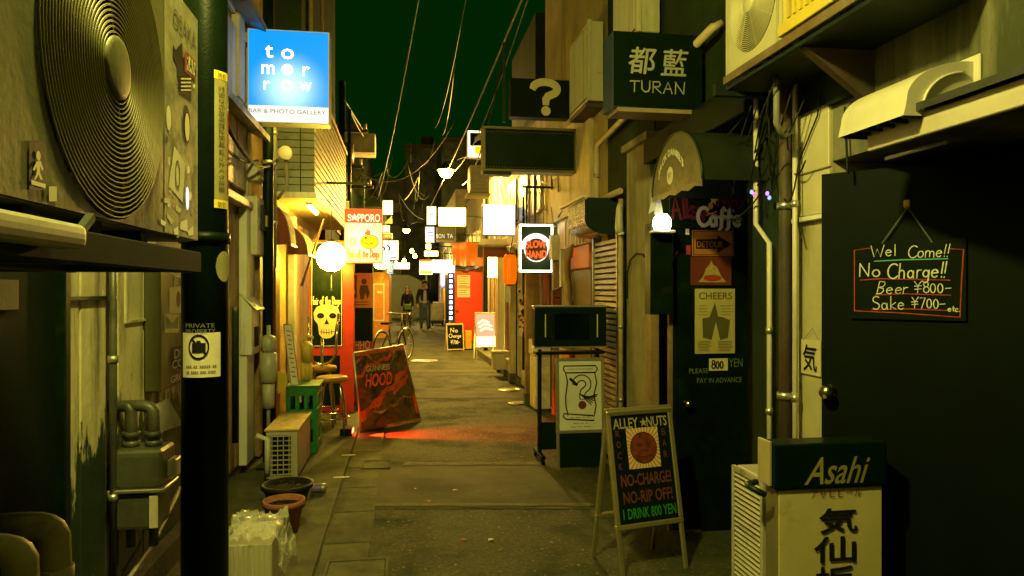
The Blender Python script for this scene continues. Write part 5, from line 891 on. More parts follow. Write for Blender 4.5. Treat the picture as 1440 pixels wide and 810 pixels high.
# pipes
X = XR-.07; pa = onX(840, 205, X); pb = onX(1003, 38, X); pe = onX(842, 282, X); pf = onX(872, 286, X)
pipe('long cream pipe sloping up behind the unlit black sign', [pb+Vector((.05,-.0,.02)), pb] + [pa+Vector((0,-.1,.01)), pa, pa+Vector((0,.02,-.06)), Vector((X, pa.y+.02, pe.z+.05)), Vector((X, pa.y-.03, pe.z)), Vector((X, pf.y, pe.z-.0))], .026, M('cream_pipe', (.55,.42,.24), .45, var=.1, dirt=(.3,.2,.1), amt=.3), 'waste_pipe', ((X, pa.y+.02, 2.55),), n=12)
yv = yx(873, X); pipe('cream downpipe between the shutter and the pillar', [(X, yv, 2.25), (X, yv, .05)], .02, M('cream_pipe', (.55,.42,.24)), 'drainpipe', ((X, yv, 2.0), (X, yv, 1.2), (X, yv, .6))); 
T = thing('tap_meter', 'white tap and meter fitting on the cream downpipe', 'meter', (X, yv, 1.95)); new('body', MB().lathe((X-.02, yv-.02, 1.97), [(0, 0), (.03, 0), (.035, .05), (.025, .2), (.012, .24), (0, .24)], 14), ivory, T); new('cross_handle', MB().bar((X-.02, yv-.12, 1.96), (X-.02, yv+.06, 1.96), .018), white, T)
# wall air conditioners above
def wall_ac(label, px0, px1, px2, y0, y1, mat=ac2):
    Y = yx(px2, XR); F = FY(Y); xl = F.px(px1, 100)[0]; z0, z1 = F.px(px2, y1)[1], F.px(px2, y0)[1]; Yb = yx(px0, xl)
    t = thing('air_conditioner', label, 'air conditioner', ((xl+XR)/2, Y, z0), 0, 'wall air conditioners'); new('casing', MB().box(xl+.004, XR-.02, Y, Yb, z0, z1), mat, t, .01, seg=2); f = FRW(xl)
    for k in range(22): a = -Yb+.03+k*(Yb-Y-.06)/21; new('grille_bar', MB().plate(f, a-.004, a+.004, z0+.04, z1-.04, -.004, .006), mat, t)
    new('grille_back', MB().plate(f, -Yb+.02, -Y-.04, z0+.03, z1-.03, -.0035, -.001), dkmet, t); new('corner_post', MB().box(xl-.006, xl+.03, Y-.006, Y+.03, z0, z1+.01), mat, t, .004); new('bracket', MB().box(xl-.01, XR-.002, Y+.05, Yb-.05, z0-.05, z0-.004), rust, t, .003); new('side_cap', MB().box(XR-.09, XR-.03, Y-.02, Y, z0+.25, z1-.02), mat, t, .006)
wall_ac('olive wall air conditioner right of the question mark sign', 801, 827, 852, 30, 142); wall_ac('pale wall air conditioner above the unlit kanji sign', 862, 896, 932, -60, 46)
# question mark sign and unlit display box
Fq2 = FY(yd(760, 7.75)); a0, a1, b0, b1 = Fq2.rect(718, 111, 801, 165); T = thing('box_sign', 'black projecting sign with a large pale question mark', 'sign', Fq2.pt((a0+a1)/2, b0, -.08)); new('case', MB().plate(Fq2, a0, a1, b0, b1, -.16, 0), blk, T, .006); mb = MB(); qmark(mb, Fq2, *Fq2.rect(743, 112, 790, 162), .085, .003); new('lettering', mb, pcream, T); new('frame_rod', MB().bar(Fq2.pt(a0-.06, b0-.05, -.08), Fq2.pt(a0-.06, b1+.4, -.08), .03), dkmet, T); new('arm', MB().bar(Fq2.pt(a1, b1-.08, -.08), Fq2.pt(XR+.02, b1-.08, -.08), .04), dkmet, T)
Fu = FY(yd(745, 7.4)); a0, a1, b0, b1 = Fu.rect(679, 179, 812, 242); T = thing('display_box', 'wide unlit glass display box sign projecting over the alley', 'sign', Fu.pt((a0+a1)/2, b0, -.1)); new('back', MB().plate(Fu, a0+.01, a1-.01, b0+.01, b1-.01, -.2, -.03), M('deep_green_glass', (.008,.02,.003), .4, var=.3, scale=4), T); new('frame', MB().frame(Fu, a0, a1, b0, b1, .028, -.2, .005), M('bronze_frame', (.2,.16,.07), .4, .6), T, .003); 
mb = MB()
for k in range(30):
    a = a0+.05+k*(a1-a0-.1)/29
    for b in (b0+.05, b1-.05): mb.ell(Fu, a, b, .006, .006, -.028, 8)
new('bulb_dots', mb, M('dead_bulbs', (.1,.12,.04), .4), T); new('arm', MB().bar(Fu.pt(a1, b1-.1, -.1), Fu.pt(XR+.02, b1-.1, -.1), .05), dkmet, T); new('lower_tray', MB().plate(Fu, a0+.02, a0+.3, b0-.03, b0-.001, -.18, -.02), dkmet, T)
# next bays of the shutter house
new('corrugated_panel', MB().box(XR-.03, XR-.001, yx(835, XR), yx(788, XR), 1.97, 2.28), M('pink_tin', (.55,.42,.32), .5, var=.1, dirt=(.35,.2,.12), amt=.3, streak=True), C)
for k in range(9): y = yx(835, XR)+.03+k*.13; new('panel_rib', MB().box(XR-.042, XR-.03, y-.012, y+.012, 1.98, 2.27), M('pink_tin', (.55,.42,.32)), C)
new('orange_band', MB().box(XR-.05, XR-.001, yx(835, XR), yx(812, XR)+.1, 1.72, 1.95), M('orange_band', (.62,.2,.06), .5, var=.12), C, .005); new('grey_door', MB().box(XR-.03, XR-.001, yx(835, XR), yx(808, XR), .05, 1.7), M('grey_door', (.16,.14,.1), .4, var=.12), C, .005); new('door_handle', MB().box(XR-.07, XR-.03, yx(831, XR), yx(830, XR), 1.0, 1.18), steel, C, .003)
for px in (806, 797, 786): y = yx(px, XR); new('door_post', MB().box(XR-.08, XR-.001, y-.04, y+.04, .02, 1.96), wood if px != 797 else cream, C, .005)
for p0_, p1_, m__ in ((785, 776, blk), (775, 766, maroon), (765, 757, wood)): new('bay_door', MB().box(XR-.03, XR-.001, yx(p0_, XR)+.03, yx(p1_, XR), .05, 2.0), m__, C, .005)
new('lintel', MB().box(XR-.09, XR-.001, yx(785, XR), yx(757, XR), 2.0, 2.1), cream, C, .005); new('upper_strip', MB().box(XR-.04, XR-.001, yx(835, XR), 9.0, 2.32, 3.3), M('pale_upper_wall', (.56,.46,.3), .7, var=.15, dirt=(.3,.22,.12), amt=.4, streak=True, bump=.12), C)
q = at(800, 420, 7.6); T = thing('wooden_post', 'twisted wooden branch post with forked top by the grey door', 'post', (q.x, q.y, 0)); new('trunk', MB().tube([(q.x+.03, q.y, 0), (q.x+.02, q.y, .9), (q.x+.0, q.y, 1.4), (q.x-.04, q.y, 1.8), (q.x+.01, q.y, 1.93), (q.x+.06, q.y, 2.0)], [.04, .04, .038, .035, .035, .012], 10), wood, T); new('fork', MB().tube([(q.x-.02, q.y, 1.85), (q.x+.08, q.y, 1.9), (q.x+.07, q.y, 2.02)], [.03, .028, .01], 8), wood, T)
# slow hand sign
Fh = FY(yd(754, 8.5)); a0, a1, b0, b1 = Fh.rect(730, 315, 778, 383); T = thing('box_sign', 'lit black sign with red round logo and glowing white border', 'sign', Fh.pt((a0+a1)/2, b0, -.06)); new('case', MB().plate(Fh, a0, a1, b0, b1, -.13, -.006), white, T, .02, seg=3); new('border_glow', MB().frame(Fh, a0+.004, a1-.004, b0+.004, b1-.004, .022, -.005, .003), E('border_tube', (.9, 1, .72), 3.2), T, .006); new('sign_face', MB().plate(Fh, a0+.026, a1-.026, b0+.026, b1-.026, -.005, 0), EG('dark_face', (.012, .03, .005), (.1, .1, .04), .6, 1, Fh.pt((a0+a1)/2, (b0+b1)/2, 0)-T.location, .3), T)
e = Fh.px(754, 351); mb = MB(); n = 20; V = [Fh.pt(e[0]+r_*math.cos(PI*i/n), e[1]+.005+r_*math.sin(PI*i/n), .003) for i in range(n+1) for r_ in (.19, .135)]; mb.add(V, [(2*i, 2*i+1, 2*i+3, 2*i+2) for i in range(n)][::1]); mb.ell(Fh, e[0], e[1], .148, .148, .004); new('logo_disc', mb, E('logo_white_glow', (1, 1, .9), 1.5), T); mb = MB(); mb.ell(Fh, e[0], e[1], .135, .135, .006); new('logo_field', mb, E('logo_dark_glow', (.2, .07, .015), .25), T)
mb = MB(); text(mb, Fh, 'SLOW', e[0]-.12, e[0]+.12, e[1]+.012, e[1]+.095, c=.008, fat=.006, arc=.012); text(mb, Fh, 'HAND', e[0]-.125, e[0]+.125, e[1]-.09, e[1]-.005, c=.008, fat=.006, arc=-.015); new('lettering', mb, E('logo_red_glow', (1, .14, .02), .95), T); mb = MB(); text(mb, Fh, 'B A R', e[0]-.08, e[0]+.08, e[1]+.135, e[1]+.155, c=.005, arc=.02); new('lettering', mb, ink, T)
new('hanger', MB().bar(Fh.pt(a0+.1, b1, -.06), Fh.pt(a0+.1, b1+.45, -.06), .02), dkmet, T); new('arm', MB().bar(Fh.pt(a0+.05, b1+.45, -.06), Fh.pt(XR+.02, b1+.45, -.06), .025), dkmet, T)
# ------------------------------------------------------------------ standing boards on the right
def a_board(label, foot, rz, w, h, lean, b0, mat_frame, name='a_board', cat='sign board', back=True):
    t = thing(name, label, cat, foot, rz); F = Fr((-w/2, 0, 0), (1,0,0), (0, lean, h)); H = math.hypot(lean, h); fw = .028
    new('front_frame', MB().frame(F, 0, w, b0, H, fw, -.02, .004), mat_frame, t, .004, local=True)
    for a in (0, w-fw): new('leg', MB().plate(F, a+.002, a+fw-.002, 0, b0, -.018, .0), mat_frame, t, .003, local=True)
    if back:
        Fk_ = Fr((w/2, lean*2, 0), (-1,0,0), (0, -lean, h)); new('back_frame', MB().frame(Fk_, 0, w, b0, H-.012, fw, -.02, .004), mat_frame, t, .004, local=True)
        for a in (0, w-fw): new('leg', MB().plate(Fk_, a+.002, a+fw-.002, 0, b0, -.018, 0), mat_frame, t, .003, local=True)
    return t, F, H, fw
g = (gnd(868, 815)+gnd(975, 800))/2
T, F, H, fw = a_board('aluminium a-frame poster board advertising one drink 800 yen', Vector((g.x, g.y, 0)), math.radians(13), .42, .86, .17, .24, M('gold_aluminium', (.5,.42,.22), .36, .7, var=.1))
pw, pb, pt = .42, .24+fw, H-fw; P = lambda x, y: (x*pw, pb+(pt-pb)*y)
new('poster', MB().plate(F, fw, pw-fw, pb, pt, -.016, -.004), blkm, T, local=True)
X0, X1 = fw+.012, pw-fw-.012; hh = pt-pb
dim_cream = M('dim_cream_print', (.42,.36,.18), .6, var=.12)
for s_, r_ in (('ALLEY', (X0, X0+.155)), ('NUTS', (X1-.13, X1))): new('lettering', text(MB(), F, s_, *r_, pt-.085, pt-.03, c=-.002, bold=.012), dim_cream, T, local=True)
new('star_print', MB().star(F, pw/2+.02, pt-.06, .026, -.002), dim_cream, T, local=True)
c0, c1, d0, d1 = pw/2-.095, pw/2+.105, pb+hh*.48, pb+hh*.48+.215; new('picture_ground', MB().poly(F, [(c0, d0), (c1, d0), (c1, d1), (c0, d1)], -.003), porange, T, local=True); mb = MB(); cx, cy = (c0+c1)/2, (d0+d1)/2; n = 34
def edge(t):
    dx, dy = math.cos(t), math.sin(t); k = min(((c1-c0)/2)/max(1e-6, abs(dx)), ((d1-d0)/2)/max(1e-6, abs(dy))); return (cx+dx*k, cy+dy*k)
for k in range(n): mb.poly(F, [(cx, cy), edge(2*PI*k/n), edge(2*PI*(k+.5)/n)], -.0022)
new('ray_print', mb, pcream, T, local=True); mb = MB(); mb.ell(F, cx, cy, .085, .085, -.0012); new('disc_outline', mb, ink, T, local=True); mb = MB(); mb.ell(F, cx, cy, .08, .08, -.0004); new('disc_print', mb, M('disc_red', (.22,.03,.015), .7, var=.5, scale=26), T, local=True)
mb = MB(); mb.ell(F, cx-.028, cy+.016, .02, .014, .0004); mb.ell(F, cx+.028, cy+.016, .02, .014, .0004); mb.stroke(F, [(cx-.04, cy-.045), (cx, cy-.052), (cx+.04, cy-.043)], .01, .0004); mb.stroke(F, [(cx-.01, cy-.012), (cx+.012, cy-.014)], .012, .0004); new('face_print', mb, M('disc_dark', (.09,.02,.012), .7), T, local=True)
brl = M('brown_red_letters', (.15,.035,.015), .6, var=.3)
for k, ch in enumerate('ROCK'): new('letter', text(MB(), F, ch, X0+.01, X0+.035, d1-.04-k*.058, d1-.005-k*.058, c=-.002, bold=.01), brl, T, local=True)
for k, ch in enumerate('BAR'): new('letter', text(MB(), F, ch, X1-.042, X1-.016, d1-.05-k*.06, d1-.015-k*.06, c=-.002, bold=.01), brl, T, local=True)
new('lettering', text(MB(), F, 'NO-CHARGE!', X0+.015, X1-.01, pb+hh*.33, pb+hh*.44, c=-.002, bold=.02), brl, T, local=True); mb = MB(); text(mb, F, 'NO-RIP OFF!', X0+.02, X1-.012, pb+hh*.175, pb+hh*.285, c=-.002, bold=.02); new('lettering', mb, brl, T, local=True)
mb = MB(); text(mb, F, '1 DRINK 800 YEN', X0+.01, X1, pb+hh*.04, pb+hh*.135, c=-.002, bold=.02); new('lettering', mb, pgreen, T, local=True)
# rolling stand with dark lightbox, question mark board standing in it
ys = gnd(795, 650).y; Fm = FY(ys); a0, a1 = Fm.px(758, 640)[0], Fm.px(846, 640)[0]
T = thing('rolling_stand', 'black rolling stand with an unlit dark menu box on top', 'stand', ((a0+a1)/2, ys, 0)); zt_ = Fm.px(800, 432)[1]; zb_ = Fm.px(800, 487)[1]
for a in (a0+.02, a1-.02): new('upright', MB().plate(Fm, a-.016, a+.016, .06, zb_-.03, -.1, -.06), blk, T, .003); new('foot', MB().plate(Fm, a-.02, a+.02, .05, .08, -.3, .1), blk, T, .004)
for a in (a0+.02, a1-.02):
    for c in (-.28, .08): new('caster', MB().cyl(Fm.pt(a-.012, .025, c), Fm.pt(a+.012, .025, c), .025, None, 14), blkm, T)
new('shelf_rail', MB().plate(Fm, a0-.03, a1+.03, zb_-.07, zb_-.045, -.12, .02), blk, T, .003); new('base_rail', MB().plate(Fm, a0+.036, a1-.036, .1, .34, -.09, -.07), M('dark_green_panel', (.003,.016,.004), .4), T)
mbx = M('menu_box_green', (.006,.016,.004), .35, var=.2); new('menu_box', MB().plate(Fm, a0-.04, a1+.045, zb_, zt_, -.12, 0), mbx, T, .012, seg=2); r = Fm.rect(780, 441, 828, 478); new('screen', MB().plate(Fm, *r, 0, .004), M('screen_black', (.002,.007,.002), .12), T); new('top_bar', MB().plate(Fm, a0-.045, a1+.05, zt_, zt_+.015, -.125, .005), alu, T, .003); new('bottom_bar', MB().plate(Fm, a0-.045, a1+.05, zb_-.014, zb_-.001, -.125, .005), alu, T, .003)
for px in (767, 840): r = Fm.rect(px-.8, 442, px+.8, 474); new('slot_line', MB().plate(Fm, *r, 0, .003), pcream, T)
ysb = gnd(800, 660).y; Fe = FY(ysb-.02); T, F, H, fw = a_board('white poster board with a question mark scroll leaning in the rolling stand', Vector(((a0+a1)/2+.03, ysb-.02, 0)), 0, .42, .93, .05, .3, M('silver_frame', (.48,.45,.34), .36, .7, var=.1), back=False)
pw = .42; new('poster', MB().plate(F, fw, pw-fw, .3+fw, H-fw, -.016, -.004), pwhite, T, local=True); pb, pt = .3+fw, H-fw; hh = pt-pb
new('skirt', MB().plate(F, .03, pw-.03, .02, .298, -.016, -.006), M('dark_green_panel', (.003,.016,.004)), T, local=True)
q_ = lambda x, y: (x*pw, pb+y*hh); mb = MB(); S = lambda pts, w=.012, c=-.002: mb.stroke(F, [q_(*p) for p in pts], w, c)
S([(.17, .93), (.82, .93), (.86, .88), (.82, .83), (.2, .83), (.16, .88), (.17, .93)]); S([(.2, .83), (.24, .7), (.2, .5), (.2, .35), (.24, .22)]); S([(.8, .83), (.84, .68), (.78, .5), (.82, .35), (.78, .2)]); S([(.16, .24), (.76, .2), (.78, .13), (.2, .16), (.14, .2), (.16, .24)]); new('scroll_print', mb, ink, T, local=True)
mb = MB(); qmark(mb, F, .34*pw, .72*pw, pb+.3*hh, pb+.79*hh, .056, -.0018); new('question_print', mb, ink, T, local=True); mb = MB(); qmark(mb, F, .34*pw, .72*pw, pb+.3*hh, pb+.79*hh, .036, -.0008); new('question_print', mb, pwhite, T, local=True)
mb = MB(); mb.ell(F, .54*pw, pb+.358*hh, .03, .03, -.0003); new('dot_print', mb, M('dark_red_dot', (.2,.02,.015), .6), T, local=True); mb = MB()
for k in range(6): S([(.5+.03*k, .52-.01*k), (.72+.025*k, .36+.03*k)], .012, -.0004+.0002*k)
S([(.3, .74), (.42, .66)], .03, .0); new('brush_print', mb, ink, T, local=True)
mb = MB(); text(mb, F, 'credit cards accepted', .24*pw, .76*pw, pb+.86*hh, pb+.9*hh, c=-.001); text(mb, F, '-- --- -- --', .3*pw, .68*pw, pb+.175*hh, pb+.185*hh, c=-.001); text(mb, F, '---- -- --', .35*pw, .65*pw, pb+.09*hh, pb+.1*hh, c=-.001); text(mb, F, '--- -- ----', .3*pw, .7*pw, pb+.04*hh, pb+.05*hh, c=-.001); new('lettering', mb, M('soft_ink', (.12,.12,.09), .7), T, local=True)
# foam boxes and white bin by the step
foam = M('foam', (.68,.62,.48), .7, var=.1, dirt=(.4,.33,.22), amt=.3)
def foambox(label, px0, px1, y0, y1, h, group='foam boxes on the right step'):
    c = gnd((px0+px1)/2, y1, .13 if y1 < 530 else 0); F = FY(c.y); a0, a1, b0, b1 = F.rect(px0, y0, px1, y1); t = thing('foam_box', label, 'box', F.pt((a0+a1)/2, b0, -.15), 0, group); new('body', MB().plate(F, a0+.01, a1-.01, b0, b1-.05, -.3, 0), foam, t, .01); new('lid', MB().plate(F, a0, a1, b1-.048, b1, -.31, .01), foam, t, .012)
foambox('larger white foam box on the right step', 693, 717, 494, 520, .3); foambox('smaller white foam box in front of the larger one', 714, 736, 505, 523, .2)
c = gnd(768, 578); F = FY(c.y); a0, a1, b0, b1 = F.rect(750, 478, 794, 578); T = thing('white_bin', 'tall white bin with a lid behind the rolling stand', 'bin', F.pt((a0+a1)/2, 0, -.18)); new('body', MB().plate(F, a0+.015, a1-.015, .02, b1-.2, -.33, 0), foam, T, .012); new('lid', MB().plate(F, a0, a1, b1-.195, b1, -.35, .012), foam, T, .02, seg=2); new('handle', MB().plate(F, (a0+a1)/2-.06, (a0+a1)/2+.06, b1, b1+.025, -.2, -.14), blk, T, .004)
# ================================================================== right row farther on
pinkw = M('pinkish_wall', (.5,.4,.3), .7, var=.18, dirt=(.25,.18,.1), amt=.4, streak=True, bump=.12)
def house(name, label, x0, x1, y0, y1, h, mat): t = bld(name, label, ((x0+x1)/2, (y0+y1)/2, 0)); new('wall', MB().box(x0, x1, y0, y1, 0, h), mat, t); return t
H1 = house('narrow_house', 'narrow pale house right of the alley behind the round-logo sign', XR+.02, 5, 9.104, 12.6, 3.9, pinkw)
new('dark_gap_fill', MB().box(XR+.25, 5, 9.12, 10.3, 3.91, 7.2), blkm, H1); new('upper_wall', MB().box(XR+.1, 5, 10.32, 12.58, 3.91, 5.6), dkwall, H1)  # matt black box put in for the shade of the gap between houses
def fronts(H, X, y0, y1, n, mats, zt=2.05, seed=0):
    R = random.Random(seed); w = (y1-y0)/n
    for k in range(n):
        a, b = y0+k*w, y0+(k+1)*w; s_ = 1 if X < 0 else -1; m = mats[k % len(mats)]; xs = (X, X+s_*.03)
        d = new('door', MB().box(min(xs), max(xs), a+.08, b-.08, .03, zt), m, H, .006)
        for y in (a, b): new('door_post', MB().box(min(X, X+s_*.06), max(X, X+s_*.06), y+.004-(.04 if y == b else 0), y+.036+(0 if y == a else -.04), .02, zt+.1), R.choice((wood, cream, white, blk)), H, .005)
        new('lintel', MB().box(min(X, X+s_*.075), max(X, X+s_*.075), a+.002, b-.002, zt+.102, zt+.2), R.choice((wood, cream, maroon)), H, .005)
        new('window', MB().box(min(X, X+s_*.02), max(X, X+s_*.02), a+.15, b-.15, 2.6, 3.3), M('dim_window', (.06,.06,.05), .45), H); new('window_frame', MB().frame(FRW(X) if X > 0 else FL(X), *((-b+.12, -a-.12) if X > 0 else (a+.12, b-.12)), 2.57, 3.33, .035, .001, .028), R.choice((cream, alu, wood)), H)
fronts(H1, XR+.02, 9.15, 12.55, 3, (M('tan_door', (.42,.26,.14), .5, var=.15), white, M('dark_red_door', (.2,.04,.02), .5)), seed=1)
H2 = house('lit_house', 'brightly lit pale house beside the red door', XR+.3, 5, 12.64, 17.6, 4.2, pinkw); fronts(H2, XR+.3, 12.7, 17.5, 4, (white, M('violet_post', (.4,.34,.42), .5), M('tan_door', (.42,.26,.14)), wood), seed=2)
H3 = house('red_door_house', 'dim house behind the orange awning', 2.3, 6, 17.64, 26, 4.6, olive); fronts(H3, 2.3, 20.6, 25.8, 4, (wood, blk, maroon, white), seed=3)
H4 = house('far_right_house', 'farthest house on the right side of the alley', 1.95, 6, 26.04, 38, 5.2, plas); fronts(H4, 1.95, 26.2, 37, 6, (wood, white, blk, porange), seed=4)
Yr = yd(660, 20.5); Fr_ = FY(Yr); a0, a1, b0, b1 = Fr_.rect(640, 381, 681, 481)
T = thing('red_door', 'bright red open door with two paper notices', 'door', (a0, Yr, 0)); new('leaf', MB().plate(Fr_, a0, a1, .03, b1, -.05, 0), M('bright_red', (.62,.035,.008), .4, var=.08), T, .006); r = Fr_.rect(643, 387, 661, 403); new('notice', MB().plate(Fr_, *r, 0, .006), pcream, T); r = Fr_.rect(643, 404, 661, 418); new('notice', MB().plate(Fr_, *r, 0, .006), paper, T); new('knob', MB().lathe(Fr_.pt(*Fr_.px(643, 437), 0), [(.02, 0), (.03, .04), (.03, .07), (0, .08)], 12, (Fr_.u, Fr_.v, Fr_.n)), kn, T)
mb = MB()
for k in range(9): mb.stroke(Fr_, [Fr_.px(645, 389+k*3.2), Fr_.px(659-(k*7 % 5), 389+k*3.2)], .02, .008)
new('small_print', mb, M('soft_ink', (.12,.12,.09)), T)
Yw_ = yd(658, 20.2); Fw_ = FY(Yw_); a0, a1, b0, b1 = Fw_.rect(636, 340, 681, 374); T = thing('orange_awning', 'glowing orange cloth awning above the red door', 'awning', Fw_.pt(a0, b0, 0)); n = 14
V = []; R = random.Random(4)
for i in range(n+1):
    u = i/n; a = a0+(a1-a0)*u; V += [Fw_.pt(a, b1-.05*math.sin(u*9)*.5, -.25), Fw_.pt(a, (b0+b1)/2+.05, .05+.03*math.sin(u*17)), Fw_.pt(a, b0+.02*math.sin(u*13), .1+.03*math.sin(u*21))]
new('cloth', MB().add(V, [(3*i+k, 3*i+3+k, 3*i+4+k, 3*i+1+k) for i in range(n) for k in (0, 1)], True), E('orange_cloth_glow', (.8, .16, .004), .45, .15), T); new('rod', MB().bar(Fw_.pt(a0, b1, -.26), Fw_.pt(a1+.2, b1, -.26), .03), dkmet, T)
# signs projecting on the right
def simple_sign(label, px0, y0, px1, y1, d, col, s, depth=.14, wallx=None, glyph=None, gmat=None, name='box_sign', rim=white, group=None):
    Y = yd((px0+px1)/2, d); F = FY(Y); a0, a1, b0, b1 = F.rect(px0, y0, px1, y1); t = thing(name, label, 'sign', F.pt((a0+a1)/2, b0, -depth/2), 0, group)
    m = E('face_%d_%d' % (px0, y0), col, s) if s > 0 else M('face_%d_%d' % (px0, y0), col, .35)
    new('case', MB().plate(F, a0, a1, b0, b1, -depth, -.006), m if s > 2 else rim, t, .012, seg=2); new('sign_face', MB().plate(F, a0+.01, a1-.01, b0+.01, b1-.01, -.006, .002), m, t, .004)
    if wallx is not None: e_ = a1 if wallx > 0 else a0; new('arm', MB().bar(F.pt(e_, (b0+b1)/2, -depth/2), F.pt(wallx, (b0+b1)/2, -depth/2), .03), dkmet, t)
    if glyph:
        mb = MB()
        for s_, r_ in glyph: (ptext if s_ in ('BON', 'TA', '1') else (lambda m__, f_, w_, *r, c: marks(m__, f_, *r, 2, c)))(mb, F, s_, *r_, c=.006)
        new('lettering', mb, gmat or ink, t)
    return t, F, (a0, a1, b0, b1)
simple_sign('large blank white glowing box sign above the white lightbox', 679, 287, 725, 331, 11.4, (1, .97, .92), 1.9, .2, XR, [('酒', (707, 303, 713, 309))], M('faint_grey', (.5,.5,.5), .5))
simple_sign('pale glowing rounded rectangular sign left of the large white one', 617, 292, 655, 317, 20, (1, .7, .25), 4, .2, 2.3, [('スナック', (624, 301, 648, 305))], M('pale_brown_print', (.6,.4,.2), .6))
simple_sign('narrow white sign with red crest at the top of the far cluster', 600, 290, 613.5, 316, 21.5, (1, .85, .55), 1.8, .15, 2.3, [('会', (603, 300, 610, 307))], predp)
simple_sign('small white neon framed sign beside the dark BON TA sign', 598, 318.5, 611, 341, 22.6, (.75, .66, 1), 1.5, .12, 2.3, [('K', (602, 325, 609, 334))], M('blue_grey_print', (.1,.12,.14), .5))
simple_sign('dark olive sign reading BON TA', 612.5, 319, 640, 341, 22, (.05, .05, .018), 0, .12, 2.3, [('BON', (613.5, 329, 625, 335)), ('TA', (628.5, 329, 637, 335))], E('bonta_glow', (1, .85, .45), .9), rim=dkmet)
simple_sign('white capsule sign under the dark BON TA sign', 597, 353, 616, 360, 23.5, (1, .85, .6), 4, .12, 2.3); simple_sign('tiny white square sign above the capsule sign', 599, 343, 606, 350, 23.3, (1, .96, .9), 3, .1, 2.3)
t, F, r = simple_sign('orange edged white sign in the far cluster', 590, 368, 608, 386, 24, (1, .9, .66), 2.2, .12, 2.3); new('yellow_band', MB().plate(F, r[0]+.03, r[1]-.03, r[2]+.03, r[2]+.12, .002, .008), E('yellow_band_glow', (1, .62, .0), 1), t); new('red_band', MB().plate(F, r[0], r[1], r[3], r[3]+.07, -.1, -.002), E('red_band_glow', (1, .12, .0), 1), t)
simple_sign('wide white lit sign left of the red door', 607, 365, 640, 384, 22.8, (1, .98, .92), 1.6, .12, 2.3, [('コンビニ酒', (612, 370, 630, 374))], M('grey_print2', (.3,.3,.32), .5))
t, F, r = simple_sign('white and yellow lit sign behind the unlit display box', 657, 183, 682, 222, 12.5, (1, .85, .5), 1.8, .14, XR); rr_ = F.rect(661, 187, 681, 205); new('dark_print', MB().plate(F, *rr_, .002, .006), blk, t); mb = MB(); mb.poly(F, ccw([F.px(*p) for p in ((666, 203), (668, 193), (676, 188), (680, 188), (680, 196), (672, 198))]), .008); new('picture_print', mb, pwhite, t); rr_ = F.rect(668, 206, 680, 216); new('yellow_print', MB().plate(F, *rr_, .002, .006), E('yellow_print_glow', (1, .75, 0), 1), t)
simple_sign('tall white lightbox under the small red canopy', 687, 357, 708, 390, 13.6, (1, .78, .5), 16, .12, XR)
# small red canopy under the big white sign
F = FY(yd(697, 12.4)); a0, a1, b0, b1 = F.rect(672, 336, 722, 362); T = thing('red_canopy', 'small canopy with faded red fascia below the large white sign', 'canopy', F.pt((a0+a1)/2, b0, 0)); new('fascia', MB().plate(F, a0+.1, a1, b0, b1-.1, -.02, 0), M('faded_red', (.3,.07,.05), .5, var=.15), T); new('roof', MB().add([F.pt(a0, b1-.12, .05), F.pt(a1, b1-.12, .05), F.pt(a1, b1+.04, -.5), F.pt(a0+.1, b1+.04, -.5), F.pt(a0, b1-.15, .05), F.pt(a1, b1-.15, .05), F.pt(a1, b1+.01, -.5), F.pt(a0+.1, b1+.01, -.5)], [(0,1,2,3),(7,6,5,4),(0,4,5,1),(0,3,7,4)]), M('pale_roof', (.4,.37,.22), .5), T); new('side_flap', MB().plate(F, a0, a0+.09, b0, b1-.1, -.06, 0), olive, T)
# orange lantern
q = at(717, 379, 10.6); T = thing('orange_lantern', 'tall orange paper lantern hanging on the right', 'lantern', q-Vector((0,0,.25))); pr = []
for i in range(37):
    t_ = -1+2*i/36; r_ = .105*(1-abs(t_)**6*.35)*(1+.03*math.cos(i*PI)); pr.append((r_ if 0 < i < 36 else .05, t_*.225))
new('shade', MB().lathe(q, pr, 24), E('orange_lantern_glow', (1, .17, .0), .75), T)
for s_ in (1, -1): new('ring', MB().cyl(q+Vector((0,0,s_*.22)), q+Vector((0,0,s_*.245)), .06, None, 14), M('red_ring', (.3,.04,.02), .5), T)
new('cord', MB().tube([q+Vector((0,0,.24)), q+Vector((0.05,0,.5))], .006, 5), cable, T); F = FY(q.y-.02); r = F.rect(711, 402, 718, 425); new('paper_strip', MB().plate(F, *r, -.003, 0), pwhite, T)
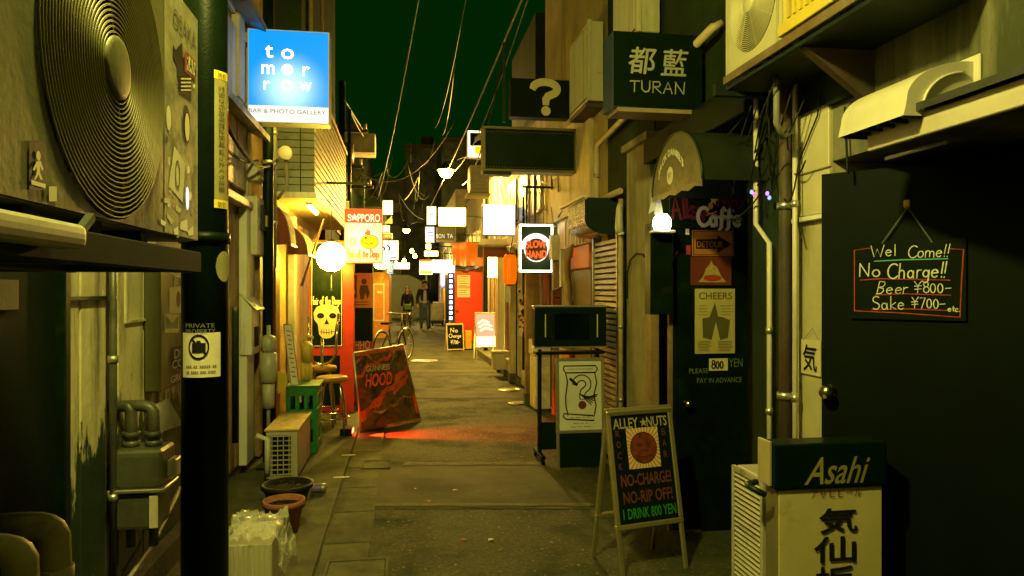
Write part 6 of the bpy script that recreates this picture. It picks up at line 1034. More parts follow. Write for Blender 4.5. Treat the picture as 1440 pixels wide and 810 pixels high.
# flyers hung in a strip
F = FY(yd(731, 10.2)); T = thing('flyer_strip', 'hanging strip of overlapping flyers beside the orange lantern', 'flyers', F.pt(*F.px(731, 470))); R = random.Random(8)
for k in range(22):
    x, y = 727+R.uniform(0, 5), 402+k*3.1; r = F.rect(x, y, x+R.uniform(3, 6), y+R.uniform(4, 7)); new('flyer', MB().plate(F, *r, k*.003, k*.003+.002), R.choice((paper, pwhite, predp, ink, pcream)), T)
F = FY(yd(740, 10.0)); a0, a1, b0, b1 = F.rect(737, 424, 743, 475); T = thing('red_banner', 'narrow red banner beside the flyer strip', 'banner', F.pt(a0, b0, 0)); new('cloth', MB().plate(F, a0, a1, b0, b1, -.01, 0), M('banner_red', (.55,.06,.02), .6), T); new('header', MB().plate(F, a0, a1, b1, b1+.1, -.012, .002), porange, T)
for k, (px, m) in enumerate(((685, M('lilac_post', (.4,.37,.38), .5)), (704, white), (721, cream), (748, wood))):
    y = yd(px, (17.2, 13.0, 11.5, 9.3)[k]); q = at(px, 400, (17.2, 13.0, 11.5, 9.3)[k]); T = thing('shop_post', ('lilac', 'white', 'cream', 'brown wooden')[k]+' shop front post, '+('nearest the lit a-sign', 'below the tall lightbox', 'by the orange lantern', 'under the round-logo sign')[k], 'post', (q.x, y, 0), 0, 'shop front posts'); w_ = (.06, .06, .05, .09)[k]; new('shaft', MB().box(q.x-w_, q.x+w_, y-.05, y+.05, .0, 2.2), m, T, .008); new('foot', MB().box(q.x-w_-.015, q.x+w_+.015, y-.065, y+.065, 0, .16), conc, T, .006)
# lit a-sign and chalkboard
g = gnd(681, 506); T, F, H, fw = a_board('lit white and red a-frame sign on the right', Vector((g.x+.05, g.y, 0)), math.radians(8), .46, 1.02, .14, .26, white)
new('sign_face', MB().plate(F, fw, .46-fw, .26+fw, .5, -.016, -.004), E('asign_white', (1, .85, .6), 7), T, local=True); new('sign_face', MB().plate(F, fw, .46-fw, .505, H-fw, -.016, -.004), E('asign_red', (1, .42, .25), 1.0), T, local=True); mb = MB()
for k, r_ in enumerate(((.1, .36, .68, .78), (.08, .3, .76, .86), (.12, .38, .6, .69))): mb.stroke(F, [(r_[0], r_[2]+.03), (r_[1]*.6, r_[3]), (r_[1], r_[2]+.05)], .035, -.002+.0004*k)
new('lettering', mb, E('asign_letter', (1, .85, .6), 5), T, local=True); new('logo_print', MB().ringp(F, .37, .4, .035, .035, .01, -.002), M('grey_print2', (.3,.3,.32)), T, local=True)
g = gnd(641, 494); T, F, H, fw = a_board('wooden framed chalkboard on the ground before the red door', Vector((g.x, g.y, 0)), math.radians(10), .44, .68, .12, .03, M('pale_wood', (.55,.42,.2), .5), 'chalkboard', 'chalkboard'); new('slate', MB().plate(F, fw, .44-fw, .06, H-fw, -.016, -.004), blkm, T, local=True); mb = MB(); hand(mb, F, 'No', .1, .3, .47, .57, .016, c=-.002); hand(mb, F, 'Charge', .06, .38, .34, .43, .014, c=-.002); hand(mb, F, '¥700-', .1, .34, .18, .28, .014, c=-.002); new('lettering', mb, chalkm, T, local=True)
c = gnd(659, 492); T = thing('yellow_stand', 'small yellow stand behind the chalkboard', 'stand', c); new('body', MB().box(c.x-.08, c.x+.08, c.y, c.y+.12, 0, .48), M('yellow_stand', (.7,.4,.03), .5), T, .01); new('foot', MB().box(c.x-.1, c.x+.1, c.y-.02, c.y+.14, 0, .03), blk, T)
# violet tube and ladder of lit panes, pale box, far right
q = at(622.5, 388, 26); T = thing('violet_tube', 'vertical violet neon tube in the distance', 'neon tube', q-Vector((0,0,.35))); new('tube', MB().tube([q+Vector((0,0,-.35)), q+Vector((0,0,.35))], .05, 8), E('violet_neon', (.5, .3, 1), 3), T); new('backing', MB().box(q.x-.09, q.x+.09, q.y+.05, q.y+.1, q.z-.45, q.z+.45), white, T)
F = FY(yd(634, 24)); T = thing('lit_window_ladder', 'tall narrow shop window of stacked white lit panes', 'window', F.pt(*F.px(634, 450))); a0, a1, b0, b1 = F.rect(630, 383, 638, 452); new('frame', MB().plate(F, a0, a1, b0, b1, -.1, -.01), blk, T)
for k in range(9): z0 = b0+.05+k*(b1-b0-.05)/9; new('pane', MB().plate(F, a0+.04, a1-.04, z0, z0+.12, -.009, 0), E('pane_lilac', (.9, .75, 1), 2), T)
c = gnd(615, 458); T = thing('parked_cart', 'pale covered cart parked behind the walking man', 'cart', c); new('body', MB().box(c.x-.28, c.x+.3, c.y, c.y+.6, .2, 1.0), M('grey_cover', (.35,.34,.3), .7, var=.2, bump=.2, bscale=8), T, .06, seg=3); new('base', MB().box(c.x-.25, c.x+.27, c.y+.03, c.y+.55, .08, .2), dkmet, T)
for x in (c.x-.2, c.x+.22): new('wheel', MB().cyl((x-.03, c.y+.1, .08), (x+.03, c.y+.1, .08), .08, None, 16), blkm, T)
# ================================================================== left row farther on
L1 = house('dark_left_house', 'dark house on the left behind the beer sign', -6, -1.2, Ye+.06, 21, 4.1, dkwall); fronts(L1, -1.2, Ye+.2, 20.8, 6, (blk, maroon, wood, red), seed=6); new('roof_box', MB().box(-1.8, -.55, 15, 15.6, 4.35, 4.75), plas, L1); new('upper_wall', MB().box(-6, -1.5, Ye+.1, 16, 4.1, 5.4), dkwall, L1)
Yf = yd(535, 22); F = FY(Yf); a0, a1, b0, b1 = F.rect(523, 394, 547, 478)
L2 = bld('orange_shop_front', 'orange painted shop front with white outlines on the far left', (a0, Yf, 0)); new('wall', MB().plate(F, a0-1.0, a1, 0, 2.05, -5, 0), M('orange_paint', (.62,.24,.04), .5, var=.12, dirt=(.4,.13,.03), amt=.3), L2); new('outline', MB().frame(F, a0+.04, a1-.14, .55, 1.7, .03, .001, .006), pwhite, L2); new('plaque', MB().plate(F, a0+.16, a0+.32, 1.4, 1.47, .001, .01), pwhite, L2); new('upper_wall', MB().plate(F, -6, a1-.2, 2.06, 4.4, -9, -.02), dkwall, L2)
q = at(536, 372, 21); T = thing('shop_lamp', 'glaring white shop lamp above the orange front', 'lamp', q-Vector((0,0,.1))); new('globe', MB().lathe(q, [(0, -.13), (.15, -.12), (.22, 0), (.18, .1), (.05, .14), (0, .14)], 18), E('shop_globe', (1, .75, .4), 14), T); new('stem', MB().bar(q+Vector((0,0,.13)), q+Vector((-.2,0,.5)), .03), dkmet, T)
simple_sign('blue sign with white figure next to the glaring shop lamp', 545, 368, 553, 385, 21.5, (.05, .25, .9), 1.2, .1, -1.2, [('1', (547.5, 371, 550.5, 382))], pwhite); simple_sign('long white lit sign stretching right of the blue sign', 554, 369.5, 576, 378, 24, (1, .85, .6), 2.4, .12, -1.2)
simple_sign('small white box sign above the far left cluster', 538.5, 282, 552, 301, 18, (1, .97, .92), 2.5, .14, -1.2); F = FY(yd(545, 18)); T = thing('triangle_sign', 'tan triangular hanging sign under the small white box sign', 'sign', F.pt(*F.px(545, 314))); mb = MB(); mb.prism(F, [F.px(541, 314), F.px(552, 314.5), F.px(551, 303)], -.05, 0); new('panel', mb, M('tan_sign', (.5,.4,.22), .5), T); new('stay', MB().bar(F.pt(*F.px(545, 303), -.03), F.pt(*F.px(537, 303), -.03), .02), dkmet, T)
simple_sign('orange edged lit sign behind the beer sign', 537, 317, 548, 327, 16, (1, .8, .35), 2, .1, -1.2); simple_sign('dim brown sign below the orange edged one', 537, 328, 552, 336, 16.5, (.22, .13, .06), 0, .1, -1.2, [('HALL', (540, 330, 549, 334))], pcream)
t, F, r = simple_sign('square white lit sign with a doodle face behind the beer sign', 537, 338, 560.5, 366, 15.5, (1, .95, .82), 1.5, .12, -1.2); mb = MB(); e = F.px(544, 350); mb.ringp(F, e[0], e[1], .16, .13, .012, .006); mb.stroke(F, [F.px(*p) for p in ((538, 347), (541, 349), (540, 352))], .04, .007); mb.stroke(F, [F.px(*p) for p in ((545, 345), (548, 348), (547, 352))], .04, .007); new('doodle_print', mb, M('brown_red_letters', (.26,.07,.035)), t); new('small_print', marks(MB(), F, 550, 360, 557, 364, 1, .006), M('soft_ink', (.12,.12,.09)), t); simple_sign('white lit lower panel hanging under the doodle sign', 536, 366.5, 547.5, 372, 15.6, (1, .97, .9), 3, .1, -1.2)
# distant end of the alley
EN = house('end_building', 'dim building closing the far end of the alley', -8, 10, 46, 50, 8.6, M('far_wall', (.12,.12,.04), .8, var=.3, scale=1.2, dirt=(.05,.05,.03), amt=.4)); 
F = FY(45.9)
for k in range(14):
    x = -3.2+(k % 7)*1.15; z = 4.3+(k//7)*2.4; new('window', MB().plate(F, x, x+.8, z, z+1.3, .0, .03), M('dim_window', (.06,.06,.05), .45), EN); new('balcony_rail', MB().plate(F, x-.1, x+.9, z-.25, z+.35, .03, .09), plas, EN)
for k in range(7): x = -3+k*1.1; new('window', MB().plate(F, x, x+.7, 2.4, 3.3, 0, .02), M('dim_window', (.06,.06,.05), .45), EN); new('window_frame', MB().frame(F, x-.05, x+.75, 2.35, 3.35, .05, .02, .05), cream, EN)
T = thing('green_tarp_shed', 'olive tarpaulin shed at the far end behind the walkers', 'shed', (-.2, 38, 0)); mb = MB(); Fz_ = FY(37); pr = [(-2.5, 0), (1.2, 0), (1.2, 1.9), (.4, 2.3), (-.6, 2.35), (-2.5, 1.7)]; mb.prism(Fz_, pr, -3, 0); new('tarp', mb, M('olive_tarp', (.1,.11,.04), .6, var=.15), T, .1, seg=3); new('pole', MB().cyl((1.25, 36.9, 0), (1.25, 36.9, 3.2), .06, None, 10), alu, T)
for nm, lb, x0_, x1_, y0_, y1_, h_ in (('tall_rear_house', 'tall dim house rising behind the far left signs', -7, -1.6, 30.5, 44, 8.2), ('rear_roof_block', 'narrow dim roof block above the far end', .2, 2.2, 44, 45.9, 10.2), ('right_rear_house', 'dim house rising behind the far right signs', 2.1, 7, 38.1, 45, 9.4)):
    t = house(nm, lb, x0_, x1_, y0_, y1_, h_, M('rear_wall', (.1,.11,.04), .8, var=.4, scale=1.2, dirt=(.03,.04,.015), amt=.5)); F = FY(y0_)
    for k in range(6): x = x0_+(x1_-x0_)*(.1+.3*(k % 3)); z = h_*.55+(k//3)*1.5; new('window', MB().plate(F, x, x+(x1_-x0_)*.18, z, z+1.0, .001, .04), M('dim_window', (.06,.06,.05), .45), t)
    new('parapet', MB().box(x0_-.05, x1_+.05, y0_-.08, y0_+.2, h_+.001, h_+.25), rust, t); new('roof_tank', MB().cyl((x0_+(x1_-x0_)*.7, y0_+1, h_), (x0_+(x1_-x0_)*.7, y0_+1, h_+.9), .4, None, 14), rust, t)
# streetlamps
def streetlamp(label, px, py, d, r, power, group, col=(1, .6, .1), side=1):
    q = at(px, py, d); T = thing('street_lamp', label, 'street lamp', (q.x+side*.9, q.y, 0), 0, group)
    new('pole', MB().tube([(q.x+side*.9, q.y, 0), (q.x+side*.9, q.y, q.z+.5)], .05, 10), dkmet, T); new('arm', MB().tube([(q.x+side*.9, q.y, q.z+.3), (q.x+side*.4, q.y, q.z+.35), (q.x, q.y, q.z+.2)], .02, 8), dkmet, T); new('shade', MB().lathe(q, [(.04, r+.06), (r*.9, r*.35), (r*1.25, r*.3), (r*1.2, r*.25)], 20), dkmet, T); new('bulb', MB().lathe(q, [(0, -r*.8), (r*.6, -r*.65), (r, 0), (r*.9, r*.3), (0, r*.5)], 16), E('bulb_'+label[:12], col, 30), T)
    lamp('POINT', q-Vector((0,0,r+.05)), col, power, T, r)
streetlamp('bright amber street lamp hanging over the middle of the alley', 627, 242, 16, .17, 460, 'street lamps', side=1)
streetlamp('small amber street lamp with hooked arm far down the alley', 571.5, 324, 28, .14, 90, 'street lamps', side=1)
for k, (px, py) in enumerate(((579, 353), (583.5, 360), (568.5, 367), (557, 370.5))):
    q = at(px, py, 32); T = thing('bare_bulb', ('upper', 'right hand', 'lower middle', 'lower left')[k]+' bare bulb sparkling at the far end', 'bulb', q, 0, 'bare bulbs at the far end'); new('glass', MB().lathe(q, [(0, -.1), (.07, -.06), (.09, 0), (.05, .08), (0, .1)], 12), E('bare_bulb_glow', (1, .8, .35), 40), T); new('socket', MB().cyl(q+Vector((0,0,.09)), q+Vector((0,0,.25)), .04, None, 8), blk, T)
lamp('POINT', at(575, 362, 31.6)-Vector((0,0,.4)), (1, .72, .25), 120, None, .2, 'far_bulb_light')
# ------------------------------------------------------------------ cables
R = random.Random(21)
def wire(label, p, q, sag=.1, r=.008, mat=greyc, group='overhead cables', n=10):
    p, q = Vector(p), Vector(q); pts = [p+(q-p)*t - Vector((0,0,sag*4*t*(1-t))) for t in [i/n for i in range(n+1)]]
    t = thing('overhead_cable', label, 'cable', (p+q)/2, 0, group); new('cable', MB().tube(pts, r, 5), mat, t); return t
wire('pale cable dropping from the top of the sky to the far lamps', at(591, -10, 6.5), at(531, 280, 17), .15, .007)
wire('pale bundled cable running down from the top beside the right houses', at(736, -5, 7.2), at(600, 300, 22), .1, .012); wire('thinner cable just left of the bundled one', at(742, 0, 8), at(640, 240, 15), .3, .008); wire('dark cable right of the bundled one', at(720, 20, 8.4), at(650, 260, 16), .5, .01, cable); wire('faint cable high in the middle of the sky', at(655, 0, 9), at(612, 180, 20), .3, .006); wire('second faint cable in the middle of the sky', at(640, 90, 12), at(622, 190, 19), .3, .008)
wire('slack cable curving across the dark middle', at(495, 235, 14), at(640, 170, 15), .7, .01); wire('black cable bundle slanting down to the round-logo sign', at(838, 225, 7.0), at(786, 305, 8.3), .02, .018, cable); wire('thin cable from the roof line to the left house', at(490, 150, 12), at(520, 200, 16), .1, .01); wire('slanting cable above the roof box', at(484, 140, 11.6), at(516, 192, 15), .0, .012)
for k in range(26):
    px = R.uniform(495, 600); py = R.uniform(215, 285); d = R.uniform(14, 24); p = at(px, py, d); q = at(px+R.uniform(-45, 60), py+R.uniform(-25, 40), d+R.uniform(-1, 3)); wire('tangled thin cable in the dark cluster over the alley', p, q, R.uniform(.05, .5), R.uniform(.006, .013), R.choice((cable, dkmet, cable, greyc)), 'tangled cables over the alley', 7)
for k in range(16):
    px = R.uniform(690, 830); py = R.uniform(245, 320); d = R.uniform(7.8, 11); p = onX(px, py, XR-.05); q = p+Vector((R.uniform(-.1, .02), R.uniform(-.9, .9), R.uniform(-.5, .4))); wire('thin cable straggling over the lit upper wall', p, q, R.uniform(.02, .2), R.uniform(.005, .009), R.choice((cable, greyc, M('pale_cable', (.5,.45,.3), .5))), 'cables on the upper wall', 7)
for k in range(5):
    p = onX(R.uniform(1060, 1130), R.uniform(120, 230), XR-.03); q = p+Vector((R.uniform(-.15, 0), R.uniform(-.4, .4), R.uniform(-.5, -.1))); wire('black cable tangled on the rock bar wall', p, q, .1, .004, cable, 'cables on the rock bar wall', 8)
wire('black cable hanging down the cream panel beside the vent hood', onX(1188, 150, XR-.03), onX(1192, 245, XR-.03), 0, .005, cable)
# utility pole with transformer clutter in the middle distance, left
q = at(503, 300, 14); T = thing('utility_pole', 'thin utility pole with cross arms in the dark middle distance', 'utility pole', (q.x-.3, q.y, 0)); x, y = q.x-.3, q.y; new('pole', MB().tube([(x, y, 0), (x, y, 5.6)], .07, 10), dkmet, T)
for z, w_ in ((4.6, .5), (3.9, .4), (3.5, .6)): new('cross_arm', MB().box(x-w_*.4, x+w_, y-.03, y+.03, z, z+.06), rust, T); new('insulator', MB().cyl((x+w_*.9, y, z+.06), (x+w_*.9, y, z+.18), .025, None, 8), ivory, T)
new('transformer', MB().cyl((x+.1, y-.15, 3.95), (x+.1, y-.15, 4.35), .14, None, 16), iron, T)
# yellow wall unit below the display box
F = FY(yd(672, 11.5)); T = thing('window_unit', 'yellowish window air unit under the display box', 'air conditioner', F.pt(*F.px(675, 275))); a0, a1, b0, b1 = F.rect(661, 232, 688, 275); new('case', MB().plate(F, a0, a1, b0+.05, b1, -.4, 0), cream, T, .012); new('tray', MB().plate(F, a0-.05, a1+.02, b0, b0+.04, -.42, .03), pcream, T, .004)
for k in range(6): new('slat', MB().plate(F, a0+.04, a1-.04, b0+.1+k*.06, b0+.12+k*.06, 0, .012), cream, T)
# ------------------------------------------------------------------ bicycle
def bicycle(label, c, rz):
    T = thing('bicycle', label, 'bicycle', c, rz); r = .33; wb = 1.04; dark = M('bike_frame', (.02,.02,.025), .3, .3); tyre = M('tyre', (.015,.015,.015), .8)
    Fz_ = Fr((0, 0, 0), (1,0,0), (0,0,1))
    for x in (0, wb):
        w = new('wheel', tor(Fz_, x, r, r-.02, 0, .008, 36, 6), alu, T, local=True); new('tyre', tor(Fz_, x, r, r-.005, 0, .018, 36, 6), tyre, w, local=True); sp = MB()
        for k in range(16): a_ = 2*PI*k/16; sp.tube([(x+.02*math.cos(a_+.5), 0, r+.02*math.sin(a_+.5)), (x+(r-.02)*math.cos(a_), 0, r+(r-.02)*math.sin(a_))], .0018, 4)
        new('spokes', sp, alu, w, local=True); f = MB(); f.tube([(x+(r+.03)*math.cos(a_), 0, r+(r+.03)*math.sin(a_)) for a_ in [PI*(.05+.8*i/12) for i in range(13)]], .014, 6); new('mudguard', f, alu, w, local=True)
    fr = MB(); fr.tube([(0, 0, r), (.4, 0, .28)], .014, 8); fr.tube([(.4, 0, .28), (.3, 0, .75)], .018, 8); fr.tube([(0, 0, r), (.31, 0, .7)], .012, 8); fr.tube([(.4, 0, .28), (.65, 0, .42), (.86, 0, .72)], .02, 8); fr.tube([(.84, 0, .82), (.9, 0, .6), (wb, 0, r)], .018, 8); new('frame', fr, dark, T, local=True)
    new('saddle', MB().add([(.1, -.1, .84), (.1, .1, .84), (.28, .05, .85), (.4, .02, .84), (.4, -.02, .84), (.28, -.05, .85), (.1, -.1, .8), (.1, .1, .8), (.28, .05, .81), (.4, .02, .81), (.4, -.02, .81), (.28, -.05, .81)], [(0,5,4,3,2,1),(6,7,8,9,10,11),(0,1,7,6),(1,2,8,7),(2,3,9,8),(3,4,10,9),(4,5,11,10),(5,0,6,11)]), blkm, T, .012, local=True); new('seat_post', MB().cyl((.3, 0, .7), (.28, 0, .82), .012, None, 8), alu, T, local=True)
    new('handlebar', MB().tube([(.66, -.27, .98), (.78, -.24, 1.02), (.86, -.08, 1.0), (.86, .08, 1.0), (.78, .24, 1.02), (.66, .27, .98)], .011, 8), alu, T, local=True); new('stem', MB().cyl((.85, 0, .8), (.86, 0, 1.0), .014, None, 8), alu, T, local=True)
    b = MB(); 
    for k in range(7):
        for z in (.78, .86, .94, 1.0):
            pass
    bx0, bx1, by, bz0, bz1 = .92, 1.2, .17, .74, .98
    for z in (bz0, (bz0+bz1)/2, bz1):
        b.tube([(bx0, -by, z), (bx1, -by, z), (bx1, by, z), (bx0, by, z), (bx0, -by, z)], .006, 5)
    for k in range(6):
        y = -by+2*by*k/5
        for x in (bx0, bx1): b.tube([(x, y, bz0), (x, y, bz1)], .003, 4)
        b.tube([(bx0, y, bz0), (bx1, y, bz0)], .003, 4); x = bx0+(bx1-bx0)*k/5
        for s_ in (-by, by): b.tube([(x, s_, bz0), (x, s_, bz1)], .003, 4)
    new('basket', b, dkmet, T, local=True); new('headlamp', MB().lathe((wb-.05, 0, .66), [(0, .06), (.04, .05), (.045, 0), (.02, -.05), (0, -.05)], 14, (Vector((0,1,0)), UP, Vector((1,0,0)))), alu, T, local=True)
    for s_ in (1, -1): new('pedal', MB().box(.4+s_*.1-.04, .4+s_*.1+.04, s_*.09-.03, s_*.09+.03, .28-s_*.12-.01, .28-s_*.12+.01), blkm, T, .003, local=True); new('crank', MB().bar((.4, s_*.06, .28), (.4+s_*.1, s_*.06, .28-s_*.12), .014), alu, T, local=True)
    new('chainring', tor(Fz_, .4, .28, .09, .04, .006, 24, 5), alu, T, local=True); return T
c = gnd(545, 514); bicycle('dark city bicycle with basket parked behind the red banner board', Vector((c.x-.12, c.y+.2, 0)), math.radians(62))
# ------------------------------------------------------------------ the two walkers
skin = M('skin', (.5,.3,.2), .55, var=.08)
def skinmesh(name, nodes, edges, mat, parent, root=0, sub=1):
    me = bpy.data.meshes.new(name); ids = {k: i for i, k in enumerate(nodes)}; me.from_pydata([nodes[k][0] for k in nodes], [(ids[a], ids[b]) for a, b in edges], []); o = bpy.data.objects.new(name, me); COL.objects.link(o)
    md = o.modifiers.new('s', 'SKIN'); md.use_smooth_shade = True; sv = me.skin_vertices[0] if me.skin_vertices else None
    if sv is None:
        bm = bmesh.new(); bm.from_mesh(me); bm.verts.layers.skin.verify(); bm.to_mesh(me); bm.free(); sv = me.skin_vertices[0]
    for k, i in ids.items(): r = nodes[k][1]; sv.data[i].radius = (r, r) if not isinstance(r, tuple) else r; sv.data[i].use_root = (i == root)
    o.modifiers.new('d', 'SUBSURF').levels = sub; o.modifiers['d'].render_levels = sub
    dg = bpy.context.evaluated_depsgraph_get(); m2 = bpy.data.meshes.new_from_object(o.evaluated_get(dg)); m2.materials.clear(); m2.materials.append(mat); bpy.data.objects.remove(o); bpy.data.meshes.remove(me)
    for p in m2.polygons: p.use_smooth = True
    q = bpy.data.objects.new(name, m2); COL.objects.link(q); q.parent = parent; return q
def person(label, c, h, rz, top, leg, hair, stride, inner=None, woman=False, shoe=blkm, bag=False):
    T = thing('person', label, 'person', c, rz); k = h/1.75; V = lambda x, y, z: (x*k, y*k, z*k); sw = .19 if not woman else .165; N = {}; Eg = []
    def j(n_, p, r, frm=None):
        N[n_] = (V(*p), r*k if not isinstance(r, tuple) else (r[0]*k, r[1]*k))
        if frm: Eg.append((frm, n_))
    j('pel', (0, 0, .95), .13); j('wai', (0, -.01, 1.1), .12, 'pel'); j('che', (0, -.02, 1.3), .14, 'wai'); j('nek', (0, -.01, 1.48), .058, 'che'); j('hd0', (0, -.02, 1.56), .07, 'nek'); j('hd1', (0, -.03, 1.64), .088, 'hd0'); j('hd2', (0, -.01, 1.71), .065, 'hd1')
    for s_, n_ in ((1, 'r'), (-1, 'l')):
        f = stride*s_; j('hip'+n_, (.09*s_, 0, .9), .095, 'pel'); j('kne'+n_, (.1*s_, -.12-f*.16 if f > 0 else -.02-f*.05, .5), .062, 'hip'+n_); j('ank'+n_, (.1*s_, -f*.24, .1 if f > 0 else .12), .04, 'kne'+n_); j('toe'+n_, (.11*s_, -f*.24-.15, .035), .035, 'ank'+n_)
        g_ = -f*.5; j('sho'+n_, (sw*s_, -.01, 1.42), .062, 'che'); j('elb'+n_, ((sw+.06)*s_, .02-g_*.06, 1.14), .043, 'sho'+n_); j('wri'+n_, ((sw+.07)*s_, -.06-g_*.2, .92), .028, 'elb'+n_); j('pal'+n_, ((sw+.07)*s_, -.08-g_*.22, .85), .033, 'wri'+n_)
        for q_ in range(4): j('fi%d%s' % (q_, n_), ((sw+.07)*s_, -.05-g_*.22-.02*q_, .775+.006*abs(q_-1)), .0095, 'pal'+n_)
        j('thu'+n_, ((sw+.03)*s_, -.12-g_*.22, .83), .01, 'pal'+n_)
    body = skinmesh('body', N, Eg, skin, T)
    sub = lambda names, dr: ({n_: (N[n_][0], (N[n_][1] if not isinstance(N[n_][1], tuple) else N[n_][1][0])+dr*k) for n_ in names}, [e for e in Eg if e[0] in names and e[1] in names])
    a, b = sub(['pel', 'wai', 'che', 'shor', 'elbr', 'wrir', 'shol', 'elbl', 'wril'], .022); a['nek'] = (V(0, -.01, 1.44), .062*k); b.append(('che', 'nek')); skinmesh('jacket', a, b, top, T)
    a, b = sub(['pel', 'hipr', 'kner', 'ankr', 'hipl', 'knel', 'ankl'], .016); skinmesh('trousers', a, b, leg, T)
    for n_ in 'rl': a, b = sub(['ank'+n_, 'toe'+n_], .014); skinmesh('shoe', a, b, shoe, T)
    def sph(name, cc, rx, ry, rz_, mat, par=T, lo=-1):
        n = 12; V_ = [Vector(V(*cc))+Vector((rx*k*math.cos(2*PI*i/16)*math.cos(t), ry*k*math.sin(2*PI*i/16)*math.cos(t), rz_*k*math.sin(t))) for t in [lo*PI/2+(PI/2-lo*PI/2)*q/n for q in range(n+1)] for i in range(16)]
        return new(name, MB().add(V_, [(q*16+i, q*16+(i+1) % 16, (q+1)*16+(i+1) % 16, (q+1)*16+i) for q in range(n) for i in range(16)], True), mat, par, local=True)
    sph('hair', (0, .025, 1.685), .098, .105, .1, hair, T, -.2)
    if woman: sph('hair', (0, .06, 1.56), .1, .06, .16, hair)
    for s_ in (1, -1): sph('eye', (.033*s_, -.112, 1.645), .011, .006, .007, ink, body); sph('ear', (.09*s_, -.01, 1.63), .012, .022, .032, skin, body)
    sph('nose', (0, -.122, 1.615), .013, .018, .022, skin, body); sph('mouth', (0, -.106, 1.572), .024, .006, .006, M('lips', (.3,.1,.08), .5), body)
    if inner: new('shirt', MB().add([Vector(V(x, y, z)) for x, y, z in ((-.06, -.185, .96), (.06, -.185, .96), (.055, -.195, 1.2), (.045, -.185, 1.43), (-.045, -.185, 1.43), (-.055, -.195, 1.2))], [(0,1,2,5),(5,2,3,4)]), inner, T, local=True)
    return T
c = gnd(597, 464); person('man in dark jacket, pale shirt and blue jeans walking toward us', Vector((c.x, c.y, 0)), 1.84, .05, M('dark_jacket', (.018,.022,.018), .7), M('jeans', (.06,.1,.18), .8, var=.2), M('dark_hair', (.03,.02,.015), .6), .7, M('grey_shirt', (.4,.37,.36), .8))
c = gnd(573, 462); person('woman in dark hooded coat with green panel walking beside the man', Vector((c.x, c.y, 0)), 1.62, -.1, M('dark_coat', (.015,.02,.018), .7), M('brown_trousers', (.09,.06,.035), .8), M('brown_hair', (.14,.07,.03), .6), -.5, None, True, M('grey_shoes', (.25,.25,.2), .6))
q = at(573, 432, 27.4); T = thing('shoulder_bag', 'green shoulder bag carried by the walking woman', 'bag', q); new('pouch', MB().box(q.x-.12, q.x+.14, q.y-.1, q.y+.02, q.z-.1, q.z+.12), M('bag_green', (.1,.3,.04), .6, var=.2), T, .04, seg=3); new('strap', MB().tube([q+Vector((-.1,-.06,.1)), q+Vector((-.02,-.12,.45)), q+Vector((.14,.02,.62))], .012, 6), blkm, T)
# ------------------------------------------------------------------ small clutter on the right-hand fronts
F = FY(yd(784, 8.0)); r = F.rect(777, 404, 790, 432); T = thing('post_box', 'small maroon post box with sloped top beside the wooden post', 'post box', F.pt(r[0], r[2], -.05)); new('case', MB().prism(F, [(r[0], r[2]), (r[1], r[2]), (r[1], r[3]), (r[0], r[3]-.05)], -.1, 0), M('maroon_paint', (.15,.028,.016), .45), T, .004); new('slot', MB().plate(F, r[0]+.02, r[1]-.02, r[2]+.1, r[2]+.115, .0005, .004), ink, T); new('lid', MB().bar(F.pt(r[0]-.01, r[3]-.05, -.05), F.pt(r[1]+.01, r[3]+.008, -.05), .12, .01), rust, T)
F = FY(yd(781, 8.3)); r = F.rect(775, 330, 787, 365); T = thing('fuse_box', 'pale fuse box on the wall right of the round-logo sign', 'fuse box', F.pt(r[0], r[2], -.05)); new('case', MB().plate(F, *r, -.12, 0), ivory, T, .006); new('door', MB().plate(F, r[0]+.012, r[1]-.012, r[2]+.02, r[3]-.02, 0, .006), ivory, T, .002)
for k, (px, z0, z1, m) in enumerate(((744, .1, 3.2, ivory), (736, .3, 2.9, dkmet), (752, .1, 3.6, greyc), (768, 1.9, 3.4, ivory))):
    X = XR-.04; y = yx(px, X); pipe(('pale conduit just left of the brown post', 'dark conduit beside the flyer strip', 'grey conduit right of the brown post', 'short pale conduit above the maroon bay')[k], [(X, y, z0), (X, y, z1)], .018, m, 'conduit', ((X, y, z0+.6), (X, y, z1-.3)))
# cable hooked over the pillar, lit flaps of clear film under the awning
q = [onX(px, py, XR-.075) for px, py in ((912, 372), (905, 358), (895, 356), (886, 366), (882, 384), (882, 420))]; pipe('thin cable looping over the mossy pillar', q, .006, cable, 'cable_loop', (), 'cable', 6)
R = random.Random(5)
for k in range(2):
    px = 915+k*8; p = onX(px, 272, 1.52); o = new('vinyl_flap', MB().add([p, p+Vector((0, -.05, .01)), p+Vector((.02, -.06, -.1-.03*(k % 2))), p+Vector((-.02, -.01, -.13)), p+Vector((.01, .02, -.06))], [(0, 1, 2, 3, 4)]), clear); tag(o, 'torn clear vinyl flap hanging from the round-topped awning, '+('the left one', 'the right one')[k], 'vinyl flap', 'vinyl flaps under the awning')
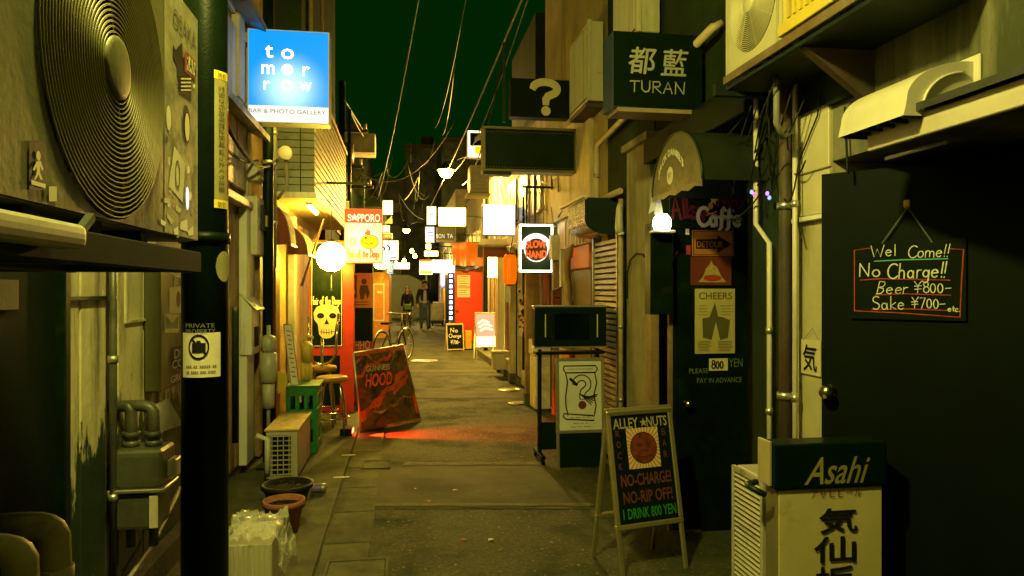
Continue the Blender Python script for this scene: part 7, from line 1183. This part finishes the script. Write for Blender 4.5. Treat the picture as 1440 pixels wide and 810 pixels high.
# more wear on the near left wall: strap iron, hose, cobwebby cable
pipe('grey hose sagging along the foot of the left boards', [(XL+.05, 2.75, .5), (XL+.07, 3.0, .3), (XL+.08, 3.3, .22), (XL+.07, 3.7, .26), (XL+.05, 4.2, .4)], .012, greyc, 'hose', (), 'hose', 8)
wire('black cable sagging along the left wall below the tin ledge', (XL+.04, 4.6, 2.62), (XL+.06, 6.3, 2.6), .12, .012, cable); wire('black cable drooping under the blue sign', (XL+.05, 5.0, 2.75), (-1.1, 6.6, 2.66), .2, .014, cable)
# litter and stains on the tarmac
for k, (px, py, col) in enumerate(((603, 706, (.5, .06, .03)), (652, 760, (.5, .06, .03)), (690, 760, (.5, .5, .4)), (584, 688, (.55, .5, .35)), (775, 764, (.2, .2, .3)), (640, 690, (.5, .48, .3)))):
    c = gnd(px, py); a_ = random.uniform(0, 3); s_ = random.uniform(.012, .025); o = new('litter_scrap', MB().add([(c.x+s_*math.cos(a_+t)*w, c.y+s_*math.sin(a_+t)*w, .006+.004*(i % 2)) for i, (t, w) in enumerate(((0, 1), (1.2, .7), (2.5, 1.2), (3.9, .8), (5.2, 1)))], [(0, 1, 2, 3, 4)]), M('scrap%d' % k, col, .7)); tag(o, ('small red scrap on the tarmac just past the cement band', 'small red scrap on the tarmac in the foreground centre', 'pale scrap on the tarmac in the foreground centre', 'yellowish scrap on the near edge of the cement band', 'bluish scrap on the tarmac left of the a-frame board', 'pale scrap on the middle of the cement band')[k], 'litter', 'scraps on the tarmac')
# ------------------------------------------------------------------ printing and fittings belong to the surface that carries them
HOSTS = ('sign_face', 'poster', 'board', 'slate', 'leaf', 'card', 'sheet', 'front_panel', 'case')
DETAIL = ('lettering', 'letter', 'letter_dot', 'sticker', 'outline', 'knob', 'chalk_lines', 'logo_disc', 'logo_field', 'smiley_features', 'disc_outline', 'picture_ground', 'smiley', 'smiley_outline', 'price_tag', 'detour_plate', 'red_poster', 'cheers_poster')
for root in [o for o in COL.objects if o.parent is None and o.get('category')]:
    kids = list(root.children); host = None
    for h in HOSTS:
        host = next((k for k in kids if k.name.split('.')[0] == h), None)
        if host: break
    if not host: continue
    for k in kids:
        b = k.name.split('.')[0]
        if k is not host and not k.children and (b in DETAIL or b.endswith('_print')) and k.type == 'MESH': k.parent = host
